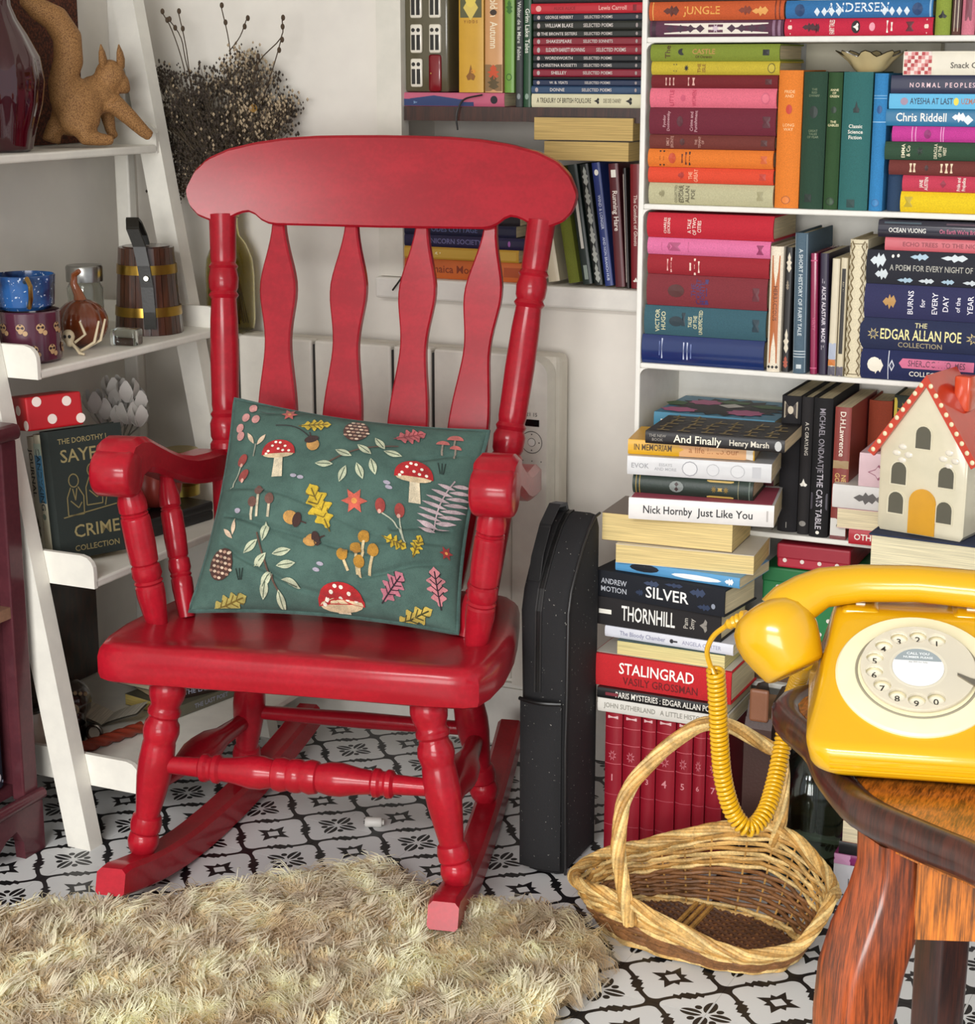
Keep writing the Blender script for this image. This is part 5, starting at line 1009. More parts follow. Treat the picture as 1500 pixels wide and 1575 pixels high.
def along(P, x, w, off):
    L = []
    for i, p in enumerate(P):
        t_ = (P[min(i+1, len(P)-1)] - P[max(i-1, 0)]).normalized(); nrm = Vector((-t_.y, t_.x))
        c = p + nrm * off
        L.append([(x - w, c.x, c.y), (x + w, c.x, c.y), (x + w, c.x - nrm.x * .004, c.y - nrm.y * .004), (x - w, c.x - nrm.x * .004, c.y - nrm.y * .004)])
    return L
for dx in (-.004, .004): MB().loft(along(pp_[3:], -.012 + dx, .0012, .0022)).build('zip_track', mat('#1c1b1b', 'plain'), bg)
MB().loft(along(pp_[3:], -.012, .0022, .0014)).build('zip', mat('#0c0c0c', 'satin'), bg)
MB().tube([(.0315, p.x + .003, p.y) for p in pp_], .0022, 8).build('piping', mat('#242323', 'satin'), bg, True)
mb = MB(); mb.grid(lambda a, b: (-.036 + .064 * a, -.010 - .012 * math.sin(math.pi * a) ** .6 * math.sin(math.pi * (.08 + .9 * b)) ** .7, .012 + .255 * b), 10, 14)
mb.build('front_pocket', BAG, bg, True)
MB().tube([(-.036 + .064 * k / 8, -.012 - .008 * math.sin(math.pi * k / 8), .270) for k in range(9)], .003, 8).build('pocket_hem', mat('#141414', 'satin'), bg, True)
MB().loft([[(-.034, y, z), (-.016, y - .002, z), (-.016, y + .003, z + .004), (-.034, y + .003, z + .004)] for y, z in ((.012, .440), (.022, .472), (.050, .510), (.085, .532), (.110, .529), (.120, .508))]).build('carry_strap', mat('#111112', 'fabric'), bg)
# ------------------------------------------------------------------ right hand pile on the floor with the pottery cottage
GR = 'books in the right hand pile on the floor'
s = Stack(2.362, 0, GR, .125)
XL = -.538
s.add('thick white paperback with a round black logo, lowest of the right hand floor pile', XL, -.335, .046, '#d5d4d8', [('e', .16, .42, .035, .18, '#1a181c'), ('r', .11, .42, .006, .3, '#5a5a5e'), ('t', 'TENDER', .36, .38, .14, '#9a9aa0', 0, .2)], hard=False, D=.128)
s.add('thin magenta paperback with white letters, right hand floor pile', XL, -.342, .016, '#8a2a68', [('r', .06, .5, .12, .96, '#d49ac0'), ('t', 'THE NOTTING HILL', .55, .5, .4, '#e6c8dc', 0, .5)], hard=False)
s.add('black paperback with faint silver letters, right hand floor pile', XL + .006, -.338, .019, '#1b1a1d', [('t', 'ES NESBIT', .3, .5, .5, '#8d8a94', 0, .4)], hard=False)
s.add('paperback with cream page edges outwards, lower in the right hand floor pile', XL + .010, -.345, .033, '#8d4a3a', (), rev=True, hard=False, pages='#ddd0ae')
for k, (T_, c, nm) in enumerate(((.04, '#3c4a5a', 'slate'), (.045, '#7d6a4a', 'khaki'), (.038, '#a89c8a', 'stone'), (.05, '#4a2a2e', 'maroon'), (.042, '#2c4038', 'pine green'), (.036, '#b09a6a', 'straw'), (.045, '#5a5a60', 'steel grey'), (.048, '#80452e', 'russet'), (.027, '#c9c2b2', 'bone white'))):
    s.add('plain %s paperback in the middle of the right hand floor pile, behind the telephone' % nm, -.500 + .004 * (k % 3), -.318, T_, c, hard=False, D=.128)
MB.last = None
hb_ = s.add('thick navy hardback with cream page edges outwards, topmost of the right hand pile', -.497, -.30, .056, '#26304a', (), dy=-.03, rev=True, pages='#e6dcb8', D=.155, yaw=-4)
zt_ = s.z
ho = thing('pottery_cottage', 'cream pottery cottage with a red dotted roof and yellow door on the navy hardback', 'ornament', (-.4340, 2.392, zt_ + .0004), -13.4974)
CW, CH, CA, CDp = .0610, .114, .204, .085
cream = mat('#e2d9bd', 'ceramic'); rr_ = mat('#c8371c', 'ceramic')
q = [(-CW + .004, 0), (CW - .004, 0), (CW, .006), (CW + .001, CH), (0, CA), (-CW - .001, CH), (-CW, .006)]
mb = MB(); mb.loft([[(x * (1 - d/.053), y, .095 + (z - .095) * (1 - d/.095)) for x, z in q] for y, d in ((-.0425, .003), (-.0405, 0), (.0405, 0), (.0425, .003))]); mb.build('walls', cream, ho, True, ang=30)
sl = math.atan2(CA - CH, CW)
for s_ in (-1, 1):
    ux, uz = math.cos(sl) * s_, -math.sin(sl); nx, nz = math.sin(sl) * s_, math.cos(sl)
    Lr = math.hypot(CW, CA - CH) + .014
    q = [(0 + nx * 0, CA + .001), (ux * Lr, CA + .001 + uz * Lr), (ux * Lr + nx * .008, CA + .001 + uz * Lr + nz * .008), (0, CA + .001 + .0085 / nz * (nz if nz else 1) + .003)]
    mb = MB(); mb.prism(q, -.0465, .0465); mb.build('roof_slope', rr_, ho)
    mb = MB(); mb.prism([(0, CA - .002), (ux * Lr, CA - .002 + uz * Lr), (ux * Lr + nx * .011, CA - .002 + uz * Lr + nz * .011), (0, CA + .013)], -.0475, -.0425); rf = mb.build('barge_board', rr_, ho)
    mb = MB()
    for k in range(9):
        d = .004 + k * (Lr - .010) / 8; x, z = ux * d + nx * .0055, CA - .001 + uz * d + nz * .0055
        mb.ell((x, -.0475, z), (.0032, .0012, .0034), 10, 6)
    mb.build('cream_dots', mat('#f0e2b8', 'ceramic'), rf, True)['kind'] = 'stuff'
MB().rbox(.018, .040, .0, .024, .165, .212, .003).build('chimney', mat('#d8502a', 'ceramic'), ho, True)
def arch(cx_, z0, w, hh_, n=8): return [(cx_ - w, z0), (cx_ + w, z0)] + [(cx_ + w*math.cos(math.pi*k/n), z0 + hh_ - w + w*math.sin(math.pi*k/n)) for k in range(n + 1)]
for cx_, z0, w, hh_ in ((-.001, .118, .0105, .030), (-.033, .066, .0105, .030), (.034, .070, .0105, .028), (-.035, .026, .0105, .029), (.034, .022, .0105, .029)):
    f = MB(); f.prism(arch(cx_, z0 - .002, w + .0022, hh_ + .004), -.0434, -.0415); f = f.build('window', cream, ho)
    MB().prism(arch(cx_, z0, w, hh_), -.0438, -.0430).build('opening', mat('#5d5a4c', 'satin'), f)
MB().prism(arch(.003, .002, .0190, .062, 12), -.0445, -.0415).build('door', mat('#dc9f22', 'ceramic'), ho)
for cx_, z_ in ((-.030, .108), (.036, .108)):
    for dx, dz in ((0, .009), (-.008, 0), (.009, -.001), (0, -.009)): MB().ell((cx_ + dx, -.0425, z_ + dz), (.0062, .0016, .0042), 10, 6).build('raised_brick', mat('#efe8d6', 'ceramic'), ho, True)
# ------------------------------------------------------------------ glass demijohn
dj = thing('demijohn', 'large round greenish glass demijohn on the floor between the two piles', 'bottle', (-.5895, 2.418, 0))
pr = [(.036, 0), (.045, .004), (.0490, .02), (.0500, .08), (.0495, .115), (.045, .145), (.036, .170), (.022, .185), (.017, .195), (.017, .235), (.020, .237), (.020, .246)]
mb = MB().loft([ring(r, z, 40) for r, z in pr + [(r - .003, max(z, .006)) for r, z in pr[::-1]]]); mb.build('glass_body', glass('#dcebe2', .05, 'greenish glass'), dj, True)
MB().loft([ring(r, z, 24) for r, z in ((.0002, .240), (.0165, .240), (.018, .262), (.0002, .262))]).build('cork', mat('#8a6a40', 'cork'), dj, True)
# ------------------------------------------------------------------ pie-crust side table
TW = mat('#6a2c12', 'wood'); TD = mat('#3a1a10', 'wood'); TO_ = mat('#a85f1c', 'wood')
TX, TY, TZ = -.088, 1.462, .6095
tb_ = thing('side_table', 'reddish wooden side table with a scalloped moulded top and cabriole legs', 'table', (TX, TY, 0))
def scal(k, n=96):
    a = 2*math.pi*k/n; ad = math.degrees(a)
    return a, .2675 + .040 * max(0, math.cos(math.radians(4 * (ad - 178)))) ** 2.2 + .005 * max(0, math.cos(math.radians(4 * (ad - 226)))) ** 6
def tl(d, z, n=96): return [((scal(k)[1] - d) * math.cos(scal(k)[0]), (scal(k)[1] - d) * math.sin(scal(k)[0]), z) for k in range(n)]
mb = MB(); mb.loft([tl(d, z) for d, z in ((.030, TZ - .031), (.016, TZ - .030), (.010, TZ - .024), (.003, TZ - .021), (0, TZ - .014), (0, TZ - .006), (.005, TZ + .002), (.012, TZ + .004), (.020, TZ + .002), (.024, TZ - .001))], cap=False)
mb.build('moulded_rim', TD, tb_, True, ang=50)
mb = MB(); mb.loft([tl(.0235, TZ - .036), tl(.0235, TZ)]); mb.build('tabletop', TO_, tb_)
for k in range(4):
    a = R(226 + 90 * k) if k != 3 else R(140.8); ca, sa = math.cos(a), math.sin(a); L = []
    front = k == 0
    for r, z, w in (((.232, TZ - .032, .0225), (.231, .553, .0225), (.236, .530, .024), (.246, .502, .0265), (.256, .470, .0265), (.261, .43, .025), (.263, .36, .0225), (.255, .25, .019), (.240, .12, .016), (.238, .05, .017), (.250, .012, .021), (.254, 0, .020)) if k != 3 else ((.218, TZ - .032, .021), (.218, .4, .020), (.219, .2, .019), (.222, 0, .018))):
        o_ = []
        for dx, dy in rrect(-w, w, -w, w, w * .35, 3): o_.append((ca * (r + dx) - sa * dy, sa * (r + dx) + ca * dy, z))
        L.append(o_)
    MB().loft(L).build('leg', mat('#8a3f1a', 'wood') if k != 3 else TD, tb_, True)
for k in range(4):
    a0, a1 = R(226 + 90 * k), R(316 + 90 * k)
    p, q_ = Vector((math.cos(a0), math.sin(a0))) * .238, Vector((math.cos(a1), math.sin(a1))) * .238
    d = (q_ - p).normalized(); nr = Vector((d.y, -d.x)) * .010; p, q_ = p + d * .025, q_ - d * .025
    mb = MB()
    mb.loft([[(v.x, v.y, TZ - .030), (v.x + nr.x, v.y + nr.y, TZ - .030), (v.x + nr.x, v.y + nr.y, zb), (v.x, v.y, zb)] for v, zb in ((p, .500), (p + (q_ - p) * .25, .512), (p + (q_ - p) * .5, .518), (p + (q_ - p) * .75, .512), (q_, .500))])
    mb.build('apron', TO_, tb_)
# ------------------------------------------------------------------ yellow rotary telephone
q = M_('yellow telephone plastic'); q.p.inputs['Base Color'].default_value = lin('#cf9c0e'); q.p.inputs['Roughness'].default_value = .22; q.p.inputs['Coat Weight'].default_value = .3
YL = q.m
A_ = R(13.8)
PX, PY = -0.3077 + .072 * math.cos(A_) , 1.2912 + .072 * math.sin(A_)
ph = thing('telephone', 'bright yellow rotary dial telephone with a cream dial on the side table', 'telephone', (PX, PY, TZ + .0046), 13.8)
def body_loop(z, fy, by, hw, r): return [(x, y, z) for x, y in rrect(-hw, hw, fy, by, r, 5)]
L = []
for z, fy, by, hw in ((.003, .004, .186, .074), (.0055, .0015, .188, .078), (.010, 0, .189, .081), (.022, -.001, .189, .084), (.0265, .001, .189, .0845), (.030, .007, .189, .084), (.045, .034, .188, .0785), (.060, .061, .187, .0745), (.075, .088, .186, .0705), (.084, .105, .185, .0685), (.091, .118, .183, .0665), (.095, .127, .181, .0645), (.0965, .133, .178, .0615)):
    L.append(body_loop(z, fy, by, hw, min(.020, (by - fy) * .4)))
MB().loft(L).build('body', YL, ph, True, ang=60)
for z in (.009, .014, .019): MB().tube([(-.066, -.0002 - .0005, z), (.066, -.0007, z)], .0009, 6).build('ridge', YL, ph, True)
MB().rbox(-.058, .058, .01, .175, 0, .0042, .01).build('base_plate', mat('#2a2a28'), ph)
for x in (-.045, .045):
    MB().rbox(x - .016, x + .016, .132, .176, .088, .0985, .005).build('cradle_rest', YL, ph, True)
    MB().rbox(x - .016, x + .016, .173, .183, .090, .107, .004).build('cradle_horn', YL, ph, True)
    MB().rbox(x - .004, x + .004, .146, .158, .0983, .1000, .001).build('plunger', mat('#d9d2c0', 'satin'), ph, True)
for k in range(7):
    MB().box(-.0846 + .0003 * k, -.0835 + .0012*k, .03 + .0002, .034, .03, .031).build('side_vent', YL, ph) if k < 0 else None
sa = math.atan2(.54, 1) ; su = Vector((0, math.cos(sa), math.sin(sa))); sn = Vector((0, -math.sin(sa), math.cos(sa))); sx = Vector((1, 0, 0))
DC = Vector((0, .0700, .0638)) + sn * .0008
def D(x, y, h): return DC + sx * x + su * y + sn * h
def disc(mb, prof, n=64): return mb.loft([[D(r*math.cos(2*math.pi*k/n), r*math.sin(2*math.pi*k/n), h) for k in range(n)] for r, h in prof])
disc(MB(), [(.0002, -.006), (.0635, -.006), (.0640, .0015), (.0625, .0035), (.046, .005), (.0002, .005)]).build('dial_plate', mat('#e3d9b4', 'satin'), ph, True)
disc(MB(), [(.0462, .0048), (.0475, .0055), (.0488, .0050), (.0475, .0046)]).build('dial_rim', mat('#8d8672', 'satin'), ph, True)
for k in range(10):
    a = R(55 + 25.5 * k + 9); x, y = .0345 * math.cos(a), .0345 * math.sin(a)
    mb = MB(); mb.loft([[D(x + r*math.cos(2*math.pi*j/20), y + r*math.sin(2*math.pi*j/20), h) for j in range(20)] for r, h in ((.0066, .0046), (.0066, .0056), (.0002, .0057))]); d_ = mb.build('number_disc', mat('#e6e0cc', 'satin'), ph, True)
    mb = MB(); put_text(mb, '1234567890'[k], lambda u, v, x=x, y=y: D(x + u, y + v, .0060), .0062); mb.build('number', mat('#26231e', 'ink'), d_)
def wheel():
    c = bpy.data.curves.new('w', 'CURVE'); c.dimensions = '2D'; c.fill_mode = 'BOTH'; c.extrude = .0012; c.bevel_depth = .0004; c.bevel_resolution = 1
    def circ(x, y, r, n=28):
        sp = c.splines.new('POLY'); sp.points.add(n - 1); sp.use_cyclic_u = True
        for k in range(n): sp.points[k].co = (x + r*math.cos(2*math.pi*k/n), y + r*math.sin(2*math.pi*k/n), 0, 1)
    circ(0, 0, .0445, 64); circ(0, 0, .0225, 48)
    for k in range(10): a = R(55 + 25.5 * k + 9); circ(.0345*math.cos(a), .0345*math.sin(a), .0072)
    o = bpy.data.objects.new('w', c); me = bpy.data.meshes.new_from_object(o); bpy.data.objects.remove(o); bpy.data.curves.remove(c)
    mb = MB(); mb.v = [tuple(D(v.co.x, v.co.y, .0095 + v.co.z)) for v in me.vertices]; mb.f = [tuple(p.vertices) for p in me.polygons]; bpy.data.meshes.remove(me); return mb
q = M_('clear acrylic'); q.p.inputs['Base Color'].default_value = lin('#e2dac6'); q.p.inputs['Transmission Weight'].default_value = .35; q.p.inputs['Roughness'].default_value = .16; q.p.inputs['IOR'].default_value = 1.3
wheel().build('finger_wheel', q.m, ph, True, ang=30)
disc(MB(), [(.0235, .0046), (.0235, .0100), (.0225, .0112), (.0205, .0112), (.0200, .0106), (.0002, .0106)]).build('hub_ring', mat('#c9c2ae', 'satin'), ph, True)
hb2 = disc(MB(), [(.0200, .0106), (.0200, .0111), (.0002, .0112)]).build('hub_label', mat('#e6e6e4', 'satin'), ph, True)
mb = MB(); n = 20; mb.add([D(.0196*math.cos(a), .0196*math.sin(a), .0115) for a in [R(20 + 140*k/n) for k in range(n + 1)]], [tuple(range(n + 1))]); mb.build('grey_band', mat('#8d9698', 'ink'), hb2)
mb = MB(); put_text(mb, 'CALL YOU', lambda u, v: D(u, .0140 + v, .0117), .0026); put_text(mb, 'NUMBER PLEASE', lambda u, v: D(u, .0100 + v, .0117), .0022); mb.build('label_print', mat('#eef0f0', 'ink'), hb2)
mb = MB(); put_text(mb, 'dial 999 for help', lambda u, v: D(u, .0050 + v, .0116), .0016); mb.build('label_print', mat('#9a9a96', 'ink'), hb2)
mb = MB(); mb.loft([[D(x, y, h) for x, y, h in ((a, b - w, .011), (a, b + w, .011), (a, b + w, .0125), (a, b - w, .0125))] for a, b, w in ((.030, -.006, .0012), (.040, -.0125, .0028), (.054, -.018, .0050))]); mb.build('finger_stop', mat('#a8a49a', 'metal'), ph)
# handset with its coiled cord
hs = thing('handset', 'yellow telephone handset with a coiled cord resting on the cradle', 'telephone handset', (PX, PY, TZ + .0046), 13.8)
path = [(-.110, .136, .088), (-.103, .139, .0960), (-.090, .144, .1045), (-.076, .150, .1110), (-.045, .153, .1155), (0, .154, .1172), (.045, .153, .1155), (.076, .150, .1110), (.090, .144, .1045), (.103, .139, .0960), (.110, .136, .088)]
MB().tube(path, [.020, .0195, .0180, .0162, .0150, .0145, .0150, .0162, .0180, .0195, .020], 18, sq=1.15).build('handle', YL, hs, True, ang=60)
cup = [(0, .006), (.03, .016), (.10, .026), (.22, .0325), (.38, .0350), (.55, .0345), (.72, .0315), (.86, .0285), (.95, .0265), (.985, .0245), (1, .021)]
for s_ in (-1, 1): MB().turn((s_*.127, .137, .098), (s_*.0955, .116, .047), cup, 28).build('mouthpiece' if s_ < 0 else 'earpiece', YL, hs, True, ang=60)
def H_(x, y, z):  # world point into the handset frame
    v = Vector((x - PX, y - PY, z - TZ - .0046)); c, s_ = math.cos(-A_), math.sin(-A_); return Vector((c*v.x - s_*v.y, s_*v.x + c*v.y, v.z))
def spline(P, n):
    P = [Vector(p) for p in P]; P = [P[0]*2 - P[1]] + P + [P[-1]*2 - P[-2]]; out = []
    for i in range(1, len(P) - 2):
        for k in range(n):
            t = k / n; a, b, c, d = P[i-1], P[i], P[i+1], P[i+2]
            out.append(.5 * ((2*b) + (c - a)*t + (2*a - 5*b + 4*c - d)*t*t + (3*b - a - 3*c + d)*t**3))
    out.append(P[-2]); return out
w1 = [H_(*p) for p in ((-0.409, 1.425, 0.6949), (-0.4285, 1.43, 0.6828), (-0.4413, 1.435, 0.6702), (-0.4484, 1.44, 0.6547), (-0.4471, 1.445, 0.6402), (-0.4421, 1.445, 0.6301))]
MB().turn(w1[0], w1[1], [(0, .0058), (.15, .0068), (.3, .0052), (.4, .0062), (.5, .0048), (.6, .0058), (.75, .0044), (.85, .0050), (1, .0032)], 14).build('cord_boot', YL, hs, True)
MB().tube(spline(w1[1:], 6), .0024, 8).build('cord_tail', YL, hs, True)
cp = [H_(*p) for p in ((-0.4417, 1.445, 0.6362), (-0.4405, 1.45, 0.6046), (-0.439, 1.455, 0.5664), (-0.4357, 1.46, 0.528), (-0.4271, 1.465, 0.4963), (-0.4135, 1.47, 0.4816), (-0.4045, 1.49, 0.4905), (-0.4041, 1.52, 0.5109), (-0.4049, 1.545, 0.5402), (-0.4004, 1.55, 0.5776), (-0.3873, 1.53, 0.6143), (-0.3792, 1.51, 0.6322))]
C_ = spline(cp, 30)
def coil(path, r, turns, per=12):
    # even steps along the path, a helix round it
    d = [0]
    for a, b in zip(path, path[1:]): d.append(d[-1] + (b - a).length)
    N = turns * per; out = []; up = None; j = 0
    for i in range(N + 1):
        s_ = d[-1] * i / N
        while j < len(d) - 2 and d[j+1] < s_: j += 1
        f = (s_ - d[j]) / max(d[j+1] - d[j], 1e-9); p = path[j].lerp(path[j+1], f); t = (path[j+1] - path[j]).normalized()
        if up is None: up = t.orthogonal().normalized()
        up = (up - t * up.dot(t)).normalized(); b = t.cross(up); a = 2*math.pi*i/per
        out.append(p + (up*math.cos(a) + b*math.sin(a)) * r)
    return out
MB().tube(coil(C_, .0068, 84), .00205, 7).build('coiled_cord', YL, hs, True, ang=80)
# ------------------------------------------------------------------ wicker trug
WK = [mat(c, 'wicker') for c in ('#cda563', '#b58846', '#dcbc7c')]; DKW = mat('#56351f', 'wicker'); DK2 = mat('#80552f', 'wicker')
bk_ = thing('wicker_basket', 'oval wicker trug with a tall twisted handle on the tiled floor', 'basket', (-.668, 2.152, 0), -4)
BZ = [(0, .1), (20, .09), (45, .109), (60, .128), (75, .136), (90, .122), (105, .1), (130, .074), (165, .064), (185, .064), (210, .072), (240, .084), (256, .082), (270, .066), (285, .049), (300, .041), (330, .054), (345, .078), (360, .1)]
def bsk(phi, k):
    """k 0 at the foot, 1 at the rim"""
    c_, s_ = math.cos(phi), math.sin(phi)
    d = math.degrees(phi) % 360; T_ = BZ
    for (a_, z_), (b_, y_) in zip(T_, T_[1:]):
        if a_ <= d <= b_: f = (d - a_) / (b_ - a_); zr = z_ + (y_ - z_) * f; break
    fx = .135 + .045 * k ** .8; fy = .078 + .028 * k ** .8
    c_, s_ = math.copysign(abs(c_) ** .84, c_), math.copysign(abs(s_) ** .84, s_); return Vector((fx * c_, fy * s_, .004 + (zr - .004) * k))
def twist(path, R_, r, strands, turns, closed, mats, name, parent):
    m = len(path)
    for q_ in range(strands):
        P = []; up = None
        for i, p in enumerate(path):
            t = ((path[(i+1) % m] - path[i-1]) if closed else (path[min(i+1, m-1)] - path[max(i-1, 0)])).normalized()
            ref = Vector((0, 0, 1)) if closed else Vector((.5, -.8, .1))
            b = t.cross(ref).normalized(); u = b.cross(t); a = 2*math.pi*(q_ / strands + turns * i / (m if closed else m - 1))
            P.append(p + (u*math.cos(a) + b*math.sin(a)) * R_)
        MB().tube(P, r, 7, closed).build(name, mats[q_ % len(mats)], parent, True)
rim = [bsk(2*math.pi*i/140, 1) for i in range(140)]
twist(rim, .0056, .0031, 7, 7, True, WK, 'rim_strand', bk_)
NR = 30
for i in range(NR):
    a = 2*math.pi*i/NR; MB().tube([bsk(a, k/6) * 1 for k in range(7)], .0016, 6).build('rib', WK[1], bk_, True)
for j in range(19):
    k = .03 + .92 * j / 18; P = []
    for i in range(NR * 4):
        a = 2*math.pi*i/(NR*4); p = bsk(a, k); o = Vector((math.cos(a), math.sin(a), 0)); P.append(p + o * .0026 * math.cos(NR * a / 2 + math.pi * j) + Vector((0, 0, .0012 * math.sin(3 * a + j))))
    MB().tube(P, (.0031 if j else .0042), 6, True).build('weaver', (WK[0], WK[2], WK[1])[j % 3] if j > 9 or j < 2 else DK2, bk_, True)
mb1, mb2_ = MB(), MB()
def inside(x, y): return (x / .137) ** 2 + (y / .080) ** 2 < 1
for i in range(-13, 14):
    x = i * .0100; ymax = .079 * math.sqrt(max(0, 1 - (x / .137) ** 2))
    n = max(4, int(ymax / .0022)); mb1.tube([(x, -ymax + 2*ymax*k/n, .0062 + .0018 * math.cos(math.pi * ((-ymax + 2*ymax*k/n) / .0062 + i))) for k in range(n + 1)], .0021, 5)
for j in range(-12, 13):
    y = j * .0062; xmax = .136 * math.sqrt(max(0, 1 - (y / .080) ** 2)); n = max(6, int(xmax / .0025))
    mb2_.tube([(-xmax + 2*xmax*k/n, y, .0062 - .0018 * math.cos(math.pi * ((-xmax + 2*xmax*k/n) / .0100 + j))) for k in range(n + 1)], .0026, 5)
mb1.build('base_stakes', DK2, bk_, True)['kind'] = 'stuff'; mb2_.build('base_weave', DKW, bk_, True)['kind'] = 'stuff'
for x in (-.035, -.024, -.013): MB().tube([(x, -.074, .0105), (x, 0, .0115), (x, .074, .0105)], .0036, 6).build('base_stick', WK[1], bk_, True)
h0, h1 = bsk(math.radians(-105), 1), bsk(math.radians(72), 1)
hp = spline([h0 + Vector((0, 0, -.03)), h0 + Vector((-.010, -.006, .03)), h0 + Vector((-.018, -.002, .09)), (h0.x - .012, h0.y + .030, .240), ((h0.x*.55 + h1.x*.45), (h0.y + h1.y)/2, .308), (h1.x - .010, h1.y - .025, .262), h1 + Vector((.004, -.002, .10)), h1 + Vector((.006, 0, .03)), h1 + Vector((0, 0, -.03))], 14)
twist(hp, .0066, .0036, 7, 2.6, False, WK, 'handle_strand', bk_)

# ------------------------------------------------------------------ cushion on the chair (same frame as the chair)
cu_ = thing('cushion', 'dark green cushion printed with toadstools and autumn leaves on the red chair', 'cushion', (-1.197, 1.953, 0), 12)
CTL, CTR, CBR, CBL = [Vector(p) for p in ((-0.181, 0.345, 0.6662), (0.207, 0.345, 0.6338), (0.2026, 0.165, 0.3832), (-0.1933, 0.165, 0.3887))]
CN = (CTR - CTL).cross(CBL - CTL).normalized()
if CN.y > 0: CN = -CN
CL1, CR1, CR0, CL0 = [Vector(p) for p in ((250, 45), (1415, 190), (1260, 1118), (40, 1045))]
CREASE = [[Vector(p) for p in q_] for q_ in (((215, 640), (330, 665), (480, 715), (640, 765), (800, 815), (900, 830)), ((205, 765), (300, 835), (430, 905), (560, 980), (700, 1015), (880, 1035)), ((860, 935), (980, 905), (1100, 865), (1300, 828)), ((1120, 385), (1240, 345), (1370, 320)), ((1010, 715), (1130, 695), (1270, 690)), ((330, 110), (420, 128), (500, 120)))]
def cush(u, v, side=1):
    """u, v in -1..1; side 1 = front"""
    # pinched sides and drawn-out corners
    k = .075 * (1 - u * u) * abs(v) ** 3 * (1 if v > 0 else -1); l = .060 * (1 - v * v) * abs(u) ** 3 * (1 if u > 0 else -1)
    uu, vv = (u - l + 1) / 2, (v - k + 1) / 2
    p = CBL.lerp(CBR, uu).lerp(CTL.lerp(CTR, uu), vv)
    w = max(0, (1 - u * u)) * max(0, (1 - v * v))
    h = .074 * w ** .40 * (.5 + .5 * w ** .35)
    edge = min(1, 3 * w)
    P_ = CL0.lerp(CR0, (u + 1)/2).lerp(CL1.lerp(CR1, (u + 1)/2), (v + 1)/2); cr_d = 0
    for pl_ in CREASE:
        for a_, b_ in zip(pl_, pl_[1:]):
            ab = b_ - a_; t_ = max(0, min(1, (P_ - a_).dot(ab) / ab.dot(ab))); dd = (P_ - a_ - ab * t_); sg = dd.dot(Vector((-ab.y, ab.x)))
            cr_d = max(cr_d, math.exp(-(dd.length / 11) ** 2), key=abs)
    f1 = math.exp(-((v + .12 + .26 * u + .05 * math.sin(4 * u)) / .022) ** 2) * max(0, 1 - u) * .6
    f2 = math.exp(-((v + .42 - .22 * u) / .024) ** 2) * max(0, u + .15) * .9
    f3 = math.exp(-((v + .45 + .35 * u) / .026) ** 2) * max(0, .5 - u) * .6
    f4 = math.exp(-((v - .72 + .1 * math.sin(3 * u)) / .05) ** 2) * max(0, u - .2) * .7
    h -= (.005 * (f1 + f2 + f3 + f4) + .0055 * cr_d) * edge
    h += .006 * edge * (math.sin(5 * u + 2 * v) + math.sin(7 * v - 3 * u)) * .5
    return p + CN * (h if side > 0 else -.7 * .062 * w ** .45)
q = M_('cushion cotton'); n = q.noise(1500, 1); g = q.noise(40, 3)
q.col(q.mix(q.ramp(n * .6 + g * .4, .35, .65), '#3c544d', '#4e6a61')); q.p.inputs['Roughness'].default_value = .95; q.bump(n, .5, .0006)
CM = q.m
MB().grid(lambda a, b: cush(2*a - 1, 2*b - 1, 1), 170, 150).build('front_cover', CM, cu_, True, ang=80)
MB().grid(lambda a, b: cush(2*a - 1, 2*b - 1, -1), 24, 20).build('back_cover', CM, cu_, True, ang=80)
pe = [cush(-1 + 2*k/40, -1) for k in range(40)] + [cush(1, -1 + 2*k/36) for k in range(36)] + [cush(1 - 2*k/40, 1) for k in range(40)] + [cush(-1, 1 - 2*k/36) for k in range(36)]
MB().tube(pe, .0036, 8, True).build('piping', mat('#3f5a54', 'fabric'), cu_, True)
# the printed pattern: thin patches that follow the cloth; layout units of the print
LC = [Vector(p) for p in ((250, 45), (1415, 190), (1260, 1118), (40, 1045))]
def lay2uv(x, y):
    a, b = .5, .5; P = Vector((x, y))
    for _ in range(8):
        f = LC[3].lerp(LC[2], a).lerp(LC[0].lerp(LC[1], a), b) - P
        da = (LC[2] - LC[3]).lerp(LC[1] - LC[0], b); db = LC[0].lerp(LC[1], a) - LC[3].lerp(LC[2], a)
        det = da.x * db.y - da.y * db.x
        a -= (f.x * db.y - f.y * db.x) / det; b -= (da.x * f.y - da.y * f.x) / det
    return a * 2 - 1, b * 2 - 1
def cpt(x, y, off):
    u, v = lay2uv(x, y); u = max(-.985, min(.985, u)); v = max(-.985, min(.985, v)); e = .01
    p = cush(u, v); n = (cush(u + e, v) - cush(u - e, v)).cross(cush(u, v + e) - cush(u, v - e)).normalized()
    if n.dot(CN) < 0: n = -n
    return p + n * off
PR = {}
def patch(nm, col, P, lvl=1):
    b = PR.setdefault((nm, col), MB())
    off = .0022 + .0003 * lvl
    c = (sum(p[0] for p in P) / len(P), sum(p[1] for p in P) / len(P)); n = len(P)
    P = [tuple(Vector(p).lerp(Vector(q_), k/2)) for p, q_ in zip(P, P[1:] + P[:1]) for k in range(2)]; n = len(P)
    R_ = [[(c[0] + (p[0] - c[0]) * f, c[1] + (p[1] - c[1]) * f) for p in P] for f in (.33, .66, 1)]
    b.add([cpt(*c, off)] + [cpt(*p, off) for r in R_ for p in r],
          [(0, 1 + k, 1 + (k+1) % n) for k in range(n)] + [(1 + j*n + k, 1 + (j+1)*n + k, 1 + (j+1)*n + (k+1) % n, 1 + j*n + (k+1) % n) for j in range(2) for k in range(n)])
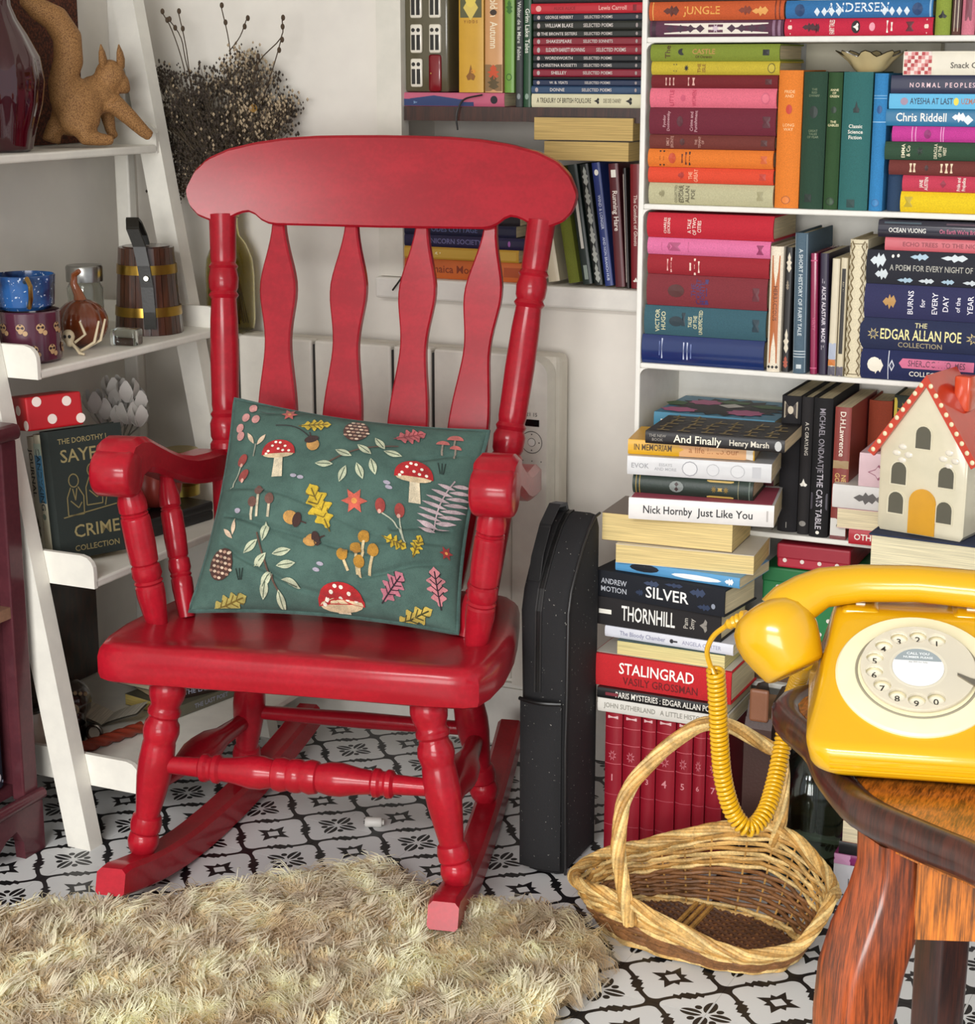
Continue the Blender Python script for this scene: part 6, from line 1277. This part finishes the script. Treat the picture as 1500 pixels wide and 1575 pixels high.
def E2(x, y, rx, ry, rot=0, n=14):
    c, s_ = math.cos(R(rot)), math.sin(R(rot))
    return [(x + rx*math.cos(2*math.pi*k/n)*c - ry*math.sin(2*math.pi*k/n)*s_, y + rx*math.cos(2*math.pi*k/n)*s_ + ry*math.sin(2*math.pi*k/n)*c) for k in range(n)]
def leaf2(x, y, L, w, rot, n=7):
    c, s_ = math.cos(R(rot)), math.sin(R(rot)); P = [(-L + 2*L*k/n, w * math.sin(math.pi*k/n)) for k in range(n + 1)] + [(L - 2*L*k/n, -w * math.sin(math.pi*k/n)) for k in range(1, n)]
    return [(x + a*c - b*s_, y + a*s_ + b*c) for a, b in P]
def line2(nm, col, P, w, lvl=1):
    b = PR.setdefault((nm, col), MB()); L = []
    P = [tuple(Vector(p).lerp(Vector(q_), k/4)) for p, q_ in zip(P, P[1:]) for k in range(4)] + [tuple(P[-1])]
    for i, p in enumerate(P):
        t = Vector(P[min(i+1, len(P)-1)]) - Vector(P[max(i-1, 0)]); t.normalize(); m = Vector((-t.y, t.x)) * w
        L += [cpt(p[0] + m.x, p[1] + m.y, .0022 + .0003*lvl), cpt(p[0] - m.x, p[1] - m.y, .0022 + .0003*lvl)]
    b.add(L, [(2*i, 2*i+1, 2*i+3, 2*i+2) for i in range(len(P) - 1)])
def arcs(p, q_, bend, n=8):
    p, q_ = Vector(p), Vector(q_); d = q_ - p; m = Vector((-d.y, d.x)) * bend
    return [tuple(p + d*k/n + m * math.sin(math.pi*k/n)) for k in range(n + 1)]
def toadstool(x, y, w, hst):
    patch('toadstool_print', '#d9ccae', [(x - w*.10, y), (x + w*.14, y), (x + w*.17, y + hst), (x - w*.14, y + hst)], 1)
    patch('toadstool_print', '#cdb792', E2(x, y, w*.47, w*.13), 2)
    patch('toadstool_cap', '#a81e22', [(x + w*.5*math.cos(math.pi*k/14), y + w*.02 - w*.48*math.sin(math.pi*k/14) ** .8) for k in range(15)] + [(x - w*.25, y - w*.02), (x + w*.25, y - w*.02)], 3)
    for a, b in ((-.3, -.1), (-.18, -.27), (0, -.16), (.05, -.36), (.2, -.24), (.32, -.08), (-.08, -.38), (.14, -.1), (-.36, -.02)): patch('toadstool_dots', '#e9e0d0', E2(x + a*w, y + b*w, w*.045, w*.04, 0, 8), 4)
toadstool(490, 368, 165, 120); toadstool(1108, 478, 170, 115); toadstool(757, 1050, 210, 70)
def oak(x, y, L, w, rot, col='#c2a42e', vein='#6d5a1c'):
    c, s_ = math.cos(R(rot)), math.sin(R(rot)); n = 28; P = []
    for k in range(n + 1):
        t = k / n; P.append((-L + 2*L*t, w * (math.sin(math.pi * t) ** .7) * (.72 + .28 * math.cos(9 * math.pi * t))))
    P = P + [(a, -b) for a, b in P[-2:0:-1]]; P = [(x + a*c - b*s_, y + a*s_ + b*c) for a, b in P]
    # two halves keep the fan inside the lobes
    h = len(P) // 2
    bmb = PR.setdefault(('leaf_print', col), MB()); ax_ = [(x + (-L + 2*L*k/n)*c, y + (-L + 2*L*k/n)*s_) for k in range(n + 1)]
    top = [P[k] for k in range(n + 1)]; bot = [P[0]] + P[:n-1:-1] if False else [P[(-k) % len(P)] for k in range(n + 1)]
    bmb.add([cpt(*p, .0026) for p in ax_ + top + bot], [(k, k+1, n+2+k, n+1+k) for k in range(n)] + [(k, k+1, 2*n+3+k, 2*n+2+k) for k in range(n)])
    line2('leaf_vein', vein, [(x - L*1.15*c, y - L*1.15*s_), (x + L*.8*c, y + L*.8*s_)], 3, 3)
    for t in (-.5, -.2, .1, .4):
        for sg in (-1, 1): line2('leaf_vein', vein, [(x + L*t*c, y + L*t*s_), (x + L*(t + .28)*c - sg*w*.55*s_, y + L*(t + .28)*s_ + sg*w*.55*c)], 2, 3)
oak(692, 628, 105, 62, -112); oak(662, 210, 70, 38, -5); oak(1025, 778, 55, 32, 25); oak(1120, 782, 50, 30, -70); oak(235, 1035, 95, 42, -15, '#a99c52'); oak(1075, 1082, 100, 40, -25, '#b8a24a', '#3a3a1c')
oak(1085, 250, 68, 52, -20, '#b85a5e', '#8a3238'); oak(1000, 965, 78, 48, -50, '#b06a78', '#2a1a24'); oak(1195, 945, 82, 48, -95, '#c07a80', '#2a1a24')
def sprig(P, leaves, lw=34, w=13):
    line2('sprig_stem', '#5a4438', P, 4, 1)
    for x, y, rot in leaves: patch('sprig_leaf', '#b9bfa2', leaf2(x, y, lw, w, rot), 2); line2('sprig_vein', '#4a5a48', [(x - lw*.8*math.cos(R(rot)), y - lw*.8*math.sin(R(rot))), (x + lw*.7*math.cos(R(rot)), y + lw*.7*math.sin(R(rot)))], 2, 3)
sprig(arcs((715, 440), (1035, 322), -.08), [(715, 435, 5), (800, 378, 25), (890, 355, 40), (955, 315, 55), (1015, 370, 15), (932, 445, 75), (875, 470, 70), (800, 485, -70)], 42, 17)
sprig(arcs((395, 735), (485, 1010), .03), [(432, 730, -75), (362, 795, -40), (405, 860, -45), (510, 825, -12), (528, 882, -8), (430, 945, -55), (540, 960, 25), (482, 1035, 88), (415, 985, -70)], 46, 19)
def acorn(x, y, rot, s_=1):
    patch('acorn_print', '#b98a4a', E2(x, y, 36*s_, 30*s_, rot), 2); c, d = math.cos(R(rot)), math.sin(R(rot))
    patch('acorn_cap', '#3a2420', E2(x - 30*s_*c, y - 30*s_*d, 20*s_, 34*s_, rot), 3); line2('acorn_cap', '#3a2420', [(x - 48*s_*c, y - 48*s_*d), (x - 75*s_*c, y - 75*s_*d)], 3, 1)
acorn(655, 325, 75); acorn(560, 675, 200); acorn(645, 775, 165, .95)
line2('acorn_cap', '#2c2c2c', arcs((470, 210), (640, 285), -.15), 3, 1)
def cone(x, y, r, rot):
    patch('pine_cone', '#4a2c24', E2(x, y, r*.85, r, rot, 18), 1)
    c, d = math.cos(R(rot)), math.sin(R(rot))
    for j in range(6):
        for i in range(-2, 3):
            a, b = i*r*.32 + (r*.16 if j % 2 else 0), (j - 2.5)*r*.32
            if (a/(.85*r))**2 + (b/r)**2 < .95: patch('pine_scale', '#d0b9a0' if (i + j) % 2 else '#a88470', E2(x + a*c - b*d, y + a*d + b*c, r*.14, r*.09, rot, 8), 2)
cone(845, 240, 66, 5); cone(207, 865, 72, 20)
def starfl(x, y, r, col, n=6):
    P = [(x + (r if k % 2 == 0 else r*.5)*math.cos(math.pi*k/n), y + (r if k % 2 == 0 else r*.5)*math.sin(math.pi*k/n)) for k in range(2*n)]
    patch('flower_print', col, P, 1); patch('flower_heart', '#d8924a', E2(x, y, r*.22, r*.22, 0, 10), 2)
starfl(530, 140, 40, '#b4524a'); starfl(850, 605, 58, '#c25a4a'); starfl(1248, 795, 30, '#8e2a2a')
for x, y in ((348, 107), (315, 160), (367, 172), (285, 215), (290, 258)): patch('berry_print', '#c48a86', E2(x, y, 20, 24, 20), 1)
line2('acorn_cap', '#2c2c2c', arcs((380, 120), (460, 135), .1), 2, 1)
for x, y, r in ((305, 385, 30), (318, 465, 35), (962, 620, 0), (1045, 635, 0)): patch('rosehip_print', '#8e3a34', E2(x, y, 22, 34, r), 2); patch('rosehip_print2', '#d0a090', E2(x - 4, y + 26, 8, 10), 3)
for P in (arcs((295, 420), (240, 520), -.1), arcs((965, 650), (1060, 760), -.12), arcs((1045, 665), (1070, 780), .05)): line2('rosehip_stem', '#a8ac98', P, 3, 1)
for x, y, dy in ((405, 545, 120), (375, 600, 70), (460, 590, 80)): line2('mushroom_stem', '#c0b49a', [(x, y + 10), (x - 10, y + dy)], 6, 1); patch('mushroom_cap', '#6d4a40', E2(x, y, 22, 24), 2)
for x, y, dy in ((888, 762, 90), (850, 812, 110), (928, 820, 100), (788, 838, 70), (862, 870, 60)): line2('mushroom_stem', '#c9b48a', [(x, y + 10), (x - (x - 850)*.35, y + dy)], 6, 1); patch('mushroom_gold', '#a8792a', E2(x, y, 25, 27), 2)
for x, y, w in ((1280, 255, 36), (1228, 285, 30), (1285, 305, 26)): line2('mushroom_stem', '#8a7d70', [(x, y), (x - 4, y + 55)], 4, 1); patch('mushroom_pink', '#b8625c', [(x + w*math.cos(math.pi*k/10), y + 6 - w*.75*math.sin(math.pi*k/10)) for k in range(11)], 2)
line2('fern_print', '#b8a4a8', arcs((1290, 465), (1195, 710), .08), 3, 1)
for k in range(8):
    t = k / 7; x, y = 1285 - 90*t, 490 + 210*t; l = 26 + 34*math.sin(math.pi*(.15 + .7*t))
    for sg, rt in ((-1, 195), (1, -5)): patch('fern_print', '#b8a4a8', leaf2(x + sg*l*.8, y + (8 if sg < 0 else -4), l, 9, 12 if sg < 0 else -6), 2)
for x, y, a in ((345, 275, 60), (400, 285, -50), (275, 705, -80), (245, 730, 45)): patch('seed_print', '#cdb49a', leaf2(x, y, 34, 11, a), 1)
line2('seed_stem', '#8a8a7c', [(372, 305), (362, 370)], 3, 1)
for x, y in ((573, 487), (607, 497), (992, 515), (1000, 535), (298, 632), (685, 880), (665, 905)): patch('dot_print', '#a09aa8', E2(x, y, 16, 9, 10, 10), 1)
for x, y in ((1230, 415), (305, 915)):
    for dx in (-18, 0, 16): line2('grass_print', '#16241f', [(x + dx*.4, y + 28), (x + dx, y - 24)], 2, 1)
for (nm, col), b in PR.items(): b.build(nm, mat(col, 'fabric'), cu_, True)['kind'] = 'stuff'
# ------------------------------------------------------------------ sheepskin rug
RO = [(-1.62, 1.50), (-1.60, 1.66), (-1.545, 1.765), (-1.50, 1.83), (-1.383, 1.86), (-1.32, 1.945), (-1.237, 2.02), (-1.165, 2.085), (-1.130, 2.118), (-1.065, 2.088), (-.955, 2.070), (-.880, 2.092), (-.800, 2.052), (-.768, 1.985), (-.762, 1.92), (-.782, 1.82), (-.775, 1.69), (-.86, 1.50), (-1.0, 1.36), (-1.3, 1.26), (-1.56, 1.33)]
rg = thing('sheepskin_rug', 'shaggy cream sheepskin rug on the tiles in front of the rocking chair', 'rug', (0, 0, 0))
mb = MB(); c_ = Vector((-1.2, 1.7))
def roff(d, z): return [(c_.x + (x - c_.x) * (1 - d), c_.y + (y - c_.y) * (1 - d), z) for x, y in RO]
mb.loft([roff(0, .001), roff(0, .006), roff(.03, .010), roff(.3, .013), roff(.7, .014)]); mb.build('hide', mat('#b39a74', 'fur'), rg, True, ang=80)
def in_poly(px, py, P):
    ins_ = np.zeros(len(px), bool); j = len(P) - 1
    for i in range(len(P)):
        xi, yi = P[i]; xj, yj = P[j]
        with np.errstate(divide='ignore', invalid='ignore'):
            ins_ ^= ((yi > py) != (yj > py)) & (px < (xj - xi) * (py - yi) / (yj - yi + 1e-12) + xi)
        j = i
    return ins_
rng = np.random.default_rng(5)
def fleece(ntuft, per, hgt, length, name, m):
    x = rng.uniform(-1.76, -.74, ntuft * 3); y = rng.uniform(1.25, 2.13, ntuft * 3); k = in_poly(x, y, RO); x, y = x[k][:ntuft], y[k][:ntuft]; nt = len(x)
    th = -1.25 + 1.1*np.sin(5.1*x + 2.0) * np.cos(4.3*y) + .8*np.sin(11*x - 7*y) + rng.normal(0, .45, nt)
    # near the outline the locks fall outwards
    Ln = length * rng.uniform(.7, 1.25, nt); hz_ = hgt * rng.uniform(.7, 1.3, nt); ph = rng.uniform(0, 6.28, nt); cv = rng.normal(0, 1.5, nt)
    t = np.repeat(np.arange(nt), per); n = len(t)
    ro = rng.normal(0, 1, (n, 2)); s_ = np.linspace(0, 1, 7)
    V = np.zeros((n, 7, 2, 3)); 
    for i, s in enumerate(s_):
        spread = .0072 * (1 - .84 * s) + .0011
        ang = th[t] + cv[t] * (s - .3) * .9
        r = Ln[t] * s
        wv = .0058 * np.sin(ph[t] + 8.5 * s + .25 * ro[:, 0]) * (.35 + .8 * s)
        cx = x[t] + np.cos(ang) * r - np.sin(ang) * wv + ro[:, 0] * spread; cy = y[t] + np.sin(ang) * r + np.cos(ang) * wv + ro[:, 1] * spread
        cz = .010 + hz_[t] * np.sin(np.pi * (.10 + .80 * s) ** .8) * (1 - .35 * s) + .004 * ro[:, 1] * (1 - .5*s) + .003 * np.cos(ph[t] + 8*s)
        w = .00085 * (1 - .7 * s) + .00014
        V[:, i, 0] = np.stack([cx - np.sin(ang) * w, cy + np.cos(ang) * w, np.maximum(cz, .004)], 1); V[:, i, 1] = np.stack([cx + np.sin(ang) * w, cy - np.cos(ang) * w, np.maximum(cz, .004) + .0003], 1)
    V = V.reshape(-1, 3); base = np.arange(n)[:, None] * 14; F = []
    for i in range(6): F.append(np.stack([base[:, 0] + 2*i, base[:, 0] + 2*i + 1, base[:, 0] + 2*i + 3, base[:, 0] + 2*i + 2], 1))
    F = np.stack(F, 1).reshape(-1, 4)
    me = bpy.data.meshes.new(name); me.vertices.add(len(V)); me.vertices.foreach_set('co', V.ravel())
    me.loops.add(F.size); me.loops.foreach_set('vertex_index', F.ravel().astype(np.int32)); me.polygons.add(len(F)); me.polygons.foreach_set('loop_start', np.arange(0, F.size, 4, dtype=np.int32))
    me.polygons.foreach_set('loop_total', np.full(len(F), 4, dtype=np.int32)); me.polygons.foreach_set('use_smooth', np.ones(len(F), bool)); me.update(calc_edges=True); me.materials.append(m)
    o = bpy.data.objects.new(name, me); COL.objects.link(o); o.parent = rg; o['kind'] = 'stuff'
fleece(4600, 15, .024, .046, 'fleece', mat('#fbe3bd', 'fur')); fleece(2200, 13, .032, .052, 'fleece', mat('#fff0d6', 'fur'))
# ------------------------------------------------------------------ dried flowers in an amber bottle on the heater
bx0 = -1.7071; bz0 = hz + .0006
bt = thing('glass_bottle', 'olive glass bottle holding dried stems on top of the white heater', 'bottle', (bx0, 2.657, bz0))
pr = [(.030, 0), (.040, .004), (.0425, .02), (.0425, .10), (.040, .125), (.030, .150), (.019, .165), (.0165, .18), (.0165, .195), (.019, .197), (.019, .203)]
MB().loft([ring(r, z, 36) for r, z in pr + [(r - .0025, max(z, .005)) for r, z in pr[::-1]]]).build('glass_body', glass('#ddd28a', .03, 'olive glass'), bt, True)
df = thing('dried_flowers', 'bunch of grey brown dried sprays and seed heads in the olive glass bottle', 'dried flowers', (bx0, 2.657, bz0))
random.seed(11)
sm, fm, pm, gm, lm = MB(), MB(), MB(), MB(), MB()
KX = .00105
def T3(px_, py_, dy=0): return Vector(((px_ - 356) * KX * .93, dy - (px_ - 356) * KX * .0, (512 - py_) * KX))
neck = Vector((0, 0, .207)); low = Vector((0, 0, .2))
def oct_(mb, c, r):
    mb.add([c + Vector(d) * r for d in ((1, 0, 0), (-1, 0, 0), (0, 1, 0), (0, -1, 0), (0, 0, 1.25), (0, 0, -1.25))], [(0, 2, 4), (2, 1, 4), (1, 3, 4), (3, 0, 4), (2, 0, 5), (1, 2, 5), (3, 1, 5), (0, 3, 5)])
def tri_tube(mb, P, r): mb.tube(P, r, 3)
cl_ = [(235, 110, 26, 24), (255, 165, 30, 30), (290, 120, 40, 30), (330, 150, 44, 36), (300, 195, 44, 36), (250, 215, 26, 26), (360, 190, 44, 38), (410, 165, 44, 40), (440, 195, 34, 34), (385, 110, 44, 24), (430, 120, 34, 28), (465, 165, 22, 30), (345, 225, 46, 26), (270, 250, 30, 24), (245, 285, 16, 12), (305, 240, 40, 30), (225, 165, 14, 12), (478, 150, 14, 10), (400, 80, 30, 14)]
for cx_, cy_, rx_, ry_ in cl_:
    n = int(10 + rx_ * ry_ / 55)
    for _ in range(n):
        a, r = random.uniform(0, 6.283), math.sqrt(random.random())
        tip = T3(cx_ + rx_*r*math.cos(a), cy_ + ry_*r*math.sin(a), random.uniform(-.05, .030))
        mid = neck.lerp(tip, .55) + Vector((0, 0, .02)) + Vector((random.gauss(0, .006), random.gauss(0, .006), 0))
        tri_tube(sm, [neck + Vector((random.gauss(0, .005), random.gauss(0, .005), -.0)), mid, tip], .0005)
        pale = cx_ > 370 and random.random() < .35
        for _k in range(random.randint(9, 15)):
            b = tip + Vector((random.gauss(0, .010), random.gauss(0, .009), random.gauss(.002, .009)))
            sm.add([tip, tip + Vector((.0004, 0, .0003)), b], [(0, 1, 2)]); oct_(pm if pale or random.random() < .07 else fm, b, random.uniform(.0016, .0031))
for P in ([(310, 190), (290, 90), (268, 30), (248, 0)], [(312, 170), (296, 60), (282, 0)], [(300, 100), (286, 42), (262, 12)], [(384, 110), (383, 50), (369, -8)], [(383, 62), (405, 40), (420, 12)], [(424, 130), (440, 80), (486, 42), (489, 12)], [(430, 110), (438, 70)], [(450, 130), (472, 80), (486, 45)]):
    pts = [T3(x, y, -.02) for x, y in P]
    tri_tube(gm, spline(([neck] if P[0][1] > 90 else []) + pts, 4), .0011)
    for t_ in (pts[-1], pts[-1].lerp(pts[-2], .45)): gm.ell(t_ + Vector((.002, 0, 0)), (.0035, .0035, .0050), 8, 6)
for _ in range(44):
    a = random.uniform(0, 6.28); tri_tube(gm, [neck, Vector((.006*math.cos(a), .006*math.sin(a), .14)), Vector((random.uniform(.012, .034)*math.cos(a), random.uniform(.012, .034)*math.sin(a), .015))], .0012)
for mb, nm, c in ((sm, 'stem', '#6a5c4a'), (fm, 'flower_head', '#3e342c'), (pm, 'pale_flower_head', '#b3a084'), (gm, 'seed_stalk', '#4a3a2a'), (lm, 'lower_stem', '#8d7d34')):
    mb.build(nm, mat(c, 'plain', .85), df)['kind'] = 'stuff'
MB().grid(lambda a, b: (T3(433, 150, -.03) + Vector(((a - .5) * .016, .002 * math.sin(3 * a), (b - .5) * .014 * math.sin(math.pi * (.1 + .8 * a))))), 6, 4).build('dry_leaf', mat('#a8803c', 'plain'), df, True)

# ------------------------------------------------------------------ small odds and ends
tag(MB().tube(spline([(-1.398, 2.672, .785), (-1.375, 2.675, .815), (-1.345, 2.678, .850), (-1.335, 2.69, .87)], 6), .0016, 6).build('cable', mat('#22201e', 'satin')), 'thin black cable poking out at the left end of the white ledge', 'cable')
tag(MB().tube(spline([(-1.2431, 2.695, 1.1041), (-1.2731, 2.695, 1.0978), (-1.2848, 2.695, 1.0854), (-1.2895, 2.695, 1.0689), (-1.2882, 2.697, 1.0482)], 6), .0014, 6).build('cable', mat('#22201e', 'satin')), 'thin black cable hanging over the dark plank of the alcove', 'cable')
cp_ = thing('cap', 'small white plastic cap lying on the tiles under the chair', 'cap', (-1.2436, 2.2909, .0082), 20)
MB().turn((-.013, 0, 0), (.013, 0, 0), [(0, .007), (.08, .008), (.9, .008), (1, .0065)], 16).build('cap_body', mat('#d8d6cf', 'satin'), cp_, True)
MB().turn((.0125, 0, 0), (.017, 0, 0), [(0, .0045), (1, .004)], 12).build('cap_tip', mat('#bdbab2', 'satin'), cp_, True)
